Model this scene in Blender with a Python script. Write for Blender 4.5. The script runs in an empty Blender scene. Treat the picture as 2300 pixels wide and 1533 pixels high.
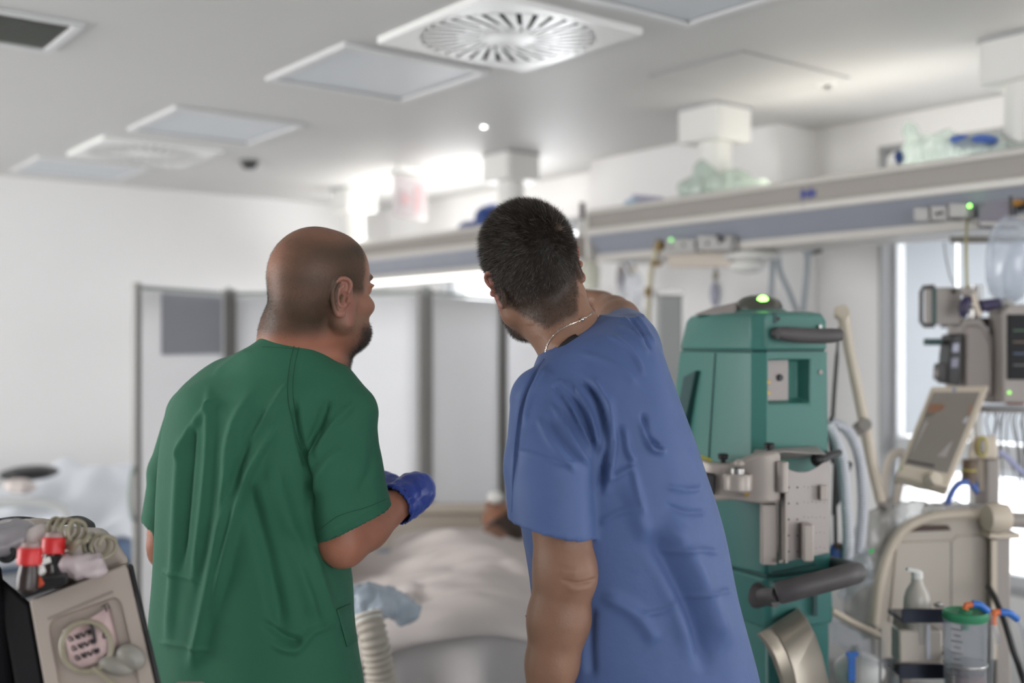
import bpy, bmesh, math, random
import numpy as np
from mathutils import Matrix, Vector, Euler
from mathutils.bvhtree import BVHTree

S = bpy.context.scene
COL = S.collection
PI = math.pi
F = 2428.0            # focal length in pixels of the 2300 px wide frame
H = 1.55              # camera height
YAW = math.radians(37.8)
CA, SA = math.cos(YAW), math.sin(YAW)

# ------------------------------------------------------------------ camera
cam = bpy.data.cameras.new('camera')
cam.sensor_width = 36.0
cam.lens = F / 2300 * 36.0
cam.clip_start = 0.05
cam.dof.use_dof = True
cam.dof.focus_distance = 1.93
cam.dof.aperture_fstop = 1.6
camo = bpy.data.objects.new('camera', cam)
camo.location = (0, 0, H)
camo.rotation_euler = (PI / 2, 0, -YAW)
COL.objects.link(camo)
S.camera = camo

# ------------------------------------------------------------------ world, lights, exposure
S.view_settings.view_transform = 'Standard'
S.view_settings.look = 'None'
S.view_settings.exposure = -0.06
S.view_settings.gamma = 1.0
S.view_settings.use_curve_mapping = False
S.cycles.use_denoising = True
S.cycles.max_bounces = 10
S.cycles.diffuse_bounces = 6
S.cycles.transparent_max_bounces = 16
S.cycles.caustics_reflective = False
S.cycles.caustics_refractive = False
S.cycles.sample_clamp_indirect = 6.0

world = bpy.data.worlds.new('world')
S.world = world
world.use_nodes = True
bg = world.node_tree.nodes['Background']
bg.inputs[0].default_value = (0.95, 0.97, 1.0, 1)
bg.inputs[1].default_value = 5.0

def area(name, loc, aim, sx, sy, power, color=(1, 1, 1)):
    l = bpy.data.lights.new(name, 'AREA')
    l.shape = 'RECTANGLE'; l.size = sx; l.size_y = sy
    l.energy = power; l.color = color
    o = bpy.data.objects.new(name, l)
    o.location = loc
    o.rotation_euler = (Vector(aim) - Vector(loc)).to_track_quat('-Z', 'Y').to_euler()
    COL.objects.link(o)
    return o

# fill lights added at unseen openings behind and beside the photographer
area('fill_light_right', (4.15, -1.15, 1.55), (0, -1.15, 1.45), 2.2, 1.5, 18, (0.97, 0.98, 1.0))
area('fill_light_back', (0.6, -2.95, 1.6), (0.6, 0, 1.5), 3.2, 1.5, 13, (1.0, 0.97, 0.93))
area('fill_light_left', (-2.95, 4.65, 1.6), (1.5, 4.9, 1.5), 3.1, 1.5, 125, (1.0, 0.985, 0.97))

area('daylight_window_far', (4.20, 5.48, 1.69), (0, 5.2, 0.9), 1.3, 1.05, 16, (0.97, 0.98, 1.0))

# ------------------------------------------------------------------ frames and mesh helpers
def CF():
    """matrix taking (right, away, up) seen from the photographer's spot to the room"""
    return Matrix(((CA, SA, 0, 0), (-SA, CA, 0, 0), (0, 0, 1, 0), (0, 0, 0, 1)))
CFM = CF()
IDM = Matrix.Identity(4)

def V3(px, py, d):
    """(right, away, up) of the spot seen at a pixel at a given distance"""
    return Vector(((px - 1150) / F * d, d, H - (py - 766.5) / F * d))

def FR(o, yaw=0.0, base=None):
    """a frame at o (in the right/away/up frame) turned by yaw"""
    b = CFM if base is None else base
    return b @ Matrix.Translation(Vector(o)) @ Matrix.Rotation(yaw, 4, 'Z')

class MB:
    """collects shapes; M takes the coordinates given to the calls to the room"""
    def __init__(s, M=None):
        s.v = []; s.f = []; s.M = M if M is not None else IDM
    def add(s, vs, fs):
        b = len(s.v)
        s.v.extend([s.M @ Vector(p) for p in vs])
        s.f.extend([tuple(i + b for i in f) for f in fs])
        return s
    def box(s, c, size, rot=None, taper=None):
        hx, hy, hz = size[0] / 2, size[1] / 2, size[2] / 2
        R = Euler(rot).to_matrix() if rot is not None else None
        vs = []
        for z in (-1, 1):
            k = 1.0 if (taper is None or z < 0) else taper
            for (x, y) in ((-1, -1), (1, -1), (1, 1), (-1, 1)):
                p = Vector((x * hx * k, y * hy * k, z * hz))
                if R: p = R @ p
                vs.append(p + Vector(c))
        return s.add(vs, [(3, 2, 1, 0), (4, 5, 6, 7), (0, 1, 5, 4), (1, 2, 6, 5), (2, 3, 7, 6), (3, 0, 4, 7)])
    def box2(s, a, b):
        return s.box([(a[i] + b[i]) / 2 for i in range(3)], [abs(b[i] - a[i]) for i in range(3)])
    def hexa(s, p):
        """8 corners: bottom ring then top ring"""
        return s.add(p, [(3, 2, 1, 0), (4, 5, 6, 7), (0, 1, 5, 4), (1, 2, 6, 5), (2, 3, 7, 6), (3, 0, 4, 7)])
    def rings(s, rings, cap=True, closed=False):
        n = len(rings[0]); vs = []; fs = []
        for r in rings: vs.extend(r)
        m = len(rings)
        for i in range(m if closed else m - 1):
            for j in range(n):
                a = i * n + j; b = i * n + (j + 1) % n
                c = ((i + 1) % m) * n + (j + 1) % n; d = ((i + 1) % m) * n + j
                fs.append((a, b, c, d))
        if cap and not closed:
            fs.append(tuple(range(n - 1, -1, -1)))
            fs.append(tuple((m - 1) * n + j for j in range(n)))
        return s.add(vs, fs)
    def tube(s, pts, r, n=10, cap=True, closed=False, flat=1.0):
        pts = [Vector(p) for p in pts]; m = len(pts)
        rs = r if hasattr(r, '__len__') else [r] * m
        T = []
        for i in range(m):
            a = pts[(i - 1) % m] if (closed or i > 0) else pts[i]
            b = pts[(i + 1) % m] if (closed or i < m - 1) else pts[i]
            t = (b - a)
            T.append(t.normalized() if t.length > 1e-9 else Vector((0, 0, 1)))
        ref = Vector((0, 0, 1)) if abs(T[0].z) < 0.9 else Vector((1, 0, 0))
        u = (ref - T[0] * ref.dot(T[0])).normalized()
        R = []
        for i in range(m):
            u = (u - T[i] * u.dot(T[i]))
            u = u.normalized() if u.length > 1e-6 else T[i].orthogonal().normalized()
            w = T[i].cross(u)
            R.append([pts[i] + (u * math.cos(2 * PI * k / n) + w * math.sin(2 * PI * k / n) * flat) * rs[i] for k in range(n)])
        return s.rings(R, cap, closed)
    def cyl(s, a, b, r, r2=None, n=20):
        return s.tube([a, b], [r, r if r2 is None else r2], n)
    def lathe(s, prof, o=(0, 0, 0), axis=(0, 0, 1), n=28):
        """prof: (radius, height) pairs"""
        ax = Vector(axis).normalized(); u = ax.orthogonal().normalized(); w = ax.cross(u); o = Vector(o)
        R = [[o + ax * h + (u * math.cos(2 * PI * k / n) + w * math.sin(2 * PI * k / n)) * max(r, 1e-4) for k in range(n)] for r, h in prof]
        return s.rings(R, True)
    def ball(s, c, r, n=16, m=10, rot=None):
        r = r if hasattr(r, '__len__') else (r, r, r)
        Rm = Euler(rot).to_matrix() if rot is not None else None
        R = []
        for i in range(m + 1):
            a = -PI / 2 + PI * i / m
            a = max(-PI / 2 + 0.02, min(PI / 2 - 0.02, a))
            ring = []
            for k in range(n):
                p = Vector((math.cos(a) * math.cos(2 * PI * k / n) * r[0], math.cos(a) * math.sin(2 * PI * k / n) * r[1], math.sin(a) * r[2]))
                if Rm: p = Rm @ p
                ring.append(p + Vector(c))
            R.append(ring)
        return s.rings(R, True)
    def prism(s, poly, axis, a, b):
        """poly in the two other axes, extruded along axis (0, 1, 2) from a to b"""
        def P(q, t):
            if axis == 0: return (t, q[0], q[1])
            if axis == 1: return (q[0], t, q[1])
            return (q[0], q[1], t)
        return s.rings([[P(q, a) for q in poly], [P(q, b) for q in poly]], True)
    def plate(s, quad, th):
        """a thin slab with the given four corners as its front face, thickness away from the normal"""
        q = [Vector(p) for p in quad]
        nrm = (q[1] - q[0]).cross(q[3] - q[0]).normalized()
        return s.hexa([p - nrm * th for p in q] + q)
    def grid(s, fn, nu, nv):
        vs = [fn(i / (nu - 1), j / (nv - 1)) for j in range(nv) for i in range(nu)]
        fs = [(j * nu + i, j * nu + i + 1, (j + 1) * nu + i + 1, (j + 1) * nu + i) for j in range(nv - 1) for i in range(nu - 1)]
        return s.add(vs, fs)

def rrect(x0, z0, x1, z1, r, n=5):
    """rounded rectangle as a 2-D polygon"""
    out = []
    for cx, cz, a0 in ((x1 - r, z0 + r, -PI / 2), (x1 - r, z1 - r, 0), (x0 + r, z1 - r, PI / 2), (x0 + r, z0 + r, PI)):
        for k in range(n + 1):
            a = a0 + PI / 2 * k / n
            out.append((cx + r * math.cos(a), cz + r * math.sin(a)))
    return out

def spline(pts, n=6):
    """Catmull-Rom through the points"""
    P = [Vector(p) for p in pts]
    Q = [P[0] * 2 - P[1]] + P + [P[-1] * 2 - P[-2]]
    out = []
    for i in range(1, len(Q) - 2):
        for k in range(n):
            t = k / n
            a, b, c, d = Q[i - 1], Q[i], Q[i + 1], Q[i + 2]
            out.append(0.5 * ((2 * b) + (c - a) * t + (2 * a - 5 * b + 4 * c - d) * t * t + (3 * b - a - 3 * c + d) * t ** 3))
    out.append(P[-1])
    return out

WM = {}   # room matrix of each object that parents others
def link(name, mesh, mat, parent=None, kind=None, M=None):
    o = bpy.data.objects.new(name, mesh)
    if mat is not None and not mesh.materials:
        mesh.materials.append(mat)
    COL.objects.link(o)
    if parent is not None:
        o.parent = parent
        WM[o.name] = WM[parent.name]
    else:
        o.matrix_world = M if M is not None else IDM
        WM[o.name] = M if M is not None else IDM
    if kind: o['kind'] = kind
    return o

def part(name, mb, mat, parent=None, bev=0.0, seg=2, smooth=True, sub=0, ang=35, kind=None, M=None, sol=0.0, label=None):
    """link the collected shapes as ONE mesh object, under its thing if one is given"""
    base = WM[parent.name] if parent is not None else (M if M is not None else IDM)
    inv = base.inverted()
    me = bpy.data.meshes.new(name)
    me.from_pydata([inv @ p for p in mb.v], [], mb.f)
    me.validate(); me.update()
    bm = bmesh.new(); bm.from_mesh(me)
    bmesh.ops.recalc_face_normals(bm, faces=bm.faces)
    bm.to_mesh(me); bm.free()
    if smooth:
        me.polygons.foreach_set('use_smooth', [True] * len(me.polygons))
        if ang < 180: me.set_sharp_from_angle(angle=math.radians(ang))
    o = link(name, me, mat, parent, kind, M=base if parent is None else None)
    if sol:
        m = o.modifiers.new('thick', 'SOLIDIFY'); m.thickness = sol; m.offset = 0
    if sub:
        m = o.modifiers.new('sub', 'SUBSURF'); m.levels = sub; m.render_levels = sub
    if bev:
        m = o.modifiers.new('bev', 'BEVEL'); m.width = bev; m.segments = seg; m.limit_method = 'ANGLE'; m.angle_limit = math.radians(40)
    if label: o['label'] = label
    return o

def thing(name, label, cat, M, group=None):
    """an Empty at the thing's base"""
    o = bpy.data.objects.new(name, None)
    o.empty_display_size = 0.1
    COL.objects.link(o)
    o.matrix_world = M
    WM[o.name] = M
    o['label'] = label; o['category'] = cat
    if group: o['group'] = group
    return o

def tag(o, label, cat, group=None):
    o['label'] = label; o['category'] = cat
    if group: o['group'] = group
    return o

def solo(name, label, cat, mb, mat, M, group=None, **kw):
    return tag(part(name, mb, mat, None, M=M, **kw), label, cat, group)

def copy_tree(o, M=None, parent=None):
    c = o.copy(); COL.objects.link(c)
    if parent is not None: c.parent = parent
    else:
        c.matrix_world = M; WM[c.name] = M
    for ch in list(o.children): copy_tree(ch, None, c)
    return c

# ------------------------------------------------------------------ materials
def srgb(r, g, b):
    f = lambda c: (c / 255 / 12.92) if c / 255 <= 0.04045 else ((c / 255 + 0.055) / 1.055) ** 2.4
    return (f(r), f(g), f(b))

def mat(name, col, rough=0.5, metal=0.0, var=0.06, scale=8.0, bump=0.0, bscale=60.0, spec=0.5, sss=0.0, trans=0.0, coat=0.0):
    m = bpy.data.materials.new(name); m.use_nodes = True
    nt = m.node_tree; b = nt.nodes['Principled BSDF']
    b.inputs['Roughness'].default_value = rough
    b.inputs['Metallic'].default_value = metal
    b.inputs['Specular IOR Level'].default_value = spec
    if coat: b.inputs['Coat Weight'].default_value = coat; b.inputs['Coat Roughness'].default_value = 0.15
    if trans: b.inputs['Transmission Weight'].default_value = trans
    if sss:
        b.inputs['Subsurface Weight'].default_value = sss
        b.inputs['Subsurface Radius'].default_value = (0.012, 0.005, 0.003)
        b.inputs['Subsurface Scale'].default_value = 1.0
    tc = nt.nodes.new('ShaderNodeTexCoord')
    if var:
        nz = nt.nodes.new('ShaderNodeTexNoise'); nz.inputs['Scale'].default_value = scale; nz.inputs['Detail'].default_value = 3
        nt.links.new(tc.outputs['Object'], nz.inputs['Vector'])
        mx = nt.nodes.new('ShaderNodeMix'); mx.data_type = 'RGBA'
        mx.inputs[6].default_value = tuple(max(0, c * (1 - var)) for c in col) + (1,)
        mx.inputs[7].default_value = tuple(min(1, c * (1 + var)) for c in col) + (1,)
        nt.links.new(nz.outputs['Fac'], mx.inputs[0])
        nt.links.new(mx.outputs[2], b.inputs['Base Color'])
    else:
        b.inputs['Base Color'].default_value = tuple(col) + (1,)
    if bump:
        n2 = nt.nodes.new('ShaderNodeTexNoise'); n2.inputs['Scale'].default_value = bscale; n2.inputs['Detail'].default_value = 2
        nt.links.new(tc.outputs['Object'], n2.inputs['Vector'])
        bp = nt.nodes.new('ShaderNodeBump'); bp.inputs['Strength'].default_value = bump; bp.inputs['Distance'].default_value = 0.004
        nt.links.new(n2.outputs['Fac'], bp.inputs['Height'])
        nt.links.new(bp.outputs['Normal'], b.inputs['Normal'])
    return m

def glow(name, col, strength):
    m = bpy.data.materials.new(name); m.use_nodes = True
    b = m.node_tree.nodes['Principled BSDF']
    b.inputs['Base Color'].default_value = tuple(col) + (1,)
    b.inputs['Emission Color'].default_value = tuple(col) + (1,)
    b.inputs['Emission Strength'].default_value = strength
    return m

def sheer(name, col, through=.5, rough=.3):
    """thin cloth or vinyl that lets light through"""
    m = mat(name, col, rough, var=.015, scale=2)
    nt = m.node_tree; b = nt.nodes['Principled BSDF']; out = nt.nodes['Material Output']
    tl = nt.nodes.new('ShaderNodeBsdfTranslucent'); tl.inputs[0].default_value = tuple(col) + (1,)
    mx = nt.nodes.new('ShaderNodeMixShader'); mx.inputs[0].default_value = through
    nt.links.new(b.outputs[0], mx.inputs[1]); nt.links.new(tl.outputs[0], mx.inputs[2]); nt.links.new(mx.outputs[0], out.inputs[0])
    return m

def clear(name, tint=(1, 1, 1), haze=0.12, rough=0.08, body=None, through=0.0):
    """thin clear plastic or glass: see-through, with a gloss and a little milky body"""
    m = bpy.data.materials.new(name); m.use_nodes = True
    nt = m.node_tree; nt.nodes.clear()
    out = nt.nodes.new('ShaderNodeOutputMaterial')
    tr = nt.nodes.new('ShaderNodeBsdfTransparent'); tr.inputs[0].default_value = tuple(tint) + (1,)
    gl = nt.nodes.new('ShaderNodeBsdfGlossy'); gl.inputs['Roughness'].default_value = rough
    df = nt.nodes.new('ShaderNodeBsdfDiffuse'); df.inputs[0].default_value = tuple(body or (0.85, 0.88, 0.9)) + (1,)
    if through:
        tl = nt.nodes.new('ShaderNodeBsdfTranslucent'); tl.inputs[0].default_value = tuple(body or (0.85, 0.88, 0.9)) + (1,)
        dm = nt.nodes.new('ShaderNodeMixShader'); dm.inputs[0].default_value = through
        nt.links.new(df.outputs[0], dm.inputs[1]); nt.links.new(tl.outputs[0], dm.inputs[2]); df = dm
    lw = nt.nodes.new('ShaderNodeLayerWeight'); lw.inputs[0].default_value = 0.5
    pw = nt.nodes.new('ShaderNodeMath'); pw.operation = 'POWER'; pw.inputs[1].default_value = 4.0
    fr = nt.nodes.new('ShaderNodeMath'); fr.operation = 'MULTIPLY_ADD'; fr.inputs[1].default_value = 0.7; fr.inputs[2].default_value = 0.05
    nt.links.new(lw.outputs['Facing'], pw.inputs[0]); nt.links.new(pw.outputs[0], fr.inputs[0])
    a = nt.nodes.new('ShaderNodeMixShader'); a.inputs[0].default_value = haze
    nt.links.new(tr.outputs[0], a.inputs[1]); nt.links.new(df.outputs[0], a.inputs[2])
    c = nt.nodes.new('ShaderNodeMixShader')
    nt.links.new(fr.outputs[0], c.inputs[0]); nt.links.new(a.outputs[0], c.inputs[1]); nt.links.new(gl.outputs[0], c.inputs[2])
    nt.links.new(c.outputs[0], out.inputs[0])
    return m

M_WALL = mat('wall_paint', srgb(228, 227, 226), 0.6, var=0.02, scale=2.0, bump=0.03, bscale=150)
M_CEIL = mat('ceiling_paint', srgb(206, 205, 203), 0.55, var=0.02, scale=1.5, bump=0.02, bscale=120)
M_FLOOR = mat('floor_vinyl', srgb(160, 162, 163), 0.35, var=0.05, scale=3.0)
M_WHITE = mat('white_enamel', srgb(225, 224, 220), 0.4, var=0.02)
M_PANEL = mat('light_diffuser', srgb(205, 210, 215), 0.35, var=0.02)
M_TRIMG = mat('grey_trim', srgb(170, 170, 170), 0.5, var=0.03)
M_DARK = mat('dark_void', srgb(20, 24, 24), 0.7, var=0.05)
M_BEAM = mat('beam_enamel', srgb(200, 196, 190), 0.4, var=0.02)
M_BEAMF = mat('beam_grey_band', srgb(150, 144, 138), 0.45, var=0.03)
M_BEAMB = mat('beam_blue_grey', srgb(148, 152, 162), 0.4, var=0.03)
M_UP = glow('uplight_tube', (1.0, 0.95, 0.86), 7.0)
M_UP2 = glow('uplight_tube_far', (1.0, 0.97, 0.92), 9.0)
M_BLIND = sheer('blind_slat', srgb(228, 231, 234), .25, .5)
M_GLASS = clear('window_glass', (1, 1, 1), 0.0, 0.02)
M_STEEL = mat('brushed_steel', srgb(170, 168, 165), 0.35, metal=0.9, var=0.05)
M_BLACK = mat('black_plastic', srgb(25, 25, 27), 0.45, var=0.1)
# ================================================================== the room
CZ = 2.53
XR, YF, XL, YB = 4.185, 6.89, -3.0, -3.0
def struct(name, mb, m, **kw):
    return part(name, mb, m, None, kind='structure', **kw)

struct('floor', MB().box2((XL - .2, YB - .2, -.1), (XR + .3, YF + .2, 0)), M_FLOOR)
struct('ceiling', MB().box2((XL - .2, YB - .2, CZ), (XR + .3, YF + .2, CZ + .12)), M_CEIL)
struct('wall_far', MB().box2((XL - .2, YF, 0), (XR + .2, YF + .2, CZ)), M_WALL)
def holed(mb, axis, a, b, u0, u1, holes):
    """wall slab between a and b on its thin axis, from u0 to u1, with window openings (u0, u1, z0, z1)"""
    def bx(p, q, z0, z1):
        if q - p > 1e-4 and z1 - z0 > 1e-4:
            mb.box2((a, p, z0), (b, q, z1)) if axis == 0 else mb.box2((p, a, z0), (q, b, z1))
    u = u0
    for (p, q, z0, z1) in sorted(holes):
        bx(u, p, 0, CZ); bx(p, q, 0, z0); bx(p, q, z1, CZ); u = q
    bx(u, u1, 0, CZ)
    return mb
WIN = [(-2.3, 0.05, 0.55, 2.40), (0.95, 2.76, 0.55, 2.40), (4.76, 6.2, 1.1, 2.275)]
struct('wall_right', holed(MB(), 0, XR, XR + .22, YB - .2, YF, WIN), M_WALL)
struct('wall_left', holed(MB(), 0, XL - .2, XL, YB - .2, YF, [(3.05, 6.25, 0.8, 2.35)]), M_WALL)  # unseen opening, added and placed for the left fill light
struct('wall_back', holed(MB(), 1, YB - .2, YB, XL, XR, [(-1.1, 2.3, 0.8, 2.35)]), M_WALL)  # unseen opening, added for the back fill light
struct('trim_1', MB().box2((3.915, 3.09, 0), (XR, 4.36, CZ)), M_WALL, bev=.006)
for nm, (p, q, r, t) in (('baseboard_far', (XL, YF - .015, XR, YF)), ('baseboard_right', (XR - .015, YB, XR, YF)),
                         ('baseboard_left', (XL, YB, XL + .015, YF)), ('baseboard_back', (XL, YB, XR, YB + .015))):
    struct(nm, MB().box2((p, q, 0), (r, t, .1)), M_TRIMG)

M_FRAME = mat('window_frame', srgb(196, 198, 200), 0.4, var=0.02)
M_JAMB = mat('window_jamb', srgb(160, 160, 160), 0.5, var=0.02)
def window(n, y0, y1, z0, z1, panes, blinds):
    w = thing('window_%d' % n, 'x', 'window', Matrix.Translation((XR + .1, (y0 + y1) / 2, z0)))
    for k in ('label', 'category'): del w[k]
    w['kind'] = 'structure'
    x0, x1 = XR + .08, XR + .14
    m = MB()
    for (a, b, c, d) in ((y0, y0 + .03, z0, z1), (y1 - .03, y1, z0, z1), (y0, y1, z0, z0 + .06), (y0, y1, z1 - .06, z1)):
        m.box2((x0, a, c), (x1, b, d))
    part('window_frame', m, M_FRAME, w, bev=.004)
    j = MB()
    for (a, b, c, d) in ((y0 - .004, y0 + .012, z0, z1), (y1 - .012, y1 + .004, z0, z1), (y0, y1, z1 - .012, z1 + .004), (y0, y1, z0 - .004, z0 + .012)):
        j.box2((XR - .006, a, c), (x0, b, d))
    part('window_reveal', j, M_JAMB, w)
    for (pz0, pz1) in panes:
        if pz0 > z0 + .1: part('transom', MB().box2((x0 - .01, y0, pz0 - .10), (x1, y1, pz0)), M_FRAME, w, bev=.003)
        part('pane', MB().box2((x1 - .02, y0 + .03, pz0), (x1 - .015, y1 - .03, pz1)), M_GLASS, w)
        if not blinds: continue
        # a pleated blind of narrow slats, cut by the ladder tapes
        cuts = [y1 - .045, y1 - .30, y1 - .60, y1 - .90, y1 - 1.20, y1 - 1.50, y0 + .06]
        st = MB(); z = pz1 - .02
        st.box2((x0 + .01, y0 + .05, pz1 - .03), (x0 + .04, y1 - .05, pz1))
        while z > pz0 + .015:
            for a, b in zip(cuts[:-1], cuts[1:]):
                st.box(((x0 + .025), (a + b) / 2, z), (.016, a - b - .014, .0012), rot=(0, 1.2 if pz0 > 1.1 else .55, 0))
            z -= .0135
        part('slat', st, M_BLIND, w, smooth=False, kind='stuff')
        for c in cuts[1:-1]:
            part('ladder_cord', MB().box2((x0 + .017, c - .003, pz0 + .01), (x0 + .019, c + .003, pz1 - .02)), M_BLIND, w)
    return w
window(1, .95, 2.76, .55, 2.40, [(1.13, 2.34), (.61, 1.03)], True)
window(2, 4.76, 6.2, 1.1, 2.275, [(1.16, 2.215)], False)
window(3, -2.3, .05, .55, 2.40, [(.61, 2.34)], False)

# ================================================================== things in the ceiling
def Wc(px, py):
    """spot of the ceiling seen at a pixel"""
    d = (CZ - H) * F / (766.5 - py)
    p = CFM @ Vector(((px - 1150) / F * d, d, CZ)); return p
def ceil_frame(c, ang):
    return Matrix.Translation((c[0], c[1], CZ)) @ Matrix.Rotation(ang, 4, 'Z')

M_PFR = mat('panel_frame', srgb(214, 214, 214), 0.35, var=0.02)
def light_panel(px, py, label, ang=0.0, s=.60):
    M = ceil_frame(Wc(px, py), ang)
    t = thing('ceiling_light', label, 'ceiling light', M, 'square light panels set in the ceiling')
    f = MB(M); h = s / 2; w = .03
    for (a, b, c, d) in ((-h, h, -h, -h + w), (-h, h, h - w, h), (-h, -h + w, -h + w, h - w), (h - w, h, -h + w, h - w)):
        f.box2((a, c, -.018), (b, d, .002))
    part('frame', f, M_PFR, t, bev=.004)
    part('diffuser', MB(M).box2((-h + w, -h + w, -.008), (h - w, h - w, .001)), M_PANEL, t)
    g = MB(M); q = h - w
    for (a, b, c, d) in ((-q, q, -q, -q + .008), (-q, q, q - .008, q), (-q, -q + .008, -q, q), (q - .008, q, -q, q)):
        g.box2((a, c, -.0095), (b, d, -.0075))
    part('gasket', g, M_TRIMG, t)
    return t
light_panel(846, 164, 'unlit square ceiling light panel beside the nearer swirl air diffuser')
light_panel(484, 281, 'unlit square ceiling light panel right behind the farther swirl air diffuser')
light_panel(180, 377, 'farthest unlit ceiling light panel, left of the farther swirl diffuser')
light_panel(1555, -52, 'unlit ceiling light panel cut off by the top edge of the photo')

M_VANE = mat('diffuser_plate', srgb(242, 242, 240), 0.25, var=0.02)
def swirl(px, py, label, s=.60):
    M = ceil_frame(Wc(px, py), 0)
    t = thing('air_diffuser', label, 'air vent', M, 'square swirl air diffusers in the ceiling')
    h = s / 2
    # the plate: a square sheet with swirl slots cut out of it, over a dark box
    part('plenum', MB(M).box2((-h + .02, -h + .02, -.004), (h - .02, h - .02, .02)), M_DARK, t)
    bm = bmesh.new()
    n = 32; m = MB(M); th0, th1 = -.022, -.0213
    R0, R1 = .085, .272
    def pol(r, a): return (r * math.cos(a), r * math.sin(a))
    tw = .42
    def strip(a, rA, rB, wA, wB):
        p, q = pol(rA, a), pol(rB, a - tw * (rB - rA) / (R1 - R0))
        dx, dy = q[0] - p[0], q[1] - p[1]; L = math.hypot(dx, dy); nx, ny = -dy / L, dx / L
        quad = [(p[0] - nx * wA, p[1] - ny * wA), (q[0] - nx * wB, q[1] - ny * wB), (q[0] + nx * wB, q[1] + ny * wB), (p[0] + nx * wA, p[1] + ny * wA)]
        return quad
    # vanes fill the ring between the hub and the rim and leave slots open
    for i in range(n):
        a = 2 * PI * i / n
        q = strip(a, R0 - .006, R1 + .006, .0020, .0180)
        v = MB(M).rings([[(x, y, th0) for x, y in q], [(x, y, th1) for x, y in q]])
        part('vane', v, M_VANE, t, smooth=False)
    hub = MB(M).lathe([(.0, -.004), (R0, -.004), (R0 + .004, th1), (R0, th0), (.0, th0)], n=40)
    part('hub', hub, M_VANE, t)
    rim = MB(M); seg = 64; a0 = []
    def sq(a):
        c, s_ = math.cos(a), math.sin(a); k = h / max(abs(c), abs(s_)); return (c * k, s_ * k)
    angs = [2 * PI * i / seg for i in range(seg)]
    rr = []
    for z in (th0, th1):
        rr.append([(*pol(R1, a), z) for a in angs]); rr.append([(*sq(a), z) for a in angs])
    rim.rings([rr[2], rr[0], rr[1], [(x, y, .001) for x, y, z in rr[1]]], cap=False)
    part('rim_plate', rim, M_VANE, t, ang=30)
    # the slots are shorter on every second vane: small bridges close them
    for i in range(0, n, 2):
        a = 2 * PI * (i + .5) / n
        q = strip(a, R0 - .006, R0 + .075, .006, .0125)
        part('bridge', MB(M).rings([[(x, y, th0 + .0005) for x, y in q], [(x, y, th1) for x, y in q]]), M_VANE, t, smooth=False)
swirl(1141, 73, 'nearer square swirl air diffuser with dark radial slots')
swirl(325, 338, 'farther square swirl air diffuser between two light panels')

# small square grille at the left edge
Mg = ceil_frame(Wc(0, 58) , 0)
g = thing('ceiling_grille', 'small square return grille in the ceiling at the left edge', 'air vent', Mg)
fr = MB(Mg)
for (a, b, c, d) in ((-.2, .2, -.2, -.17), (-.2, .2, .17, .2), (-.2, -.17, -.17, .17), (.17, .2, -.17, .17)):
    fr.box2((a, c, -.014), (b, d, .002))
part('frame', fr, M_PFR, g, bev=.004)
part('backing', MB(Mg).box2((-.17, -.17, -.001), (.17, .17, .003)), M_DARK, g)
for k in range(14):
    part('slat', MB(Mg).box((0, -.155 + k * .0238, -.006), (.34, .017, .0016), rot=(.5, 0, 0)), mat('grille_slat', srgb(170, 172, 165), .5) if k == 0 else bpy.data.materials['grille_slat'], g, smooth=False)

# access hatch: a slightly proud square door with a shadow gap
c0 = Wc(1460, 170); c1 = Wc(1668, 112)
Mh = Matrix.Translation((c0.x + .3, (c0.y + c1.y) / 2, CZ))
L = abs(c1.y - c0.y) / 2
h = thing('ceiling_hatch', 'flush square access hatch in the ceiling above the teal machine', 'hatch', Mh)
part('door_leaf', MB(Mh).box2((-.29, -L + .01, -.006), (.29, L - .01, .002)), M_CEIL, h, bev=.002)
part('hatch_frame', MB(Mh).box2((-.312, -L, -.006), (-.297, L, .002)).box2((.296, -L, -.003), (.304, L, .002)).box2((-.3, L - .006, -.003), (.3, L, .002)).box2((-.3, -L, -.003), (.3, -L + .006, .002)), M_TRIMG, h)

# downlight, smoke detector, sprinkler
def at_ceil(px, py): return Matrix.Translation(tuple(Wc(px, py)))
Md = at_ceil(1087, 283)
t = thing('downlight', 'tiny bright round ceiling downlight left of the dark haired head', 'ceiling light', Md)
part('trim_ring', MB(Md).lathe([(.012, -.004), (.03, -.004), (.032, 0), (.012, .002)]), M_WHITE, t)
part('lens', MB(Md).lathe([(.0, -.007), (.009, -.006), (.012, -.002), (.0, .001)]), glow('downlight_lens', (1, .96, .88), 14.0), t)
Md = at_ceil(560, 360)
t = thing('smoke_detector', 'small dark smoke detector on the ceiling beyond the light panels', 'detector', Md)
part('base_ring', MB(Md).lathe([(.052, .0), (.052, -.014), (.044, -.018), (.0, -.018)]), mat('detector_grey', srgb(120, 120, 115), .5), t)
part('sensor_head', MB(Md).lathe([(.04, -.017), (.042, -.03), (.03, -.044), (.0, -.046)]), M_BLACK, t)
Md = at_ceil(1858, 186)
t = thing('sprinkler', 'small white sprinkler rosette on the ceiling over the long beam', 'sprinkler', Md)
part('rosette', MB(Md).lathe([(.04, .001), (.038, -.006), (.012, -.012), (.0, -.012)]), M_WHITE, t)
part('deflector', MB(Md).lathe([(.005, -.01), (.006, -.02), (.018, -.022), (.0, -.024)]), M_STEEL, t)

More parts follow.
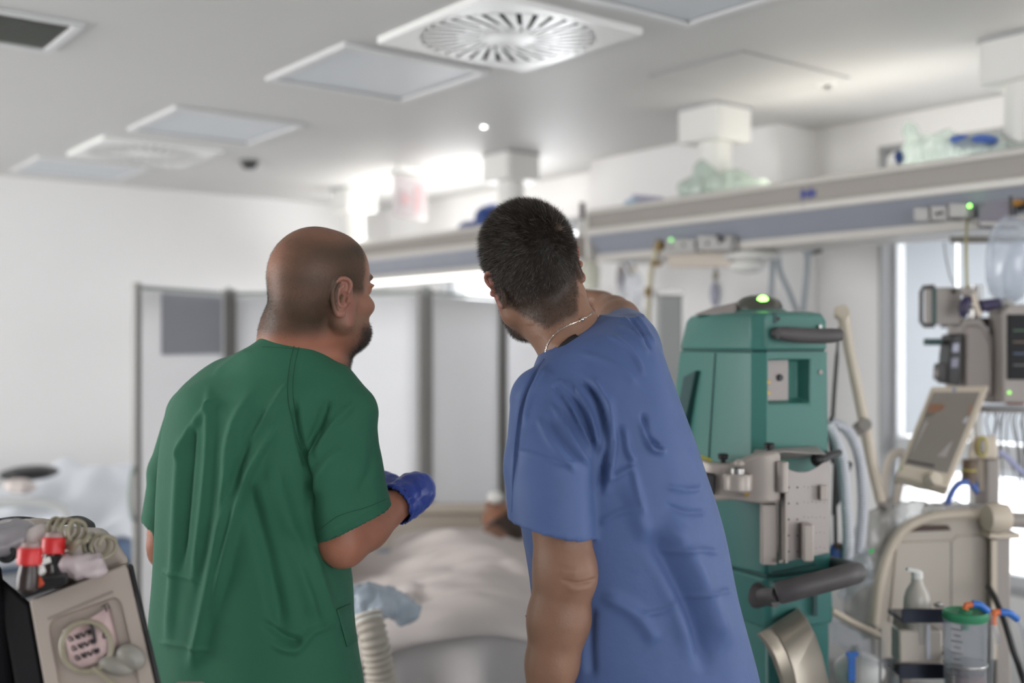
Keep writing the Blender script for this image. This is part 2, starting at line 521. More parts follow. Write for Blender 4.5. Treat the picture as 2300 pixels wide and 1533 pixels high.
# hanging exit sign
ds = 6.0
p = CFM @ V3(921, 388, ds)
Ms = Matrix.Translation((p.x, p.y, 0)) @ Matrix.Rotation(math.radians(20), 4, 'Z')
t = thing('exit_sign', 'pale sign panel with faint red marks hanging from the ceiling', 'sign', Matrix.Translation((p.x, p.y, CZ)))
zb, zt = V3(921, 490, ds).z, V3(921, 400, ds).z
M_SIGN = clear('sign_acrylic', (1, 1, 1), .75, .1, srgb(235, 225, 228))
part('panel', MB(Ms).prism(rrect(-.012, zb, .012, zt, .01), 0, -.14, .14), M_SIGN, t, bev=.004)
part('sign_housing', MB(Ms).box2((-.15, -.03, zt - .005), (.15, .03, zt + .03)), M_WHITE, t, bev=.004)
for s in (-.11, .11): part('hanger_rod', MB(Ms).cyl((s, 0, zt + .02), (s, 0, CZ), .004), M_STEEL, t)
M_SRED = mat('sign_red', srgb(226, 190, 192), .5)
# running figure, arrow and door as raised red pictogram shapes
k = (zt - zb) / .22
def pic(x0, z0, x1, z1): return MB(Ms).box2((x0, -.0155, zb + z0 * k), (x1, -.012, zb + z1 * k))
part('door_mark', pic(.03, .04, .10, .18), M_SRED, t)
part('arrow_mark', MB(Ms).prism([(-.11, zb + .10 * k), (-.06, zb + .15 * k), (-.06, zb + .12 * k), (-.01, zb + .12 * k), (-.01, zb + .08 * k), (-.06, zb + .08 * k), (-.06, zb + .05 * k)], 1, -.0155, -.012), M_SRED, t)

# ================================================================== supply beams hung from the ceiling
XB = 3.46
def column(mx, y, label):
    M = Matrix.Translation((XB, y, CZ))
    t = thing('ceiling_column', label, 'column', M, 'round columns that carry the supply beams')
    part('mounting_box', MB(M).prism(rrect(-.115, -.115, .115, .115, .03), 2, -.15, 0), M_WHITE, t, bev=.012, seg=3)
    part('collar_plate', MB(M).prism(rrect(-.12, -.12, .12, .12, .03), 2, -.014, .001), M_TRIMG, t)
    part('tube', MB(M).cyl((0, 0, -.14), (0, 0, -.385), .07, n=32), M_WHITE, t)
column(0, 1.74, 'ceiling column at the right edge, nearest to the camera')
column(0, 3.07, 'white ceiling column standing on the nearer beam beside a mint plastic bag')
column(0, 4.47, 'grey looking ceiling column right behind the dark haired head')
column(0, 6.12, 'farthest bright white ceiling column, right above the bald head')

M_LOGO = mat('blue_badge', srgb(60, 70, 140), .5)
def beam(y0, y1, label, up, um=M_UP):
    M = Matrix.Translation((XB, (y0 + y1) / 2, 1.95))
    t = thing('supply_beam', label, 'medical beam', M, 'horizontal medical supply beams')
    X = XB; zt = 2.145
    # shelf with raised front lip
    part('shelf', MB().prism([(X - .20, zt - .022), (X + .20, zt - .022), (X + .20, zt), (X - .19, zt), (X - .20, zt - .006)], 1, y0, y1), M_BEAM, t, bev=.004)
    part('upper_rail', MB().prism([(X - .185, zt - .085), (X + .18, zt - .085), (X + .18, zt - .022), (X - .185, zt - .022)], 1, y0 + .01, y1 - .01), M_BEAMF, t)
    part('bumper_lip', MB().prism([(X - .205, zt - .118), (X + .195, zt - .118), (X + .195, zt - .085), (X - .195, zt - .085), (X - .207, zt - .092)], 1, y0, y1), M_BEAM, t, bev=.004)
    part('lower_fascia', MB().prism([(X - .135, zt - .20), (X + .15, zt - .20), (X + .19, zt - .118), (X - .195, zt - .118)], 1, y0 + .01, y1 - .01), M_BEAMB, t)
    part('lower_rail', MB().prism([(X - .14, zt - .232), (X + .15, zt - .232), (X + .15, zt - .20), (X - .15, zt - .20)], 1, y0 + .005, y1 - .005), M_BEAM, t, bev=.004)
    part('end_cap', MB().prism([(X - .19, zt - .22), (X + .19, zt - .22), (X + .2, zt - .02), (X - .2, zt - .02)], 1, y1 - .012, y1 + .012), M_BEAM, t, bev=.005)
    for a, b in up:
        part('uplight', MB().box2((X - .02, a, zt + .004), (X + .10, b, zt + .022)), um, t, bev=.005, label='glowing uplight strip on top of the beam')
    return t
B1 = beam(-.6, 3.66, 'long nearer supply beam above the teal machine', [(1.95, 2.85), (.2, 1.5)])
B2 = beam(4.35, 6.45, 'farther supply beam seen between the two heads', [(4.45, 6.35)], M_UP2)
# badge and small screw on the front of the nearer beam: four raised letter blocks
def onbeam(px):
    """y along the front face of the beam at an image column"""
    k = (px - 1150) / F; X = XB - .2
    return (CA * X - k * SA * X) / (SA + k * CA)
for k, x in enumerate((1797, 1806, 1815, 1823)):
    y = onbeam(x)
    part('letter_mark', MB().box2((XB - .188, y - .007, 2.072 + (.006 if k % 2 else 0)), (XB - .184, y + .007, 2.107 - (.008 if k in (1, 3) else 0))), M_LOGO, B1)
part('screw', MB().cyl((XB - .203, onbeam(1807), 2.043), (XB - .209, onbeam(1807), 2.043), .006), M_STEEL, B1)
# ================================================================== implicit bodies
class Field:
    """signed distances on a grid (right/away/up frame); shapes are blended in one by one"""
    def __init__(s, lo, hi, h):
        s.lo = np.array(lo, np.float32); s.h = h
        s.n = np.ceil((np.array(hi) - s.lo) / h).astype(int) + 1
        s.f = np.full(s.n, 0.5, np.float32)
    def box(s, lo, hi):
        a = np.clip(np.floor((np.array(lo) - s.lo) / s.h).astype(int), 0, s.n)
        b = np.clip(np.ceil((np.array(hi) - s.lo) / s.h).astype(int) + 1, 0, s.n)
        sl = tuple(slice(i, j) for i, j in zip(a, b))
        g = [s.lo[i] + s.h * np.arange(a[i], b[i], dtype=np.float32) for i in range(3)]
        X, Y, Z = np.meshgrid(*g, indexing='ij', sparse=True)
        return sl, X, Y, Z
    def put(s, sl, d, k, op='add'):
        o = s.f[sl]
        if op == 'add':
            if k > 0:
                t = np.clip(0.5 + 0.5 * (o - d) / k, 0, 1)
                s.f[sl] = o * (1 - t) + d * t - k * t * (1 - t)
            else: s.f[sl] = np.minimum(o, d)
        else:
            d = -d
            if k > 0:
                t = np.clip(0.5 - 0.5 * (o - d) / k, 0, 1)
                s.f[sl] = o * (1 - t) + d * t + k * t * (1 - t)
            else: s.f[sl] = np.maximum(o, d)
    def cone(s, a, b, r0, r1, k=0.01, op='add'):
        a = np.array(a, np.float32); b = np.array(b, np.float32); m = max(r0, r1) + k + 3 * s.h + .02
        sl, X, Y, Z = s.box(np.minimum(a, b) - m, np.maximum(a, b) + m)
        v = b - a; L = float(v @ v) + 1e-12
        px, py, pz = X - a[0], Y - a[1], Z - a[2]
        t = np.clip((px * v[0] + py * v[1] + pz * v[2]) / L, 0, 1)
        d = np.sqrt((px - t * v[0]) ** 2 + (py - t * v[1]) ** 2 + (pz - t * v[2]) ** 2) - (r0 + t * (r1 - r0))
        s.put(sl, d.astype(np.float32), k, op); return s
    def chain(s, pts, rs, k=0.01, op='add'):
        for i in range(len(pts) - 1): s.cone(pts[i], pts[i + 1], rs[i], rs[i + 1], k, op)
        return s
    def ell(s, c, r, R=None, k=0.01, op='add'):
        c = np.array(c, np.float32); r = np.array(r, np.float32); m = float(r.max()) + k + 3 * s.h + .02
        sl, X, Y, Z = s.box(c - m, c + m)
        px, py, pz = X - c[0], Y - c[1], Z - c[2]
        if R is not None:
            R = np.array(R, np.float32)
            px, py, pz = (R[0][0] * px + R[1][0] * py + R[2][0] * pz, R[0][1] * px + R[1][1] * py + R[2][1] * pz, R[0][2] * px + R[1][2] * py + R[2][2] * pz)
        k0 = np.sqrt((px / r[0]) ** 2 + (py / r[1]) ** 2 + (pz / r[2]) ** 2)
        k1 = np.sqrt((px / r[0] ** 2) ** 2 + (py / r[1] ** 2) ** 2 + (pz / r[2] ** 2) ** 2) + 1e-9
        d = k0 * (k0 - 1) / k1
        s.put(sl, d.astype(np.float32), k, op); return s
    def loft(s, rows, p=2.3, k=0.02, op='add'):
        """rows: (z, cx, cy, a, b, turn) from low to high; a superellipse column"""
        rows = np.array(rows, np.float32)
        am = float(rows[:, 3:5].max()) + .05
        lo = [rows[:, 1].min() - am, rows[:, 2].min() - am, rows[0, 0] - .05]; hi = [rows[:, 1].max() + am, rows[:, 2].max() + am, rows[-1, 0] + .05]
        sl, X, Y, Z = s.box(lo, hi)
        z = Z.ravel(); g = [np.interp(z, rows[:, 0], rows[:, i]).reshape(1, 1, -1).astype(np.float32) for i in range(1, 6)]
        # soften the row-to-row kinks
        dx, dy = X - g[0], Y - g[1]
        c, sn = np.cos(g[4]), np.sin(g[4])
        u, w = dx * c + dy * sn, -dx * sn + dy * c
        q = (np.abs(u / g[2]) ** p + np.abs(w / g[3]) ** p) ** (1 / p)
        d = (q - 1) * np.minimum(g[2], g[3])
        d = np.maximum(d, np.maximum(rows[0, 0] - Z, Z - rows[-1, 0]))
        s.put(sl, d.astype(np.float32), k, op); return s
    def plane(s, c, n, op='sub', lo=None, hi=None, k=0.0):
        """cut away everything on the side the normal points to"""
        n = np.array(n, np.float32); n /= np.linalg.norm(n)
        sl, X, Y, Z = s.box(lo if lo is not None else s.lo, hi if hi is not None else s.lo + s.h * s.n)
        d = -((X - c[0]) * n[0] + (Y - c[1]) * n[1] + (Z - c[2]) * n[2])
        s.put(sl, (d + 0 * s.f[sl]).astype(np.float32), k, op); return s
    def twin(s):
        g = Field.__new__(Field); g.lo, g.h, g.n = s.lo, s.h, s.n; g.f = np.full(s.n, .5, np.float32); return g
    def join(s, g, k=.006):
        s.put(tuple(slice(0, n) for n in s.n), g.f, k)
    def mesh(s):
        f = s.f; h = s.h; sg = f < 0
        nx, ny, nz = f.shape
        cnt = np.zeros((nx - 1, ny - 1, nz - 1), np.uint8)
        offs = [(i, j, k) for i in (0, 1) for j in (0, 1) for k in (0, 1)]
        for i, j, k in offs: cnt += sg[i:nx - 1 + i, j:ny - 1 + j, k:nz - 1 + k]
        act = (cnt > 0) & (cnt < 8)
        ai = np.argwhere(act)
        idx = np.full(cnt.shape, -1, np.int32); idx[act] = np.arange(len(ai))
        acc = np.zeros((len(ai), 3)); n = np.zeros(len(ai))
        for a in offs:
            for ax in range(3):
                if a[ax]: continue
                b = list(a); b[ax] = 1
                fa = f[ai[:, 0] + a[0], ai[:, 1] + a[1], ai[:, 2] + a[2]]; fb = f[ai[:, 0] + b[0], ai[:, 1] + b[1], ai[:, 2] + b[2]]
                cr = (fa < 0) != (fb < 0)
                t = np.where(cr, fa / np.where(cr, fa - fb, 1), 0)
                p = np.tile(np.array(a, float), (len(ai), 1)); p[:, ax] += t
                acc += p * cr[:, None]; n += cr
        V = s.lo + h * (ai + acc / n[:, None])
        Q = []
        for ax in range(3):
            o1, o2 = [(1, 2), (2, 0), (0, 1)][ax]
            a = [slice(None)] * 3; b = [slice(None)] * 3
            a[ax] = slice(0, -1); b[ax] = slice(1, None)
            cr = np.argwhere(sg[tuple(a)] != sg[tuple(b)])
            cr = cr[(cr[:, o1] > 0) & (cr[:, o2] > 0) & (cr[:, o1] < f.shape[o1] - 1) & (cr[:, o2] < f.shape[o2] - 1)]
            ins = sg[cr[:, 0], cr[:, 1], cr[:, 2]]
            def cell(d1, d2):
                c = cr.copy(); c[:, o1] += d1; c[:, o2] += d2
                return idx[c[:, 0], c[:, 1], c[:, 2]]
            q = np.stack([cell(-1, -1), cell(0, -1), cell(0, 0), cell(-1, 0)], 1)
            q[~ins] = q[~ins][:, ::-1]
            Q.append(q)
        return V, np.concatenate(Q)

def edges_of(Q):
    return np.concatenate([Q[:, [0, 1]], Q[:, [1, 2]], Q[:, [2, 3]], Q[:, [3, 0]]])
def relax(V, Q, it=3, w=0.5):
    E = edges_of(Q); n = len(V)
    deg = np.bincount(E[:, 0], minlength=n) + np.bincount(E[:, 1], minlength=n)
    deg = np.maximum(deg, 1)[:, None]
    for i in range(it):
        for ww in (w, -w * 1.04):
            S_ = np.zeros_like(V)
            for c in range(3):
                S_[:, c] = np.bincount(E[:, 0], V[E[:, 1], c], n) + np.bincount(E[:, 1], V[E[:, 0], c], n)
            V = V + ww * (S_ / deg - V)
    return V
def normals(V, Q):
    N = np.cross(V[Q[:, 2]] - V[Q[:, 0]], V[Q[:, 3]] - V[Q[:, 1]])
    out = np.zeros_like(V)
    for k in range(4):
        for c in range(3): out[:, c] += np.bincount(Q[:, k], N[:, c], len(V))
    return out / np.maximum(np.linalg.norm(out, axis=1), 1e-9)[:, None]
def drop_loose(V, Q, keep_min=400):
    """drop stray specks"""
    n = len(V); lab = np.arange(n); E = edges_of(Q)
    for _ in range(400):
        m = np.minimum(lab[E[:, 0]], lab[E[:, 1]]); new = lab.copy()
        np.minimum.at(new, E[:, 0], m); np.minimum.at(new, E[:, 1], m)
        new = new[new]; new = new[new]
        if (new == lab).all(): break
        lab = new
    big = np.bincount(lab, minlength=n)
    ok = big[lab] >= keep_min
    Q = Q[ok[Q[:, 0]]]
    re = np.cumsum(ok) - 1
    return V[ok], re[Q]
def px_of(V):
    return np.stack([1150 + V[:, 0] / V[:, 1] * F, 766.5 - (V[:, 2] - H) / V[:, 1] * F], 1)

def np_object(name, V, Q, m, parent, colors=None, attr=None):
    """a mesh object from arrays given in the right/away/up frame"""
    Minv = np.array(WM[parent.name].inverted() @ CFM)
    W_ = V @ Minv[:3, :3].T + Minv[:3, 3]
    me = bpy.data.meshes.new(name)
    me.vertices.add(len(W_)); me.vertices.foreach_set('co', W_.astype(np.float32).ravel())
    k = Q.shape[1]
    me.loops.add(Q.size); me.loops.foreach_set('vertex_index', Q.astype(np.int32).ravel())
    me.polygons.add(len(Q)); me.polygons.foreach_set('loop_start', np.arange(0, Q.size, k, dtype=np.int32))
    me.polygons.foreach_set('loop_total', np.full(len(Q), k, np.int32))
    me.polygons.foreach_set('use_smooth', np.ones(len(Q), bool))
    me.update(calc_edges=True)
    if colors is not None:
        a = me.color_attributes.new('tint', 'FLOAT_COLOR', 'POINT')
        c = np.ones((len(W_), 4), np.float32); c[:, :3] = colors
        a.data.foreach_set('color', c.ravel())
    return link(name, me, m, parent)

def tint_mat(name, rough=0.5, sss=0.0, bump=0.0, bscale=300.0, spec=0.4, sheen=0.0, mult=1.0):
    m = bpy.data.materials.new(name); m.use_nodes = True
    nt = m.node_tree; b = nt.nodes['Principled BSDF']
    at = nt.nodes.new('ShaderNodeAttribute'); at.attribute_name = 'tint'
    tc = nt.nodes.new('ShaderNodeTexCoord')
    nz = nt.nodes.new('ShaderNodeTexNoise'); nz.inputs['Scale'].default_value = 45; nz.inputs['Detail'].default_value = 4
    nt.links.new(tc.outputs['Object'], nz.inputs['Vector'])
    mr = nt.nodes.new('ShaderNodeMapRange'); mr.inputs[3].default_value = 0.9 * mult; mr.inputs[4].default_value = 1.1 * mult
    nt.links.new(nz.outputs['Fac'], mr.inputs[0])
    mx = nt.nodes.new('ShaderNodeVectorMath'); mx.operation = 'SCALE'
    nt.links.new(at.outputs['Color'], mx.inputs[0]); nt.links.new(mr.outputs[0], mx.inputs['Scale'])
    nt.links.new(mx.outputs[0], b.inputs['Base Color'])
    b.inputs['Roughness'].default_value = rough; b.inputs['Specular IOR Level'].default_value = spec
    if sss:
        b.inputs['Subsurface Weight'].default_value = sss; b.inputs['Subsurface Radius'].default_value = (.010, .004, .002); b.inputs['Subsurface Scale'].default_value = 1.0
    if bump:
        n2 = nt.nodes.new('ShaderNodeTexNoise'); n2.inputs['Scale'].default_value = bscale; n2.inputs['Detail'].default_value = 2
        nt.links.new(tc.outputs['Object'], n2.inputs['Vector'])
        bp = nt.nodes.new('ShaderNodeBump'); bp.inputs['Strength'].default_value = bump; bp.inputs['Distance'].default_value = .002
        nt.links.new(n2.outputs['Fac'], bp.inputs['Height']); nt.links.new(bp.outputs['Normal'], b.inputs['Normal'])
    return m

def rotm(yaw, pitch, roll):
    """head turn: yaw to the left is positive, pitch up positive, roll to the right shoulder positive; local axes x right, y face, z up"""
    return np.array((Matrix.Rotation(yaw, 3, 'Z') @ Matrix.Rotation(pitch, 3, 'X') @ Matrix.Rotation(roll, 3, 'Y')))

def head(fd, o, R, s=1.0, ear=1.0, nose=1.0, beard=0.0, flare=28, zf=1.0):
    o = np.array(o)
    T = lambda p: o + R @ (np.array(p) * s * np.array((1, 1, zf if p[2] < -.03 else 1)))
    def E(c, r, k=.012, op='add', RR=None): fd.ell(T(c), np.array(r) * s, R if RR is None else R @ RR, k * s, op)
    def C(a, b, r0, r1, k=.012, op='add'): fd.cone(T(a), T(b), r0 * s, r1 * s, k * s, op)
    E((0, -.014, .042), (.0765, .098, .090), .0)               # skull
    E((0, .034, .048), (.066, .062, .070), .02)                # forehead
    E((0, .034, -.025), (.060, .060, .080), .02)               # face
    for x in (-1, 1):
        C((x * .058, -.005, -.052), (x * .022, .074, -.092), .017, .017, .02)   # jaw line
        C((x * .060, .0, -.01), (x * .057, -.003, -.05), .020, .018, .02)
        E((x * .045, .060, -.018), (.022, .026, .020), .015)   # cheekbone
    E((0, .035, -.070), (.048, .048, .036), .02)
    E((0, .082 - .007 * beard, -.092), (.024, .016, .017 + .006 * beard), .012)                # chin
    E((0, .088, .036), (.046, .013, .010), .012)               # brow
    for x in (-1, 1):
        E((x * .031, .104, .014), (.015, .012, .011), .010, 'sub')
        E((x * .031, .083, .013), (.0125, .0125, .0125), .003)
        E((x * .033, .088, .021), (.016, .010, .004), .006)
    C((0, .095, .022), (0, .114 * nose ** .2, -.014), .008, .011, .008)         # nose
    E((0, .112, -.019), (.011, .012, .009), .006)
    for x in (-1, 1): E((x * .011, .104, -.021), (.0075, .010, .0075), .005)
    E((0, .096, -.046), (.023, .009, .0065), .006); E((0, .094, -.057), (.020, .009, .0065), .006)
    C((-.02, .106, -.0515), (.02, .106, -.0515), .0015, .0015, .002, 'sub')
    if beard:
        E((0, .064, -.094), (.036, .030, .026), .015)
        for x in (-1, 1): E((x * .040, .038, -.078), (.024, .038, .028), .02)
    # ears
    for x in (-1, 1):
        fl = math.radians(flare)
        RR = np.array(Matrix.Rotation(-x * fl, 3, 'Z') @ Matrix.Rotation(math.radians(-10), 3, 'X'))
        c = np.array((x * .0775, -.010, .0))
        tipc = c + RR @ np.array((x * .006, -.012, 0))
        e = ear
        P3 = lambda y, zz, off=0.0: T(tipc + RR @ np.array((x * off, y * e, zz * e)))
        fd.ell(T(tipc + RR @ np.array((0, -.002, .002))), np.array((.0042, .0165 * e, .030 * e)) * s, R @ RR, .004 * s)
        hx = [np.array(p) for p in spline([(.004, .004, 0), (.010, .014, 0), (.011, .025, 0), (.004, .0325, 0), (-.006, .0325, 0), (-.0145, .025, 0), (-.0178, .012, 0), (-.0165, -.002, 0), (-.0125, -.014, 0), (-.007, -.024, 0), (-.001, -.0305, 0), (.0045, -.030, 0), (.0065, -.023, 0)], 4)]
        fd.chain([P3(p[0], p[1], .0035) for p in hx], [(.0034 + .0008 * (i / len(hx))) * s for i in range(len(hx))], .0015 * s)
        fd.chain([P3(p[0], p[1], .0030) for p in spline([(-.001, .021, 0), (-.0075, .012, 0), (-.0085, .0, 0), (-.004, -.011, 0), (.004, -.015, 0)], 4)], [.0030 * s] * 17, .0015 * s)
        fd.ell(T(tipc + RR @ np.array((x * .006, .003, .001))), np.array((.0068, .0075, .0115)) * s * e, R @ RR, .002 * s, 'sub')
        fd.ell(P3(.001, -.026, .001), np.array((.0046, .0075, .0075)) * s, R @ RR, .004 * s)   # lobe
        fd.ell(T(tipc + RR @ np.array((x * .003, .0125, -.003))), np.array((.0045, .0045, .006)) * s, R @ RR, .003 * s)    # tragus
        fd.chain([T(c + np.array((x * -.006, .006, .018))), T(c + np.array((x * -.006, .004, -.016)))], [.009 * s, .008 * s], .006 * s)
    return T

def hand(fd, wrist, R, s=1.0, side=1, curl=(.5, .6, .7, .8), thumb=.4, spread=.06, r=1.0, k=.004):
    """palm and five fingers; local y along the fingers, x to the thumb side, z out of the back of the hand"""
    w = np.array(wrist); R = np.array(R)
    T = lambda p: w + R @ (np.array(p) * s)
    # palm
    for i, x in enumerate((.030, .011, -.009, -.028)):
        fd.cone(T((x * .55 * side, .0, 0)), T((x * side, .088 - .006 * abs(i - 1), .002)), .017 * s * r, .0125 * s * r, .010 * s)
    fd.ell(T((0, .045, -.004)), np.array((.036, .045, .014)) * s * r, R, .008 * s)
    fd.ell(T((.024 * side, .03, -.010)), np.array((.016, .028, .014)) * s * r, R, .008 * s)
    Ls = ((.043, .026, .021), (.047, .030, .022), (.044, .028, .022), (.034, .021, .019))
    for i, x in enumerate((.030, .011, -.009, -.028)):
        p = np.array((x * side, .088 - .006 * abs(i - 1), .002)); a = 0.0
        az = spread * (1.5 - i) * side
        rr = (.0092, .0088, .0080, .0072)
        base = .0092 if i < 3 else .008
        for j, L in enumerate(Ls[i]):
            a += curl[i] * (.9 if j == 0 else 1.05)
            q = p + L * np.array((math.sin(az) * math.cos(a), math.cos(az) * math.cos(a), -math.sin(a)))
            fd.cone(T(p), T(q), base * rr[j] / .0092 * s * r, base * rr[j + 1] / .0092 * s * r, .003 * s)
            p = q
    # thumb leaves the side of the palm near its base
    p = np.array((.022 * side, .018, -.006)); dirs = ((.75, .66, -.25), (.45, .85, -.45 - thumb * .5), (.25, .85, -.5 - thumb * .7)); Lt = (.044, .033, .027); rt = (.0135, .0108, .0098, .0082)
    for j in range(3):
        v = np.array((dirs[j][0] * side, dirs[j][1], dirs[j][2])); v /= np.linalg.norm(v)
        q = p + v * Lt[j]
        fd.cone(T(p), T(q), rt[j] * s * r, rt[j + 1] * s * r, .004 * s); p = q

FOLD = 1.45
def folds(V, N, lines, front=True):
    """cloth folds: ridges (+) and valleys (-) along lines given in picture columns and rows; pushes the cloth along its normal"""
    P = px_of(V)
    view = V.copy(); view[:, 2] -= H; view /= np.linalg.norm(view, axis=1)[:, None]
    fac = np.clip(-(N * view).sum(1) * 2.0, 0, 1)
    D = np.zeros(len(V))
    for pts, w, amp in lines:
        p = np.array(spline([(x, y, 0) for x, y in pts], 5))[:, :2]
        lo = p.min(0) - 3 * w; hi = p.max(0) + 3 * w
        sel = np.where((P[:, 0] > lo[0]) & (P[:, 0] < hi[0]) & (P[:, 1] > lo[1]) & (P[:, 1] < hi[1]) & (fac > 0))[0]
        if not len(sel): continue
        q = P[sel]; best = np.full(len(sel), 1e9); sd = np.zeros(len(sel)); tt = np.zeros(len(sel))
        m = len(p) - 1
        for i in range(m):
            a, b = p[i], p[i + 1]; v = b - a; L = v @ v + 1e-9
            t = np.clip(((q - a) @ v) / L, 0, 1)
            r = q - a - t[:, None] * v
            dd = np.hypot(r[:, 0], r[:, 1])
            bt = dd < best
            best = np.where(bt, dd, best); tt = np.where(bt, (i + t) / m, tt)
        prof = np.exp(-(best / (w * .82)) ** 2)
        ends = np.clip(np.minimum(tt, 1 - tt) / .2, 0, 1); ends = ends * ends * (3 - 2 * ends)
        D[sel] += FOLD * amp * prof * ends * fac[sel]
    return V + N * D[:, None]

def wobble(V, N, amp, sc, seed=0, stretch=(1, 1, 1)):
    rs = np.random.RandomState(seed); D = np.zeros(len(V))
    for i in range(7):
        k = rs.normal(size=3) * sc * np.array(stretch); D += np.sin(V @ k + rs.uniform(0, 6.28)) / 7 ** .5
    return V + N * (amp * D)[:, None]

def project(V, Q, pts, lift=.0008):
    """points of the picture laid on the surface nearest to the camera (right/away/up frame)"""
    tree = BVHTree.FromPolygons([tuple(v) for v in V], [tuple(q) for q in Q])
    out = []
    o = Vector((0, 0, H))
    for x, y in pts:
        d = (V3(x, y, 1.0) - o).normalized()
        hit = tree.ray_cast(o, d)
        if hit[0] is not None: out.append(hit[0] - d * lift)
    return out

def strands(name, P, N, D, L, w, cols, m, parent, seed=0):
    """one thin tapering blade per hair: root, bend, tip"""
    rs = np.random.RandomState(seed); n = len(P)
    side = np.cross(D, rs.normal(size=(n, 3))); side /= np.linalg.norm(side, axis=1)[:, None] + 1e-9
    L = L[:, None]; w = w[:, None]
    mid = P + (D * .6 + N * .4) * L * .5; tip = mid + (D * .95 + N * .05) * L * .5
    V = np.stack([P - side * w, P + side * w, mid + side * w * .75, mid - side * w * .75, tip], 1).reshape(-1, 3)
    b = np.arange(n)[:, None] * 5
    T_ = np.concatenate([b + np.array([[0, 1, 2]]), b + np.array([[0, 2, 3]]), b + np.array([[3, 2, 4]])])
    return np_object(name, V, T_, m, parent, np.repeat(cols, 5, 0))

def sample(V, Q, mask_w, n, seed=0):
    """n random points on the surface, thinned by a weight per vertex"""
    rs = np.random.RandomState(seed)
    A = np.linalg.norm(np.cross(V[Q[:, 2]] - V[Q[:, 0]], V[Q[:, 3]] - V[Q[:, 1]]), axis=1) * mask_w[Q].mean(1)
    f = rs.choice(len(Q), n, p=A / A.sum())
    u, v = rs.rand(n, 1), rs.rand(n, 1)
    q = V[Q[f]]
    return (q[:, 0] * (1 - u) + q[:, 1] * u) * (1 - v) + (q[:, 3] * (1 - u) + q[:, 2] * u) * v, f

def smooth01(x, a, b):
    t = np.clip((x - a) / (b - a), 0, 1); return t * t * (3 - 2 * t)
def noise3(V, sc, seed):
    rs = np.random.RandomState(seed); D = np.zeros(len(V))
    for i in range(10): D += np.sin(V @ (rs.normal(size=3) * sc) + rs.uniform(0, 6.28))
    return D / 10 ** .5
# ================================================================== the two men
M_SKIN = tint_mat('skin', .5, sss=.08, bump=.25, bscale=420)
M_HAIR = tint_mat('hair', .5, spec=.35)
def cloth_mat(name, col, rough, weave, sheen, crease=0.0):
    m = mat(name, col, rough, var=.05, scale=30, spec=.25)
    nt = m.node_tree; b = nt.nodes['Principled BSDF']
    b.inputs['Sheen Weight'].default_value = sheen; b.inputs['Sheen Roughness'].default_value = .4
    tc = nt.nodes.new('ShaderNodeTexCoord')
    nz = nt.nodes.new('ShaderNodeTexNoise'); nz.inputs['Scale'].default_value = 26; nz.inputs['Detail'].default_value = 5; nz.inputs['Roughness'].default_value = .55
    n2 = nt.nodes.new('ShaderNodeTexNoise'); n2.inputs['Scale'].default_value = 900
    nt.links.new(tc.outputs['Object'], nz.inputs['Vector']); nt.links.new(tc.outputs['Object'], n2.inputs['Vector'])
    ad = nt.nodes.new('ShaderNodeMath'); ad.operation = 'MULTIPLY_ADD'; ad.inputs[1].default_value = weave
    nt.links.new(n2.outputs['Fac'], ad.inputs[0]); nt.links.new(nz.outputs['Fac'], ad.inputs[2])
    if crease:
        rg = nt.nodes.new('ShaderNodeTexNoise'); rg.noise_type = 'RIDGED_MULTIFRACTAL'; rg.inputs['Scale'].default_value = 5.5; rg.inputs['Detail'].default_value = 3.0; rg.inputs['Distortion'].default_value = .6
        nt.links.new(tc.outputs['Object'], rg.inputs['Vector'])
        a2 = nt.nodes.new('ShaderNodeMath'); a2.operation = 'MULTIPLY_ADD'; a2.inputs[1].default_value = crease
        nt.links.new(rg.outputs['Fac'], a2.inputs[0]); nt.links.new(ad.outputs[0], a2.inputs[2]); ad = a2
    bp = nt.nodes.new('ShaderNodeBump'); bp.inputs['Strength'].default_value = .25; bp.inputs['Distance'].default_value = .006
    nt.links.new(ad.outputs[0], bp.inputs['Height']); nt.links.new(bp.outputs['Normal'], b.inputs['Normal'])
    return m
M_GREEN = cloth_mat('green_scrub_cloth', srgb(49, 101, 78), .75, .12, .04, .12)
M_BLUE = cloth_mat('blue_scrub_cloth', srgb(76, 95, 139), .55, .06, .06, .35)
M_GLOVE = mat('blue_glove', srgb(52, 74, 160), .4, var=.06, bump=.3, bscale=90)
M_SHOE = mat('white_clog', srgb(215, 215, 215), .5)
M_SILVER = mat('silver_chain', srgb(225, 215, 205), .25, metal=1.0, var=.03)
M_THREAD = mat('green_thread', srgb(34, 80, 60), .8)
M_UNDER = mat('black_undershirt', srgb(28, 22, 24), .8)

def rows_px(rows, d, turn, dd=0.0):
    """torso rows from the picture: (row, left, right, half depth[, extra distance])"""
    out = []
    for r in rows:
        y, xl, xr, b = r[:4]; dc = d + (r[4] if len(r) > 4 else 0)
        c = V3((xl + xr) / 2, y, dc); hw = (xr - xl) / 2 / F * dc
        s_, c_ = math.sin(turn), math.cos(turn)
        a = math.sqrt(max(hw * hw - b * b * s_ * s_, (.5 * hw) ** 2)) / c_
        out.append((c.z, c.x, c.y, a, b, turn))
    return sorted(out)
def dense(rows, n=6):
    """smooth the rows with a spline so that no kink shows"""
    R = np.array(rows); out = []
    P = [Vector((r[0], r[1], r[2])) for r in R]; Qa = [Vector((r[3], r[4], r[5])) for r in R]
    A = spline(P, n); B = spline(Qa, n)
    o = [(a.x, a.y, a.z, b.x, b.y, b.z) for a, b in zip(A, B)]
    return sorted(o)

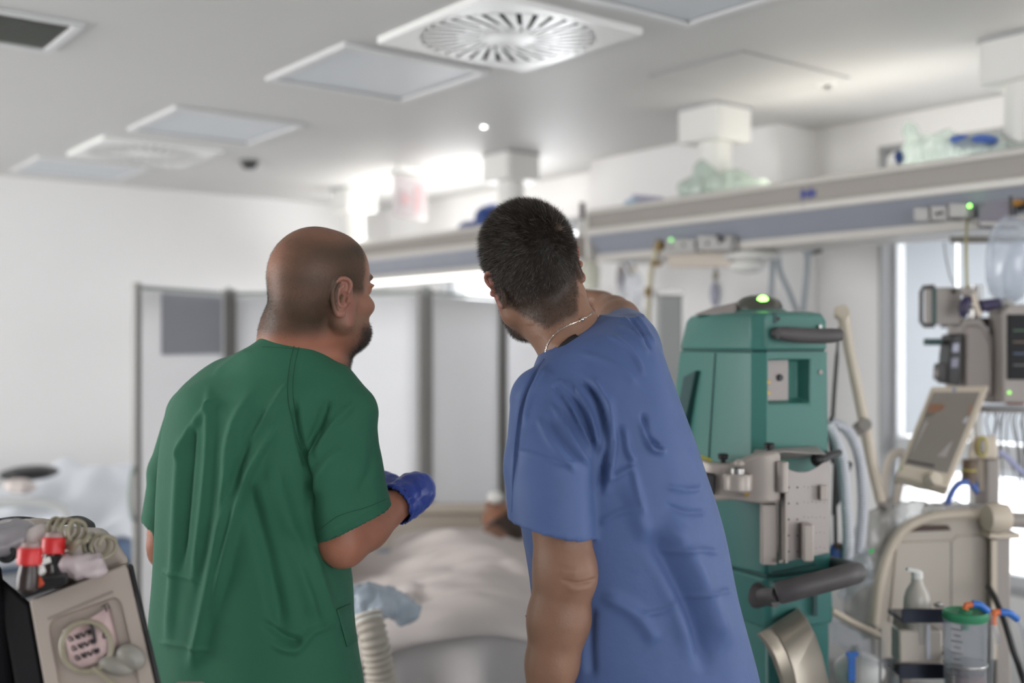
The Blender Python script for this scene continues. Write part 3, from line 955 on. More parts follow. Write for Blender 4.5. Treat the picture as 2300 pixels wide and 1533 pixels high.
def legs(root, hip_c, hw, zt, turn, cloth, feet):
    """trousers and shoes down to the floor"""
    fd = Field((hip_c[0] - .4, hip_c[1] - .35, .02), (hip_c[0] + .4, hip_c[1] + .4, zt + .02), .011)
    for sx, (fx, fy) in zip((-1, 1), feet):
        hx, hy = hip_c[0] + sx * hw * math.cos(turn) * .5, hip_c[1] + sx * hw * math.sin(turn) * .5
        fd.chain([(hx, hy, zt - .05), ((hx * .5 + fx * .5), (hy + fy) / 2 - .0, zt * .52), (fx, fy, .07)], [.092, .075, .068], .03)
    fd.ell((hip_c[0], hip_c[1], zt - .05), (.17, .12, .12), None, .04)
    fd.plane((0, 0, .06), (0, 0, -1)); fd.plane((0, 0, zt), (0, 0, 1))
    V, Q = fd.mesh(); V = relax(V, Q, 2)
    np_object('trousers', V, Q, cloth, root)
    for (fx, fy) in feet:
        sh = MB(CFM); R = []
        for t in np.linspace(0, 1, 9):
            w = .045 * math.sin(min(1, t * 1.5 + .25) * PI / 2) * (1 - max(0, t - .75) ** 2 * 6) ; h = .085 * (1 - .55 * t) + .01
            R.append([(fx + w * math.cos(a), fy - .1 + .27 * t, max(.002, h / 2 + h / 2 * math.sin(a))) for a in np.linspace(0, 2 * PI, 16, endpoint=False)])
        sh.rings(R)
        part('shoe', sh, M_SHOE, root, sub=1)

# ------------------------------------------------------------------ the man in green
def green_man():
    c0 = V3(575, 1000, 2.06)
    root = thing('person', 'bald man in a green scrub top with dark beard and blue glove', 'person', FR((c0.x, c0.y, 0)))
    Rh = rotm(math.radians(-37), math.radians(4), math.radians(3))
    ho = V3(723, 668, 2.02)
    fd = Field((-.74, 1.74, .76), (-.06, 2.62, 1.79), .0025)
    fd.f[:] = .5
    T = head(fd, ho, Rh, 1.0, ear=1.08, beard=1.0, flare=30, zf=.84)
    nb = V3(664, 815, 2.055)
    fd.chain([V3(683, 680, 2.03), V3(676, 745, 2.035), nb], [.061, .060, .070], .03)
    fd.chain([T((0, -.062, -.005)), V3(668, 735, 2.015)], [.045, .052], .02)
    fd.chain([T((0, .022, -.075)), V3(705, 800, 2.05)], [.050, .052], .02)
    fd.ell(V3(650, 760, 2.02), (.05, .05, .05), None, .04)
    fd.loft(dense(rows_px([(830, 560, 760, .06), (880, 460, 790, .09), (960, 395, 775, .105), (1100, 395, 740, .10), (1250, 395, 740, .10), (1480, 385, 770, .115)], 2.06, -.3)), 2.2, .05)
    fd.chain([nb, V3(448, 930, 2.12)], [.056, .036], .04); fd.chain([nb, V3(765, 935, 2.01)], [.056, .040], .04)
    # his right arm: bent at the elbow, forearm forward
    sh, el, wr = V3(775, 930, 2.01), V3(771, 1214, 1.985), V3(908, 1120, 2.11)
    fd.chain([sh, V3(770, 1080, 1.99), el], [.046, .051, .043], .02)
    fd.cone(el, V3(768, 1232, 1.98), .030, .027, .02)
    fd.chain([el, V3(820, 1180, 2.03), wr], [.044, .044, .0285], .02)
    yv = np.array((-.72, .66, .20)); yv /= np.linalg.norm(yv)
    xv = np.array((.45, .75, .35)); xv -= yv * (xv @ yv); xv /= np.linalg.norm(xv)
    zv = np.cross(xv, yv)
    Rg = np.stack([xv, yv, zv], 1)
    hand(fd, wr + Vector(yv * .012), Rg, 1.0, 1, (.55, .6, .7, .75), .6)
    # his left arm: elbow shows at the side, forearm in front of him
    sl, e2, w2 = V3(428, 945, 2.13), V3(368, 1222, 2.22), V3(425, 1345, 2.40)
    fd.chain([sl, e2], [.036, .040], .01); fd.chain([e2, V3(388, 1285, 2.31), w2], [.038, .036, .027], .015)
    y2 = np.array((.85, .45, -.1)); y2 /= np.linalg.norm(y2); x2 = np.array((0, .25, 1.)); x2 -= y2 * (x2 @ y2); x2 /= np.linalg.norm(x2)
    hand(fd, w2, np.stack([x2, y2, np.cross(x2, y2)], 1), 1.0, 1, (.4, .5, .5, .6), .4)
    V, Q = fd.mesh(); V, Q = drop_loose(V, Q); V = relax(V, Q, 3)
    N = normals(V, Q)
    # skin, stubble and beard as the colour of the skin itself
    L = (V - np.array(ho)) @ Rh      # head coordinates
    col = np.tile(np.array((.335, .170, .112)), (len(V), 1))
    n1 = noise3(V, 130, 1); n2 = noise3(V, 45, 2)
    red = smooth01(-L[:, 2], -.02, .09) * smooth01(-np.abs(L[:, 0]), -.12, -.02)
    inhead = (L[:, 2] > -.14) & (np.linalg.norm(L, axis=1) < .165)
    ih = np.linalg.norm(L, axis=1) < .165
    col = np.where(inhead[:, None], col * (1 + .05 * n2[:, None]) * np.array((1.0, .93, .92)), col)
    scalp = smooth01(-.022 - L[:, 1] + np.clip(L[:, 2], 0, 1) * .62 + .012 * n2, -.05, .015) * smooth01(L[:, 2], -.082, -.05)
    temple = smooth01(L[:, 2], -.005, .02) * smooth01(.052 + .006 * n2 - L[:, 1], -.006, .012)
    hair = np.maximum(scalp, temple) * (np.abs(L[:, 0]) < .079) * ih
    hair = hair * (1 - np.exp(-(np.linalg.norm(np.stack([np.abs(L[:, 0]) - .074, L[:, 1] + .014, L[:, 2] + .024], 1), axis=1) / .026) ** 2))
    top = np.linalg.norm(L - np.array((-.022, -.092, .062)), axis=1) + .006 * n2; spot = np.exp(-((top / .043) ** 2))
    thin = smooth01(L[:, 2], .085, .125)
    dens = hair * (1 - .75 * spot) * (1 - .58 * thin)
    low = smooth01(-L[:, 2], .04, .09)[:, None]; col = col * (1 + low * np.array((.16, -.04, -.10)))
    col = col * (1 + .18 * spot[:, None] * hair[:, None]); dk = (.82 + .10 * n2)[:, None] * dens[:, None]
    col = col * (1 - dk) + np.array((.066, .046, .029)) * dk
    bd = smooth01(L[:, 1], -.005, .045) * smooth01(-L[:, 2] + .004 * n1, .040, .070) * (L[:, 2] > -.145) * ih
    stub = smooth01(L[:, 1], -.02, .03) * smooth01(-L[:, 2], .010, .045) * (L[:, 2] > -.14) * .5 * ih
    col = col * (1 - stub[:, None]) + np.array((.16, .10, .065)) * stub[:, None]
    front = smooth01(L[:, 1], .012, .050) * bd
    col = col * (1 - .8 * np.maximum(front, bd * .5)[:, None]) + np.array((.022, .018, .016)) * (.8 * np.maximum(front, bd * .5)[:, None])
    earm = (np.abs(L[:, 0]) > .078) & (np.abs(L[:, 2]) < .05) & (L[:, 1] < .03)
    col[earm] = (.33, .145, .105)
    lid = (np.hypot(np.abs(L[:, 0]) - .031, L[:, 2] - .013) < .009) & (L[:, 1] > .085)
    col[lid] = (.6, .58, .55)
    brow = smooth01(-np.abs(L[:, 2] - .036), -.008, -.003) * (L[:, 1] > .06) * (np.abs(L[:, 0]) > .012) * (np.abs(L[:, 0]) < .055)
    col = col * (1 - .7 * brow[:, None]) + np.array((.05, .035, .025)) * .7 * brow[:, None]
    body = np_object('body', V, Q, M_SKIN, root, col)
    # cropped hair and beard as single short hairs
    wgt = dens * (1 - earm)
    P, f = sample(V, Q, wgt ** 1.6, 26000, 3); Nf = N[Q[f]].mean(1); Lp = (P - np.array(ho)) @ Rh
    rs = np.random.RandomState(5)
    down = (Rh @ np.array((0, -.35, -1.0))); D = down + rs.normal(size=P.shape) * .45 + Nf * .45
    D /= np.linalg.norm(D, axis=1)[:, None]
    g = rs.rand(len(P), 1); hc = np.array((.085, .058, .036)) * (.6 + .9 * g)
    strands('cropped_hair', P, Nf, D, .0032 + .0022 * rs.rand(len(P)), np.full(len(P), .00007), hc, M_HAIR, root, 1)
    P, f = sample(V, Q, front * (1 - earm), 12000, 4); Nf = N[Q[f]].mean(1)
    D = (Rh @ np.array((0, .35, -1.0))) + rs.normal(size=P.shape) * .4 + Nf * .7; D /= np.linalg.norm(D, axis=1)[:, None]
    strands('beard', P, Nf, D, .004 + .004 * rs.rand(len(P)), np.full(len(P), .00012), np.array((.035, .026, .02)) * (.5 + rs.rand(len(P), 1)), M_HAIR, root, 2)
    # scrub top
    fs = Field((-.76, 1.72, .78), (-.05, 2.45, 1.62), .0037)
    rows = [(752, 600, 720, .070, -.02), (770, 585, 735, .082, -.02), (800, 530, 760, .098, -.01), (840, 465, 790, .11), (885, 405, 800, .128), (940, 380, 790, .14), (1010, 368, 778, .145), (1100, 362, 764, .145), (1200, 357, 766, .145),
            (1300, 349, 787, .147), (1400, 340, 796, .15), (1500, 337, 812, .155), (1600, 330, 828, .158), (1680, 325, 838, .16)]
    fs.loft(dense(rows_px(rows, 2.06, -.3)), 2.35, .0)
    fs.chain([V3(635, 822, 2.05), V3(520, 865, 2.08), V3(432, 925, 2.12)], [.046, .050, .050], .03)
    fs.chain([V3(720, 858, 2.03), V3(783, 926, 2.0)], [.046, .056], .03)
    # sleeves
    s0, s1, s2 = V3(772, 935, 2.0), V3(770, 1050, 1.985), V3(806, 1225, 1.985)
    sl_ = fs.twin()
    sl_.chain([s0, s1, s2], [.062, .0715, .073], .012)
    nrm = np.array((.40, .06, -.86))
    sl_.plane(V3(802, 1172, 1.98), nrm, lo=np.array(V3(690, 1330, 1.85)), hi=np.array(V3(930, 1040, 2.15)) + 0)
    sl_.chain([V3(778, 1080, 1.985), V3(815, 1260, 1.985)], [.060, .0695], .004, 'sub')
    fs.join(sl_, .008); sl_ = fs.twin()
    t0, t1 = V3(428, 935, 2.13), V3(368, 1215, 2.205)
    sl_.chain([t0, V3(390, 1060, 2.165), t1], [.050, .049, .046], .012)
    sl_.plane(V3(350, 1172, 2.2), np.array((-.45, .15, -.80)), lo=np.array(V3(280, 1300, 2.1)), hi=np.array(V3(400, 1100, 2.33)))
    sl_.chain([V3(385, 1090, 2.17), V3(366, 1240, 2.21)], [.038, .0425], .003, 'sub')
    fs.join(sl_, .008)
    # neck opening and hem
    fs.chain([V3(668, 822, 2.08), V3(688, 690, 2.055)], [.070, .073], .004, 'sub')
    fs.plane(V3(660, 755, 1.98), (.12, -.30, 1.0), lo=np.array(V3(500, 830, 1.9)), hi=np.array(V3(830, 700, 2.3)))
    fs.loft([(z, c0.x - .004, c0.y, .17, .13, -.3) for z in (.70, .90)], 2.3, .004, 'sub')
    V, Q = fs.mesh(); V, Q = drop_loose(V, Q); V = relax(V, Q, 4)
    N = normals(V, Q)
    V = wobble(V, N, .0022, 28, 3, (1, 1, .25))
    ridge = [
        ([(575, 860), (520, 980), (505, 1130), (455, 1400), (425, 1520)], 17, .011), ([(640, 930), (560, 1060), (520, 1200), (470, 1420)], 12, .009),
        ([(470, 850), (468, 1000), (455, 1150), (430, 1350)], 12, .007), ([(410, 960), (400, 1100), (390, 1300), (375, 1480)], 13, .007),
        ([(655, 850), (600, 930), (545, 1010)], 10, .006), ([(500, 880), (430, 960), (395, 1040)], 10, .006),
        ([(610, 1010), (640, 1150), (690, 1300), (720, 1420)], 22, .009), ([(545, 1060), (600, 1250), (640, 1450)], 24, -.010),
        ([(605, 900), (545, 1020), (490, 1180)], 10, -.006), ([(435, 930), (425, 1080), (405, 1300)], 9, -.006),
        ([(560, 780), (530, 800), (470, 850)], 8, .003), ([(660, 890), (668, 960), (690, 1050), (700, 1160)], 9, -.010),
        ([(720, 960), (700, 1010), (690, 1100)], 9, .006), ([(740, 890), (715, 960), (690, 1010)], 10, -.006), ([(800, 900), (745, 960), (700, 1040)], 11, .006),
        ([(770, 1000), (720, 1060), (700, 1120)], 12, .004), ([(845, 960), (835, 1050), (800, 1120)], 14, -.004),
        ([(600, 1440), (660, 1460), (700, 1420), (750, 1400)], 11, .006), ([(580, 1390), (640, 1430), (680, 1440)], 10, -.006),
        ([(360, 1280), (400, 1290), (470, 1310)], 6, .003), ([(350, 1440), (420, 1450), (480, 1460)], 6, .003),
        ([(690, 1200), (730, 1330), (760, 1420)], 14, .006), ([(640, 1180), (690, 1290), (730, 1400)], 14, -.006),
        ([(860, 1120), (800, 1165), (735, 1200)], 5, .0015),
    ]
    V = folds(V, N, ridge)
    top = np_object('scrub_top', V, Q, M_GREEN, root)
    # raglan seam with a double row of stitches, sleeve hem stitch, pocket
    sm = MB(CFM)
    for off in (0, 12):
        pts = project(V, Q, [(p.x + off, p.y) for p in spline([(662, 772, 0), (652, 810, 0), (646, 860, 0), (650, 915, 0), (668, 985, 0), (678, 1010, 0)], 9)])
        if len(pts) > 3: sm.tube(pts, .0005 if off else .0008, 6)
    pts = project(V, Q, [(p.x, p.y) for p in spline([(588, 778, 0), (630, 780, 0), (668, 784, 0)], 8)])
    if len(pts) > 3: sm.tube(pts, .0005, 6)
    pts = project(V, Q, [(p.x, p.y) for p in spline([(874, 1118, 0), (820, 1140, 0), (760, 1158, 0), (716, 1190, 0)], 9)])
    if len(pts) > 3: sm.tube(pts, .0005, 6)
    part('seam', sm, M_THREAD, top)
    pk = MB(CFM); tree_pts = []
    def edge(y): return 790 + (y - 1370) * .17
    ys = np.linspace(1368, 1600, 12)
    okp = True; Rw = []
    for y in ys:
        u0 = 757 + (y - 1368) * .27; u1 = edge(y)
        pr = project(V, Q, [(u0 + (u1 - u0) * t, y - 14 * t) for t in np.linspace(0, .96, 9)], .0035 if y > 1372 else .008)
        if len(pr) == 9: Rw.append(pr)
    if len(Rw) > 3:
        n = 9
        pk.add([p for r in Rw for p in r], [(j * n + i, j * n + i + 1, (j + 1) * n + i + 1, (j + 1) * n + i) for j in range(len(Rw) - 1) for i in range(n - 1)])
        part('pocket', pk, M_GREEN, top, sol=.002)
    # glove: the hand again, slightly thicker, with a loose flared cuff
    fg = Field(np.array(wr) - .17, np.array(wr) + .19, .0028)
    hand(fg, wr + Vector(yv * .012), Rg, 1.03, 1, (.55, .6, .7, .75), .6, r=1.12)
    fa = (Vector(wr) - V3(820, 1180, 2.03)).normalized(); cp = Vector(wr)
    op = cp - fa * .022
    fg.chain([op, cp + fa * .030, cp + fa * .046], [.0415, .0395, .030], .008)
    fg.chain([cp - fa * .10, op - fa * .002, cp + fa * .012], [.05, .0385, .032], .002, 'sub')
    up = fa.cross(Vector((0, 1, 0))).normalized(); s2 = fa.cross(up).normalized()
    fg.chain([op + (up * math.cos(a) + s2 * math.sin(a)) * .0395 for a in np.linspace(0, 2 * PI, 25)], [.0032] * 25, .002)
    V, Q = fg.mesh(); V, Q = drop_loose(V, Q, 150); V = relax(V, Q, 2); N = normals(V, Q)
    V = wobble(V, N, .0016, 90, 8); V = wobble(V, normals(V, Q), .0008, 220, 4)
    np_object('glove', V, Q, M_GLOVE, root)
    legs(root, (c0.x, c0.y, 0), .2, .98, -.3, M_GREEN, ((c0.x - .13, c0.y + .08), (c0.x + .15, c0.y - .02)))
    return root
GREEN_MAN = green_man()

# ------------------------------------------------------------------ the man in blue
def blue_man():
    c0 = V3(1420, 1200, 1.88)
    root = thing('person', 'dark haired man in a blue scrub top with silver necklace, pointing ahead', 'person', FR((c0.x + .05, c0.y, 0)))
    Rh = rotm(math.radians(13), math.radians(4), math.radians(-19))
    ho = V3(1200, 622, 1.93)
    fd = Field((-.05, 1.58, .70), (.46, 2.86, 1.83), .0025)
    fd.f[:] = .5
    T = head(fd, ho, Rh, 1.0, ear=1.0, beard=1.0, flare=34)
    nb = V3(1318, 815, 1.92)
    fd.chain([V3(1218, 662, 1.93), V3(1258, 728, 1.915), nb], [.057, .054, .070], .03)
    fd.chain([V3(1295, 775, 1.915), V3(1258, 870, 1.85)], [.034, .030], .04)
    fd.loft(dense(rows_px([(800, 1270, 1440, .05), (860, 1215, 1470, .085), (940, 1200, 1490, .10), (1050, 1200, 1520, .105), (1200, 1215, 1570, .105), (1450, 1240, 1640, .115)], 1.89, .2)), 2.2, .05)
    # his left arm hangs nearest to the camera
    sh, el, wr = V3(1222, 905, 1.80), V3(1268, 1280, 1.755), V3(1222, 1600, 1.76)
    fd.chain([nb, V3(1235, 915, 1.80)], [.048, .028], .03)
    fd.chain([V3(1235, 915, 1.80), V3(1262, 1130, 1.765), el], [.032, .0525, .0475], .02)
    fd.cone(V3(1285, 1285, 1.735), V3(1290, 1300, 1.735), .030, .028, .03)
    fd.chain([el, V3(1255, 1390, 1.755), V3(1240, 1490, 1.755), wr], [.0475, .0485, .0405, .030], .02)
    y1 = np.array((.02, .10, -.99)); y1 /= np.linalg.norm(y1); x1 = np.array((.25, .95, .1)); x1 -= y1 * (x1 @ y1); x1 /= np.linalg.norm(x1)
    hand(fd, wr, np.stack([x1, y1, np.cross(x1, y1)], 1), 1.0, 1, (.25, .3, .35, .4), .2)
    # his right arm is raised and points ahead
    s2, e2, w2 = V3(1425, 790, 1.97), V3(1392, 720, 2.22), V3(1358, 682, 2.42)
    fd.chain([nb, V3(1405, 795, 1.97)], [.05, .038], .04)
    fd.chain([V3(1405, 795, 1.97), e2], [.040, .041], .02); fd.chain([e2, V3(1378, 704, 2.31), w2], [.038, .035, .026], .02)
    y2 = np.array((-.52, .84, .14)); y2 /= np.linalg.norm(y2); x2 = np.array((.9, .3, -.25)); x2 -= y2 * (x2 @ y2); x2 /= np.linalg.norm(x2)
    hand(fd, w2 + Vector(y2 * .008) + Vector((0, 0, .006)), np.stack([x2, y2, np.cross(x2, y2)], 1), 1.04, -1, (.08, 1.25, 1.35, 1.4), .9)
    V, Q = fd.mesh(); V, Q = drop_loose(V, Q); V = relax(V, Q, 3); N = normals(V, Q)
    V = folds(V, N, [([(1255, 1300), (1292, 1309), (1318, 1306), (1345, 1296)], 4, -.0028), ([(1270, 1318), (1300, 1324), (1335, 1316)], 8, .0012), ([(1250, 1280), (1300, 1286)], 12, .0015)])
    L = (V - np.array(ho)) @ Rh
    n1 = noise3(V, 130, 11); n2 = noise3(V, 45, 12)
    col = np.tile(np.array((.245, .130, .082)), (len(V), 1)) * (1 + .04 * n2[:, None])
    # hairline: down to the nape at the back, above the ears at the sides
    ih = np.linalg.norm(L, axis=1) < .165
    line = -.082 + smooth01(np.abs(L[:, 0]), .020, .072) * .048 + smooth01(L[:, 1], -.05, .02) * .035 + .004 * n2
    hair = smooth01(L[:, 2] - line, -.006, .012) * smooth01(.075 - .35 * np.abs(L[:, 0]) - L[:, 1], -.004, .01)
    earm = (np.abs(L[:, 0]) > .0785) & (np.abs(L[:, 2]) < .05) & (L[:, 1] < .03)
    hair = hair * (1 - earm) * ih
    fade = smooth01(L[:, 2] - line, .0, .085)
    hd = hair * (.68 + .3 * fade)
    col = col * (1 - hd[:, None]) + np.array((.020, .015, .011)) * hd[:, None]
    bd = smooth01(L[:, 1], -.012, .02) * smooth01(-L[:, 2] + .004 * n1, .018, .045) * (L[:, 2] > -.135) * .8 * ih
    col = col * (1 - bd[:, None]) + np.array((.045, .032, .025)) * bd[:, None]
    wsp = np.exp(-(np.linalg.norm(L - np.array((.050, -.080, .074)), axis=1) / .016) ** 2)[:, None] * .55; col = col * (1 - wsp) + np.array((.20, .12, .08)) * wsp
    col[earm] = (.29, .12, .085)
    lid = (np.hypot(np.abs(L[:, 0]) - .031, L[:, 2] - .013) < .009) & (L[:, 1] > .085)
    col[lid] = (.6, .58, .55)
    body = np_object('body', V, Q, M_SKIN, root, col)
    bV, bQ = V, Q
    # hair: longer on top, clipped short at the nape, turning out of the whorl
    rs = np.random.RandomState(21)
    wd = np.linalg.norm(L - np.array((.050, -.080, .074)), axis=1)
    P, f = sample(V, Q, hair * (.75 + .25 * fade) * (1 - .75 * np.exp(-(wd / .011) ** 2)), 54000, 7); Nf = N[Q[f]].mean(1); Lp = (P - np.array(ho)) @ Rh
    wh = np.array((.050, -.080, .074))
    away = Lp - wh; away /= np.linalg.norm(away, axis=1)[:, None] + 1e-9
    sw = np.cross(np.array((0, -.75, .65)), away) * .45 * np.exp(-(np.linalg.norm(Lp - wh, axis=1) / .05) ** 2)[:, None]
    Dl = away + sw + np.array((0, 0, -.25)) * smooth01(-Lp[:, 2], -.05, .03)[:, None]
    cl = np.sin(Lp @ np.array((210., 90, 170))) * .18 + np.sin(Lp @ np.array((-120., 230, 140))) * .18
    Dl[:, 0] += cl; Dl[:, 2] += cl * .5
    D = Dl @ Rh.T; D = D - Nf * (D * Nf).sum(1)[:, None]; D /= np.linalg.norm(D, axis=1)[:, None] + 1e-9
    lp = smooth01(Lp[:, 2], -.03, .085)
    D = D * (.82 - .15 * lp[:, None]) + Nf * (.34 + .14 * lp[:, None]) + rs.normal(size=P.shape) * .22; D /= np.linalg.norm(D, axis=1)[:, None]
    Ln = (.0042 + .0150 * lp) * (.7 + .5 * rs.rand(len(P)))
    gr = rs.rand(len(P)); pg = .045 + .10 * (Lp[:, 0] < -.02) * (Lp[:, 2] > -.05)
    hc = np.array((.026, .019, .014)) * (.5 + 1.1 * rs.rand(len(P), 1))
    hc = np.where((gr < pg)[:, None], np.array((.30, .27, .24)) * (.6 + .6 * rs.rand(len(P), 1)), hc)
    strands('short_hair', P, Nf, D, Ln, .00011 + .00006 * lp, hc, M_HAIR, root, 9)
    P, f = sample(V, Q, bd * (1 - earm), 9000, 8); Nf = N[Q[f]].mean(1)
    D = (Rh @ np.array((0, .3, -1.0))) + rs.normal(size=P.shape) * .35 + Nf * .6; D /= np.linalg.norm(D, axis=1)[:, None]
    strands('beard', P, Nf, D, .004 + .004 * rs.rand(len(P)), np.full(len(P), .00012), np.array((.04, .03, .022)) * (.5 + rs.rand(len(P), 1)), M_HAIR, root, 10)
    # scrub top
    fs = Field((-.06, 1.55, .76), (.50, 2.35, 1.63), .0037)
    rows = [(712, 1345, 1440, .055, .03), (740, 1300, 1458, .08, .02), (762, 1270, 1470, .095, .01), (800, 1225, 1488, .105), (850, 1195, 1503, .125), (920, 1175, 1528, .14), (1000, 1165, 1560, .148), (1100, 1166, 1592, .15), (1180, 1172, 1615, .15),
            (1250, 1186, 1632, .15), (1320, 1196, 1648, .15), (1420, 1200, 1672, .153), (1533, 1204, 1700, .157), (1640, 1205, 1724, .16)]
    fs.loft(dense(rows_px(rows, 1.89, .2)), 2.35, .0)
    fs.plane(V3(1285, 712, 1.84), (-.60, -.30, .80), lo=np.array(V3(1130, 860, 1.75)), hi=np.array(V3(1400, 640, 2.1)))
    fs.chain([V3(1284, 840, 1.88), V3(1222, 893, 1.82)], [.046, .053], .03)
    fs.chain([V3(1285, 815, 1.9), V3(1412, 778, 1.94)], [.050, .053], .04)
    s0, s1, s2_ = V3(1216, 900, 1.815), V3(1236, 1040, 1.775), V3(1243, 1230, 1.75)
    sl_ = fs.twin()
    sl_.chain([s0, s1, s2_], [.054, .0735, .0705], .012)
    nrm = np.array((-.19, .05, -.95))
    sl_.plane(V3(1240, 1186, 1.75), nrm, lo=np.array(V3(1090, 1330, 1.63)), hi=np.array(V3(1352, 1100, 1.832)))
    sl_.chain([V3(1238, 1060, 1.765), V3(1243, 1260, 1.75)], [.060, .0665], .004, 'sub')
    fs.join(sl_, .008); sl_ = fs.twin()
    r0, r1 = V3(1418, 790, 1.97), V3(1400, 742, 2.20)
    sl_.chain([r0, r1], [.058, .052], .014)
    sl_.plane(V3(1406, 750, 2.16), np.array((-.1, 1, .1)), lo=np.array((.05, 2.05, 1.45)), hi=np.array((.45, 2.34, 1.63)))
    sl_.chain([V3(1412, 760, 2.10), V3(1400, 738, 2.28)], [.042, .048], .004, 'sub')
    fs.join(sl_, .010)
    fs.chain([V3(1312, 838, 1.955), V3(1272, 740, 1.945), V3(1230, 650, 1.95)], [.068, .070, .08], .004, 'sub')
    fs.loft([(z, c0.x + .03, c0.y, .16, .13, .2) for z in (.70, .88)], 2.3, .004, 'sub')
    V, Q = fs.mesh(); V, Q = drop_loose(V, Q); V = relax(V, Q, 4); N = normals(V, Q)
    V = wobble(V, N, .0016, 30, 5, (1, 1, .4))
    ridge = [
        ([(1215, 815), (1180, 880), (1165, 960), (1150, 1120)], 5, -.004), ([(1228, 812), (1192, 885), (1175, 960)], 7, .003),
        ([(1296, 842), (1340, 895), (1362, 980), (1354, 1050), (1345, 1110)], 6, -.012), ([(1316, 840), (1360, 900), (1380, 985), (1370, 1060), (1358, 1120)], 7, .006),
        ([(1288, 862), (1324, 925), (1346, 1010)], 6, .007), ([(1276, 872), (1310, 938), (1338, 1025)], 5, -.006), ([(1262, 880), (1300, 948), (1334, 1030)], 6, .006),
        ([(1252, 905), (1290, 965), (1326, 1038)], 5, -.005), ([(1236, 900), (1278, 985), (1328, 1052)], 7, .006), ([(1222, 925), (1262, 990), (1312, 1050)], 6, -.004), ([(1205, 930), (1240, 1000), (1300, 1066)], 8, .004),
        ([(1250, 850), (1275, 870), (1300, 910)], 6, .004), ([(1238, 862), (1262, 890), (1282, 925)], 5, -.003),
        ([(1365, 880), (1370, 960), (1355, 1060)], 10, .007), ([(1330, 840), (1362, 930), (1358, 1030)], 9, .006),
        ([(1400, 950), (1410, 1010), (1425, 1040)], 8, .006), ([(1445, 920), (1455, 980), (1490, 1010)], 7, -.007), ([(1440, 940), (1462, 1005), (1500, 1015)], 8, .006),
        ([(1360, 1080), (1400, 1060), (1430, 1040)], 8, .004), ([(1420, 1040), (1430, 1100), (1445, 1160)], 10, .005), ([(1340, 1180), (1390, 1150), (1440, 1140)], 8, .003),
        ([(1440, 1180), (1500, 1280), (1560, 1400), (1600, 1530)], 26, -.012), ([(1490, 1150), (1570, 1290), (1640, 1470)], 30, .010),
        ([(1400, 1050), (1450, 1200), (1520, 1350), (1560, 1500)], 24, .006), ([(1345, 1330), (1430, 1380), (1480, 1450)], 20, .006), ([(1330, 1350), (1325, 1440), (1330, 1530)], 14, -.006),
        ([(1480, 1240), (1560, 1235), (1620, 1240)], 7, .004), ([(1530, 1345), (1600, 1330), (1650, 1325)], 6, .003), ([(1490, 1090), (1540, 1100), (1580, 1095)], 7, .003),
        ([(1490, 1130), (1540, 1150), (1590, 1150)], 7, -.003), ([(1430, 1380), (1490, 1370), (1530, 1345)], 6, .003), ([(1150, 1010), (1200, 1020), (1260, 1040), (1320, 1035)], 5, .002),
        ([(1390, 730), (1430, 760), (1460, 800)], 6, .003), ([(1360, 745), (1420, 790), (1450, 850)], 7, .003), ([(1420, 700), (1450, 735), (1475, 780)], 4, .004), ([(1410, 706), (1440, 745), (1465, 790)], 4, -.004),
        ([(1395, 706), (1425, 740), (1450, 775)], 4, .003), ([(1300, 790), (1380, 820), (1440, 870)], 9, .003),
    ]
    V = folds(V, N, ridge)
    top = np_object('scrub_top', V, Q, M_BLUE, root)
    sm = MB(CFM)
    for pl in ([(1222, 806), (1190, 850), (1170, 905), (1158, 980), (1152, 1060), (1149, 1150)], [(1236, 790), (1275, 757), (1340, 708)]):
        pts = project(V, Q, [(p.x, p.y) for p in spline([(x, y, 0) for x, y in pl], 9)])
        if len(pts) > 3: sm.tube(pts, .0011, 6)
    part('seam', sm, M_BLUE, top)
    # pocket corner that sticks out at his left hip
    q = V3(1196, 1385, 1.90)
    pk = MB(CFM).prism([(q.x + .06, q.z + .012), (q.x - .013, q.z + .006), (q.x + .01, q.z - .045), (q.x + .06, q.z - .06)], 1, 1.885, 1.889)
    part('pocket', pk, M_BLUE, top)
    # necklace: two fine twisted strands and a bead; black undershirt at the collar
    ch = [(p.x, p.y) for p in spline([(1221, 800, 0), (1232, 768, 0), (1255, 742, 0), (1288, 725, 0), (1310, 716, 0), (1334, 700, 0)], 14)]
    pts = project(bV, bQ, ch, .0016)
    nk = MB(CFM)
    for ph in (0, PI):
        nk.tube([p + Vector((.0008 * math.cos(i * 1.1 + ph), 0, .0008 * math.sin(i * 1.1 + ph))) for i, p in enumerate(pts)], .00048, 6)
    part('necklace', nk, M_SILVER, root)
    b = project(bV, bQ, [(1308, 717)], .004)
    if b: part('bead', MB(CFM).ball(b[0], .0036, 12, 8).ball(b[0] + Vector((.004, 0, .003)), .002, 10, 6), M_SILVER, bpy.data.objects[nk and 'necklace'])
    u = MB(CFM); A = [(1234, 806), (1248, 786), (1262, 770), (1278, 757), (1292, 750)]; B = [(1252, 822), (1268, 800), (1284, 782), (1298, 768), (1306, 760)]
    Rr = []
    for (a, c) in zip(A, B):
        r = project(bV, bQ, [(a[0] + (c[0] - a[0]) * t, a[1] + (c[1] - a[1]) * t) for t in np.linspace(0, 1, 5)], .003)
        if len(r) == 5: Rr.append(r)
    if len(Rr) > 2:
        u.add([p for r in Rr for p in r], [(j * 5 + i, j * 5 + i + 1, (j + 1) * 5 + i + 1, (j + 1) * 5 + i) for j in range(len(Rr) - 1) for i in range(4)])
        part('undershirt', u, M_UNDER, root, sol=.002)
    legs(root, (c0.x + .05, c0.y, 0), .2, .95, .2, M_BLUE, ((c0.x - .03, c0.y + .04), (c0.x + .22, c0.y + .08)))
    return root
BLUE_MAN = blue_man()
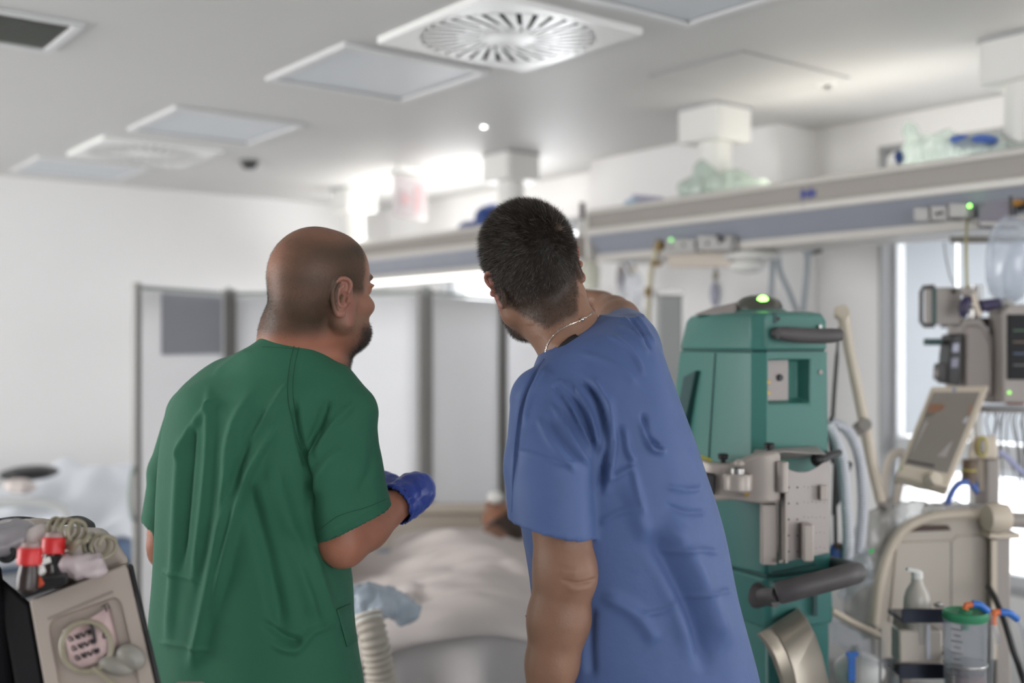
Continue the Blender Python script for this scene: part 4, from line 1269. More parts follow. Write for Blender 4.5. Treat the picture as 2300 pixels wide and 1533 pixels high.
# ================================================================== folding privacy screen
M_POST = mat('screen_post', srgb(138, 136, 133), .4, metal=.0, var=.04, scale=20)
M_VINYL = sheer('screen_vinyl', srgb(244, 244, 245), .55, .25)
M_SRAIL = mat('screen_rail', srgb(150, 160, 155), .4)
M_PATCH = mat('grey_vinyl_patch', srgb(150, 152, 160), .3, var=.05)
def c3(px, d): return Vector(((px - 1150) / F * d, d, 0))
SP = [c3(299, 4.58), c3(514, 5.25), c3(957, 5.08), c3(1128, 5.70), c3(1255, 5.42)]
o = (SP[0] + SP[-1]) / 2
scr = thing('privacy_screen', 'folding white privacy screen with grey posts standing behind the two men', 'room divider', FR((o.x, o.y, 0)))
ZT, ZB = 1.80, .16
for i in range(4):
    a, b = SP[i], SP[i + 1]; v = (b - a); L = v.length; v.normalize()
    a2, b2 = a + v * .022, b - v * .022
    Mx = CFM @ Matrix.Translation(a2) @ Matrix.Rotation(math.atan2(v.y, v.x), 4, 'Z')
    W_ = (b2 - a2).length
    # gently bowed sheet
    sh = MB(Mx)
    sh.grid(lambda u, w: (.012 + u * (W_ - .024), .006 * math.sin(PI * u) * math.sin(PI * w) * (1 if i % 2 else -1), ZB + .04 + w * (ZT - ZB - .075)), 12, 8)
    pn = part('panel', sh, M_VINYL, scr, sol=.004)
    fr = MB(Mx)
    part('rail', MB(Mx).cyl((0, 0, ZT - .02), (W_, 0, ZT - .02), .010), M_SRAIL, pn)
    part('rail', MB(Mx).cyl((0, 0, ZB + .03), (W_, 0, ZB + .03), .012), M_POST, pn)
    for x in (0, W_):
        part('post', MB(Mx).prism(rrect(x - .018, -.014, x + .018, .014, .006), 2, .07, ZT), M_POST, scr, bev=.001)
        part('caster', MB(Mx).cyl((x, -.01, .035), (x, .01, .035), .034).cyl((x, 0, .05), (x, 0, .075), .01), M_BLACK, scr)
        part('foot_bar', MB(Mx).box2((x - .015, -.17, .035), (x + .015, .17, .065)), M_POST, scr, bev=.004)
    if i == 0:
        part('patch', MB(Mx).prism(rrect(W_ * .24, 1.49, W_ * .92, 1.765, .01), 1, -.012, -.006), M_PATCH, pn, label='grey rectangular vinyl sheet on the left panel')
        hd = spline([(-.014, 0, 1.02), (-.05, -.01, .98), (-.058, -.01, .90), (-.045, -.01, .82), (-.014, 0, .79)], 5)
        part('grip', MB(Mx).tube(hd, .008), M_SRAIL, scr)
    if i > 0:
        part('hinge', MB(CFM).cyl((a.x, a.y, ZT - .03), (a.x, a.y, ZT + .012), .012), M_SRAIL, scr)

# ================================================================== the bed in the middle, with its patient
M_LINEN = mat('white_linen', srgb(206, 196, 192), .85, var=.03, scale=6, bump=.1, bscale=200)
M_LINEN2 = mat('grey_white_sheet', srgb(186, 180, 179), .85, var=.03, scale=6, bump=.1, bscale=200)
M_BEIGE = mat('beige_plastic', srgb(186, 176, 162), .45, var=.03)
M_BEDGREY = mat('bed_frame_grey', srgb(150, 152, 155), .45)
M_MATT = mat('mattress_blue', srgb(110, 130, 160), .6)
bc = Vector((-.155, 4.02, 0)); byaw = math.radians(3)
Mb = FR(bc, byaw)
bed = thing('hospital_bed', 'hospital bed with a beige headboard behind the two men', 'bed', Mb)
bw, bl = .47, .98        # half width, half length; +y is the head end
part('frame', MB(Mb).box2((-.42, -.92, .34), (.42, .95, .42)).box2((-.30, -.7, .22), (.30, .7, .34)), M_BEDGREY, bed, bev=.01)
part('base', MB(Mb).box2((-.38, -.8, .10), (.38, .8, .18)).box2((-.12, -.5, .18), (.12, -.3, .34)).box2((-.12, .3, .18), (.12, .5, .34)), M_BEDGREY, bed, bev=.01)
for x in (-.34, .34):
    for y in (-.76, .76): part('wheel', MB(Mb).cyl((x - .02, y, .06), (x + .02, y, .06), .06), M_BLACK, bed)
part('mattress', MB(Mb).prism(rrect(-.44, .42, .44, .60, .05), 1, -.95, .95), M_MATT, bed)
part('headboard', MB(Mb).prism(rrect(-.50, .36, .50, .80, .06), 1, .975, 1.02), M_BEIGE, bed, bev=.012)
part('headboard_rail', MB(Mb).tube([(-.46, .965, .775), (.46, .965, .775)], .022, 14), M_BEIGE, bed)
for x in (-.505, .505):
    part('side_rail', MB(Mb).prism(rrect(.0, .52, .70, .78, .05), 0, x - .015, x + .015), M_BEIGE, bed, bev=.006)
# pillow
def pil(u, v):
    a, b = u * 2 - 1, v * 2 - 1
    t = max(0, (1 - abs(a) ** 3)) ** .5 * max(0, (1 - abs(b) ** 3)) ** .5
    return a, b, t
pm = MB(Mb)
for sg in (1, -1):
    pm.grid(lambda u, v: (lambda q: (q[0] * .33, .70 + q[1] * .21, .665 + sg * .055 * q[2]))(pil(u, v)), 16, 12)
solo('pillow', 'white pillow under the head of the patient on the bed', 'pillow', pm, M_LINEN, FR((bc.x, bc.y + .7, .63), byaw))
# sheet, lower layer hanging over the foot end, and the blanket on top
rsb = np.random.RandomState(4)
KW = [(rsb.normal(size=2) * 9, rsb.uniform(0, 6.28)) for _ in range(6)]
def body_h(x, y):
    """how far the patient lifts the covers"""
    h = 0.0
    for (cx, cy, rx, ry, a) in ((0, .18, .26, .42, .125), (.02, -.45, .25, .5, .105), (.03, -.90, .38, .26, .125), (.16, -.25, .16, .25, .11), (-.2, -.6, .12, .3, .09), (0, .50, .24, .14, .09)):
        h = max(h, a * math.exp(-((x - cx) / rx) ** 2 - ((y - cy) / ry) ** 2)) + .25 * a * math.exp(-((x - cx) / rx) ** 2 - ((y - cy) / ry) ** 2)
    return h
def wr(x, y, k=1.0):
    return sum(math.sin(f[0] * x * k + f[1] * y * k + p) for f, p in KW) / 6
def cover(x0, ytop, drop, lift, hang_side, amp, seed, sk=.02):
    def fn(u, v):
        # u across -1..1 unrolled over the sides, v from the head end (0) to the hem hanging at the foot (1)
        s = (u * 2 - 1) * (bw + hang_side)
        yl = ytop + .97; Lh = yl + drop
        t = v * Lh
        y = ytop - t
        x = max(-bw, min(bw, s)); zx = 0
        if abs(s) > bw: zx = -(abs(s) - bw)
        z = .625 + lift
        if y < -.97:
            over = -.97 - y
            y2 = -.97 - .02 - .05 * (1 - math.exp(-over * 6)) - lift * 1.6 - amp * .9 * math.sin(x * 15 + seed + 1.8 * math.sin(x * 6) + over * 2) * min(1, over * 4) - amp * .5 * math.sin(x * 29 + seed * 2) * min(1, over * 5)
            z2 = .625 + lift + body_h(x, -.97) * math.exp(-over * 1.5) - over + .01 * math.sin(x * 9 + seed)
            return (x + .02 * math.sin(over * 9 + x * 7), y2, max(z2, .06) + zx * .0)
        z += body_h(x, y) + amp * .75 * wr(x, y) + amp * .5 * (abs(wr(x + 3, y, 2.1)) * 2 - .5) + amp * .3 * wr(x + 1, y - 2, 4.3)
        if zx: return (math.copysign(bw + .015 + amp * .5 * math.sin(y * 17 + seed) * min(1, -zx * 6), s), y, max(.1, .625 + lift + zx + body_h(math.copysign(bw, s), y)))
        return (x, y, z)
    return fn
m = MB(Mb); m.grid(cover(0, .62, .42, .0, .22, .044, 1.0), 64, 90)
solo('bed_sheet', 'grey-white sheet hanging in folds over the foot of the middle bed', 'sheet', m, M_LINEN2, Mb, sol=.004, ang=180)
m = MB(Mb); m.grid(cover(0, .48, .05, .020, .06, .042, 2.2), 64, 90)
solo('blanket', 'rumpled white blanket lying over the patient on the middle bed', 'blanket', m, M_LINEN, Mb, sol=.006, ang=180)
# patient: one body lying under the covers, the head turned on the pillow
def patient():
    R0 = np.array(Matrix.Rotation(byaw, 3, 'Z'))
    B = lambda x, y, z: np.array(bc) + R0 @ np.array((x, y, z))
    root = thing('patient', 'patient lying under white covers, only the dark head showing on the pillow', 'person', FR((bc.x, bc.y, .6), byaw))
    fd = Field((-.72, 2.98, .52), (.5, 5.05, .98), .011)
    Rh = R0 @ np.array(Matrix.Rotation(math.radians(-35), 3, 'Y') @ Matrix.Rotation(math.radians(90), 3, 'X'))
    hp = B(.15, .68, .755)
    head(fd, hp, Rh, 1.0)
    fd.chain([hp - np.array((0, .06, .02)), B(.08, .46, .70)], [.055, .065], .03)
    fd.ell(B(0, .22, .655), (.17, .28, .07), R0, .04); fd.ell(B(0, -.05, .65), (.15, .2, .06), R0, .04)
    for s in (-1, 1):
        fd.chain([B(s * .17, .42, .665), B(s * .22, .12, .645), B(s * .19, -.12, .64)], [.04, .03, .025], .02)
        fd.chain([B(s * .09, -.1, .655), B(s * .10, -.5, .65), B(s * .09, -.84, .645)], [.06, .045, .03], .03)
        fd.ell(B(s * .09, -.84, .665), (.035, .04, .05), R0, .02)
    V, Q = fd.mesh(); V = relax(V, Q, 2)
    col = np.tile(np.array((.26, .12, .07)), (len(V), 1))
    L = (V - hp) @ Rh
    hr = (L[:, 1] < .0 + .5 * L[:, 2]) & (L[:, 2] > -.06) & (np.linalg.norm(L, axis=1) < .17)
    col[hr] = (.05, .03, .022)
    np_object('body', V, Q, M_SKIN, root, col)
    hq = Vector(hp)
    part('gauze', MB(CFM).ball(hq + Vector((-.03, -.06, .125)), (.035, .03, .028), 14, 8), M_WHITE, root)
    part('mask_strap', MB(CFM).tube(spline([hq + Vector((.10, -.04, .01)), hq + Vector((.11, -.06, .05)), hq + Vector((.08, -.08, .10)), hq + Vector((.13, -.09, .055)), hq + Vector((.17, -.09, .045))], 4), .010), mat('green_strap', srgb(70, 150, 110), .6), root)
patient()

# pale blue plastic bag on the corner of the bed and the ribbed warm-air hose below it
M_BBAG = clear('blue_plastic_sheet', (.93, .97, 1), .62, .25, srgb(172, 186, 200))
def blob(name, label, cat, ells, m, o, h=.008, wob=(.004, 40), it=2, k=.02, group=None, cut=None):
    lo = np.min([np.array(e[0]) - max(e[1]) for e in ells], 0) - .03; hi = np.max([np.array(e[0]) + max(e[1]) for e in ells], 0) + .03
    fd = Field(lo, hi, h)
    for e in ells: fd.ell(e[0], e[1], np.array(Euler(e[2]).to_matrix()) if len(e) > 2 else None, k)
    if cut is not None: fd.plane((0, 0, cut), (0, 0, -1))
    V, Q = fd.mesh(); V = relax(V, Q, it); N = normals(V, Q)
    if wob: V = wobble(V, N, wob[0], wob[1], len(name)); V = wobble(V, normals(V, Q), wob[0] * .5, wob[1] * 2.3, 3)
    root = thing(name, label, cat, FR(o), group)
    np_object('film' if 'bag' in name else 'body', V, Q, m, root)
    return root
q = V3(862, 1362, 2.92)
blob('plastic_bag', 'pale blue plastic bag lying on the near corner of the middle bed', 'bag',
     [(V3(860, 1345, 2.90), (.075, .06, .035), (0, .15, 0)), (V3(905, 1368, 2.90), (.045, .05, .03), (0, .5, 0)), (V3(820, 1350, 2.88), (.05, .05, .045)), (V3(808, 1395, 2.86), (.022, .03, .05), (0, .3, 0)), (V3(850, 1372, 2.84), (.05, .03, .02))], M_BBAG, (q.x, q.y, q.z - .03), .006, (.006, 55))
M_HOSE = mat('ribbed_hose', srgb(188, 178, 166), .55, var=.03)
def ribbed(path, r, pitch, amp):
    pts = spline(path, 10); L = [0.0]
    for a, b in zip(pts[:-1], pts[1:]): L.append(L[-1] + (b - a).length)
    n = int(L[-1] / pitch * 6); out = []; rs = []
    xs = np.linspace(0, L[-1], n)
    A = np.array([tuple(p) for p in pts])
    for x in xs:
        out.append(Vector([np.interp(x, L, A[:, i]) for i in range(3)])); rs.append(r + amp * math.sin(2 * PI * x / pitch))
    return out, rs
hs = [V3(826, 1380, 2.72), V3(838, 1430, 2.70), V3(850, 1490, 2.70), V3(862, 1580, 2.70), V3(872, 1700, 2.71), (V3(880, 1900, 2.75)), Vector((-.28, 2.85, .10))]
t = thing('air_hose', 'beige ribbed air hose hanging beside the foot of the middle bed', 'hose', FR((hs[-1].x, hs[-1].y, 0.0)))
a_, r_ = ribbed(hs, .036, .0165, .0030)
part('ribbed_tube', MB(CFM).tube(a_, r_, 20), M_HOSE, t, ang=180)
part('coupling', MB(CFM).cyl(V3(824, 1372, 2.72), V3(830, 1396, 2.715), .033, .036), M_WHITE, t, bev=.003)
part('nozzle', MB(CFM).cyl((-.28, 2.85, .0), (-.28, 2.85, .12), .045), M_BEDGREY, t)

# ================================================================== far bed with heaped white linen, left
M_LBLUE = mat('blue_grey_plastic', srgb(110, 128, 165), .45)
fb = c3(105, 5.62); Mf = FR((fb.x, fb.y, 0), math.radians(22))
b2 = thing('hospital_bed', 'far bed at the left edge with a raised pale side rail', 'bed', Mf)
part('frame', MB(Mf).box2((-.95, -.42, .36), (.9, .42, .44)).box2((-.6, -.25, .12), (.6, .25, .36)), M_BEDGREY, b2, bev=.01)
part('mattress', MB(Mf).prism(rrect(-.43, .44, .43, .62, .05), 0, -.92, .88), M_MATT, b2)
for x in (-.8, .8):
    for y in (-.3, .3): part('wheel', MB(Mf).cyl((x, y - .02, .06), (x, y + .02, .06), .06).cyl((x, y, .06), (x, y, .38), .02), M_BLACK, b2)
M_RAILW = mat('pale_rail', srgb(200, 202, 202), .4)
zr = lambda y, d=4.85: H - (y - 766.5) / F * d
rail = spline([(-.62, -.47, .50), (-.55, -.47, .70), (-.42, -.47, .775), (-.15, -.47, .79), (.05, -.47, .76), (.12, -.47, .66), (.16, -.47, .50)], 6)
part('side_rail', MB(Mf).tube(rail, .026, 12), M_RAILW, b2)
part('rail_post', MB(Mf).prism([(-.30, .48), (-.22, .48), (-.30, .77), (-.38, .77)], 1, -.485, -.455), M_LBLUE, b2, bev=.006, label='blue grey rail upright')
part('rail_plate', MB(Mf).prism([(-.90, .45), (-.45, .45), (-.45, .74), (-.80, .76), (-.90, .70)], 1, -.50, -.47), M_RAILW, b2, bev=.01)
part('footboard', MB(Mf).prism(rrect(-.44, .38, .44, .80, .06), 0, .90, .94), M_BEIGE, b2, bev=.01)
part('headboard', MB(Mf).prism(rrect(-.44, .38, .44, .92, .06), 0, -1.0, -.96), M_BEIGE, b2, bev=.01)
KW2 = [(np.random.RandomState(9).normal(size=2) * 8, i * 1.3) for i in range(5)]
def linen(u, v):
    x = -.72 + u * 1.55; s = v * 2 - 1
    y = max(-.45, min(.45, s * .62)); dz = 0
    if abs(s * .62) > .45: dz = -(abs(s * .62) - .45) * (1.4 + .8 * math.sin(u * 7))
    h = .64 + .24 * math.exp(-((x - .05) / .38) ** 2 - (y / .34) ** 2) + .16 * math.exp(-((x - .55) / .3) ** 2 - (y / .3) ** 2) + .10 * math.exp(-((x + .5) / .18) ** 2 - (y / .3) ** 2)
    h += .035 * math.sin(x * 11 + 2 * math.sin(y * 6)) * math.cos(y * 7 + x * 4) + .02 * math.sin(x * 23 - y * 13)
    yy = y + math.copysign(.02 + .02 * math.sin(x * 15), y) * (1 if dz else 0)
    return (x, yy, max(.48, h + dz))
solo('linen_heap', 'rumpled white linen heaped on the far bed at the left edge', 'linen', MB(Mf).grid(linen, 70, 40), mat('blue_white_linen', srgb(214, 218, 224), .85, var=.03, bump=.1), Mf, sol=.006, ang=180)
blob('black_pad', 'flat black pad lying on top of the linen of the far left bed', 'pad', [(V3(66, 1062, 5.2), (.135, .14, .035), (0, -.04, 0))], M_BLACK, V3(62, 1078, 5.15), .01, None)
M_TAN = mat('tan_wrap', srgb(150, 125, 90), .6)
blob('wrapped_pack', 'small white pack with a tan band in front of the black pad', 'pack', [(V3(45, 1092, 4.98), (.07, .06, .032), (0, .1, 0))], M_LINEN, V3(45, 1108, 4.98), .008, (.004, 50))
# ================================================================== the teal treatment machine
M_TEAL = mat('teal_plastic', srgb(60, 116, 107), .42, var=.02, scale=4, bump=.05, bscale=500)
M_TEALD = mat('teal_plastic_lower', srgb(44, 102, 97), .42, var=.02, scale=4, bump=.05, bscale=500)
M_TDARK = mat('dark_teal_recess', srgb(24, 66, 66), .5)
M_GREYH = mat('dark_grey_handle', srgb(74, 70, 70), .5, var=.05)
M_PLATE = mat('warm_grey_plate', srgb(160, 151, 147), .4, var=.02)
M_CAST = mat('cast_beige_metal', srgb(166, 156, 148), .38, metal=.15, var=.03)
M_BRASS = mat('brass', srgb(180, 150, 90), .3, metal=.9)
M_LED = glow('green_led', (.25, 1.0, .12), 6.0)
M_DOME = mat('smoked_dome', srgb(70, 70, 62), .25, coat=.4)
def machine():
    o = V3(1720, 1000, 2.72)
    t = thing('treatment_machine', 'tall teal medical machine with a green lamp on top beside the man in blue', 'medical machine', FR((o.x, o.y, 0)))
    def ring(z, pxs, ref=2.5):
        """corner columns (pixel column, distance) at height z"""
        return [Vector(((p - 1150) / F * d, d, z)) for p, d in pxs]
    zy = lambda y, d=2.52: H - (y - 766.5) / F * d
    def block(name, levels, m, bev=.006):
        mb = MB(CFM); mb.rings([ring(zy(y), pts) for y, pts in levels]); return part(name, mb, m, t, bev=bev, ang=25)
    def oct_(A, B, C, D, E, gx=0, dd=0):
        return [(C, 2.50 + dd), (D, 2.49 + dd), (E, 2.56 + dd), (E - 38, 2.95), (A + 60, 3.0), (A, 2.80 + dd), (B, 2.60 + dd)]
    # cap, column, base
    block('cap', [(786, oct_(1528, 1606, 1687, 1722, 1857)), (720, oct_(1540, 1612, 1687, 1722, 1855)), (704, oct_(1552, 1616, 1690, 1724, 1846)), (697, oct_(1578, 1628, 1698, 1735, 1820, dd=.06))], M_TEAL)
    block('seam_gasket', [(791, oct_(1532, 1610, 1690, 1724, 1852, dd=.006)), (785, oct_(1532, 1610, 1690, 1724, 1852, dd=.006))], M_TDARK, .001)
    # upper column with a socket bay cut into its right face
    def pt(px, d, y): return Vector(((px - 1150) / F * d, d, zy(y)))
    up = oct_(1527, 1606, 1687, 1722, 1857); lo = oct_(1500, 1590, 1686, 1722, 1860)
    col = MB(CFM)
    R0, R1 = ring(zy(1060), lo), ring(zy(790), up)
    n = len(R0); vs = R0 + R1; fs = []
    for j in range(n):
        if j == 1: continue                      # the right face is built with its bay below
        fs.append((j, (j + 1) % n, n + (j + 1) % n, n + j))
    fs += [tuple(range(n - 1, -1, -1)), tuple(range(n, 2 * n))]
    col.add(vs, fs)
    # face frame: outer quad D..E, hole quad, recessed bay
    def face(u, y, depth=0.0):
        a = Vector(((1722 - 1150) / F * 2.49, 2.49, 0)); b = Vector(((1858 - 1150) / F * 2.56, 2.56, 0))
        p = a + (b - a) * u; nrm = Vector((-(b - a).y, (b - a).x, 0)).normalized()
        p = p + nrm * depth; return Vector((p.x, p.y, zy(y)))
    u0, u1, y0, y1 = .02, .71, 806, 906
    O = [R0[1], R0[2], R1[2], R1[1]]; I = [face(u0, y1), face(u1, y1), face(u1, y0), face(u0, y0)]; Bk = [face(u0 + .04, y1 - 10, .035), face(u1 - .06, y1 - 10, .035), face(u1 - .06, y0 + 4, .035), face(u0 + .04, y0 + 4, .035)]
    vs = O + I + Bk
    fs = [(k, (k + 1) % 4, 4 + (k + 1) % 4, 4 + k) for k in range(4)] + [(4 + k, 4 + (k + 1) % 4, 8 + (k + 1) % 4, 8 + k) for k in range(4)] + [(8, 9, 10, 11)]
    col.add(vs, fs)
    part('column', col, M_TEAL, t, bev=.003, ang=25)
    pl = part('socket_plate', MB(CFM).plate([face(.03, 902, .024), face(.46, 902, .024), face(.46, 808, .024), face(.03, 808, .024)], .004), M_PLATE, t, bev=.001)
    nf = (face(0, 800, -1) - face(0, 800, 0)).normalized()
    def stud(u, y, r, L, m, nm, par=pl): return part(nm, MB(CFM).cyl(face(u, y, .024), face(u, y, .024) + nf * L, r, r * .9, 16), m, par, bev=.001)
    stud(.31, 848, .0085, .006, M_BLACK, 'round_socket'); stud(.06, 857, .006, .018, M_BRASS, 'brass_socket'); stud(.06, 881, .006, .018, M_BRASS, 'brass_socket')
    part('slot_mark', MB(CFM).plate([face(.04, 830, .0235), face(.075, 830, .0235), face(.075, 818, .0235), face(.04, 818, .0235)], .001), M_BLACK, pl)
    part('screw', MB(CFM).cyl(face(.88, 836, 0), face(.88, 836, -.003), .006), M_PLATE, t, bev=.001)
    part('screw', MB(CFM).cyl(face(.86, 733, -.0), face(.86, 733, -.006), .005), M_STEEL, t)
    part('keyhole', MB(CFM).cyl(face(.18, 716, .002), face(.18, 716, -.002), .005), M_BLACK, t)
    part('notch', MB(CFM).plate([face(.10, 726, -.001), face(.16, 726, -.001), face(.16, 702, -.001), face(.10, 702, -.001)], .002), M_TDARK, t)
    # slanted grip slot in the left face
    a, b = Vector(((1527 - 1150) / F * 2.80, 2.80, 0)), Vector(((1606 - 1150) / F * 2.60, 2.60, 0))
    def lf(px, y, off):
        k = (px - 1150) / F; v = b - a; s = (k * a.y - a.x) / (v.x - k * v.y); p = a + v * s
        nn = Vector((v.y, -v.x, 0)).normalized(); p = p + nn * off
        return Vector((p.x - (y - 790) * .00012, p.y - (y - 790) * .0001, zy(y, p.y)))
    part('grip_slot', MB(CFM).hexa([lf(1536, 1000, .012), lf(1556, 1000, .012), lf(1576, 832, .012), lf(1550, 846, .012), lf(1536, 1000, -.004), lf(1556, 1000, -.004), lf(1576, 832, -.004), lf(1550, 846, -.004)]), M_TDARK, t)
    # vertical joint line of the moulding
    p1, p2 = pt(1606, 2.598, 792), pt(1590, 2.598, 1055)
    part('moulding_line', MB(CFM).tube([p1, p2], .0016, 6), M_TDARK, t)
    # dome with the green lamp, and the light back of the display
    dc = Vector(((1713 - 1150) / F * 2.62, 2.66, zy(697, 2.62)))
    dm = MB(CFM)
    dm.rings([[dc + Vector((math.cos(a) * .060 * c, math.sin(a) * .075 * c * .8, .040 * s)) for a in np.linspace(0, 2 * PI, 28, endpoint=False)] for c, s in [(1.0, -.2), (1.0, 0), (.97, .3), (.86, .6), (.66, .83), (.36, .97), (.05, 1.0)]])
    dome = part('lamp_dome', dm, M_DOME, t)
    part('status_lamp', MB(CFM).ball(dc + Vector((-.001, -.045, .022)), (.015, .008, .015), 16, 10), M_LED, dome, label='glowing green status lamp')
    part('dome_collar', MB(CFM).rings([[dc + Vector((math.cos(a) * .074 * c, math.sin(a) * .076 * c, z)) for a in np.linspace(0, 2 * PI, 28, endpoint=False)] for c, z in [(1, -.016), (1, -.010), (.86, .002), (.80, .002)]]), M_TEAL, t)
    part('display_back', MB(CFM).hexa([pt(1556, 2.72, 702), pt(1650, 2.60, 702), pt(1690, 2.95, 700), pt(1590, 3.0, 702), pt(1600, 2.76, 683), pt(1658, 2.66, 672), pt(1690, 2.92, 670), pt(1625, 2.95, 683)]), M_PLATE, t, bev=.006)
    # upper handle
    h0, h1 = face(.03, 748, -.035), face(1.02, 752, -.045)
    hb = MB(CFM)
    ang = [2 * PI * k / 16 for k in range(16)]
    def bar(p, q, rz, rd, m, nm, bend=0.0, nseg=8):
        mb = MB(CFM); R = []
        v = (q - p).normalized(); w = Vector((v.y, -v.x, 0)).normalized()
        for i in range(nseg + 1):
            s = i / nseg; e = 1 - .25 * (abs(2 * s - 1) ** 8)
            c = p + (q - p) * s + Vector((0, 0, bend * (4 * s * (1 - s))))
            R.append([c + Vector((0, 0, 1)) * math.sin(a) * rz * e + w * math.cos(a) * rd * e for a in ang])
        mb.rings(R); return part(nm, mb, m, t, ang=50)
    bar(h0, h1, .0175, .013, M_GREYH, 'handle', -.004)
    part('handle_mount', MB(CFM).cyl(face(.14, 748, .0), face(.14, 748, -.035), .014), M_GREYH, t)
    part('handle_mount', MB(CFM).cyl(face(.84, 752, .0), face(.84, 752, -.038), .014), M_GREYH, t)
    # middle column behind the clamp, then the base
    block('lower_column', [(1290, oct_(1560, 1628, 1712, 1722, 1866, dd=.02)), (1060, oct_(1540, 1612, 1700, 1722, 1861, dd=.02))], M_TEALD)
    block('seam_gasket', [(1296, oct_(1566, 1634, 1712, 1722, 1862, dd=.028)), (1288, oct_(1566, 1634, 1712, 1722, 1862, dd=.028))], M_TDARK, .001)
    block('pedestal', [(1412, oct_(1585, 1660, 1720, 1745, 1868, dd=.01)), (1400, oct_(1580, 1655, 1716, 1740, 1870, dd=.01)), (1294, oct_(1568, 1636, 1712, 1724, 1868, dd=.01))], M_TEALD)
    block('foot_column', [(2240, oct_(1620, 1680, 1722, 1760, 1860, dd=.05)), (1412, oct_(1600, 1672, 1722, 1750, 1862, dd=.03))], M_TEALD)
    bx = V3(1720, 766, 2.72)
    part('wheel_base', MB(CFM).prism(rrect(bx.x - .26, 2.45, bx.x + .24, 3.02, .06), 2, .07, .14), M_GREYH, t, bev=.015)
    for sx in (-.2, .18):
        for dy in (2.52, 2.95): part('caster', MB(CFM).cyl((bx.x + sx - .018, dy, .038), (bx.x + sx + .018, dy, .038), .038), M_BLACK, t)
    # cast clamp band around the column, with knobs
    def cp(px, y, d): return V3(px, y, d)
    cl = MB(CFM)
    rows_ = [(1560, 1028, 1128, 2.50), (1578, 1032, 1128, 2.47), (1600, 1040, 1126, 2.45), (1640, 1043, 1124, 2.43), (1668, 1038, 1126, 2.42), (1692, 1026, 1130, 2.41), (1716, 1016, 1132, 2.405), (1742, 1012, 1130, 2.405), (1753, 1018, 1124, 2.41)]
    R = []
    for x, ya, yb, d in rows_:
        p, q = cp(x, ya, d), cp(x, yb, d)
        bk = Vector((0, .05, 0)); e = Vector((0, .006, 0)); z = Vector((0, 0, .005))
        R.append([q + e, q + z, p - z, p + e, p + bk, q + bk])
    cl.rings(R)
    cb = part('clamp_band', cl, M_CAST, t, bev=.003)
    part('clamp_hole', MB(CFM).prism([(p.x, p.z) for p in [V3(1582, 1106, 2.452), V3(1604, 1110, 2.452), V3(1606, 1064, 2.452), V3(1584, 1060, 2.452)]], 1, 2.440, 2.47), M_BLACK, t, bev=.004)
    kx = V3(1657, 1084, 2.405)
    part('clamp_drum', MB(CFM).lathe([(.0, -.020), (.026, -.020), (.032, -.014), (.033, .016), (.030, .021), (.0, .021)], kx), M_CAST, t, label='round metal drum of the clamp')
    part('drum_neck', MB(CFM).cyl(kx + Vector((0, 0, .02)), kx + Vector((0, 0, .033)), .017), M_STEEL, t)
    part('drum_cap', MB(CFM).ball(kx + Vector((.003, 0, .043)), (.012, .012, .011)), M_CAST, t)
    part('brass_pin', MB(CFM).cyl(V3(1677, 1109, 2.385), V3(1677, 1109, 2.41), .006), M_BRASS, t)
    for (x, y, d) in ((1624, 1032, 2.47), (1728, 1008, 2.43)):
        p = V3(x, y, d)
        part('knob', MB(CFM).lathe([(.006, -.03), (.006, .0), (.011, .002), (.012, .012), (.009, .014), (.0, .014)], p), M_BLACK, t)
    part('yellow_label', MB(CFM).plate([V3(1566, 1028, 2.515), V3(1600, 1036, 2.475), V3(1596, 1029, 2.50), V3(1568, 1020, 2.54)], .002), mat('yellow_label', srgb(200, 185, 60), .5), t)
    # bracket shelf, perforated holder box with its upright
    part('bracket_top', MB(CFM).hexa([V3(1692, 1030, 2.43), V3(1760, 1012, 2.43), V3(1858, 1020, 2.46), V3(1700, 1040, 2.54), V3(1692, 1012, 2.47), V3(1752, 1006, 2.45), V3(1838, 1001, 2.54), V3(1700, 1000, 2.56)]), M_PLATE, t, bev=.003)
    part('upright', MB(CFM).box2(V3(1706, 1264, 2.46), V3(1746, 1132, 2.435)), M_CAST, t, bev=.003)
    part('upright', MB(CFM).tube([V3(1757, 1105, 2.40), V3(1757, 1036, 2.40)], .0135, 16), M_CAST, t, bev=.002)
    # box front: a sheet whose top edge dips
    fx = []
    for i in range(17):
        s = i / 16; x = 1764 + s * (1863 - 1764); dip = 1050 + 16 * math.sin(PI * min(1, s * 1.15)) - 14 * s
        fx.append((x, dip, 1262 - 20 * s - 6 * math.sin(PI * s), 2.40 + .06 * s))
    R = [[V3(x, yb, d), V3(x, ya, d), V3(x, ya, d) + Vector((0, .006, 0)), V3(x, yb, d) + Vector((0, .006, 0))] for x, ya, yb, d in fx]
    hbx = part('holder_front', MB(CFM).rings(R), M_PLATE, t, bev=.0015)
    R = [[V3(x, yb, d) + Vector((0, .10, 0)), V3(x, ya - 30, d) + Vector((0, .10, 0)), V3(x, ya - 30, d) + Vector((0, .106, 0)), V3(x, yb, d) + Vector((0, .106, 0))] for x, ya, yb, d in fx]
    part('holder_back', MB(CFM).rings(R), M_PLATE, t)
    part('holder_side', MB(CFM).plate([V3(1748, 1264, 2.46), V3(1764, 1264, 2.40), V3(1764, 1040, 2.40), V3(1748, 1040, 2.46)], .006), M_CAST, t)
    part('holder_bottom', MB(CFM).hexa([V3(1750, 1264, 2.40), V3(1863, 1240, 2.46), V3(1863, 1240, 2.56), V3(1750, 1264, 2.50), V3(1750, 1258, 2.40), V3(1863, 1236, 2.46), V3(1863, 1236, 2.56), V3(1750, 1258, 2.50)]), M_CAST, t)
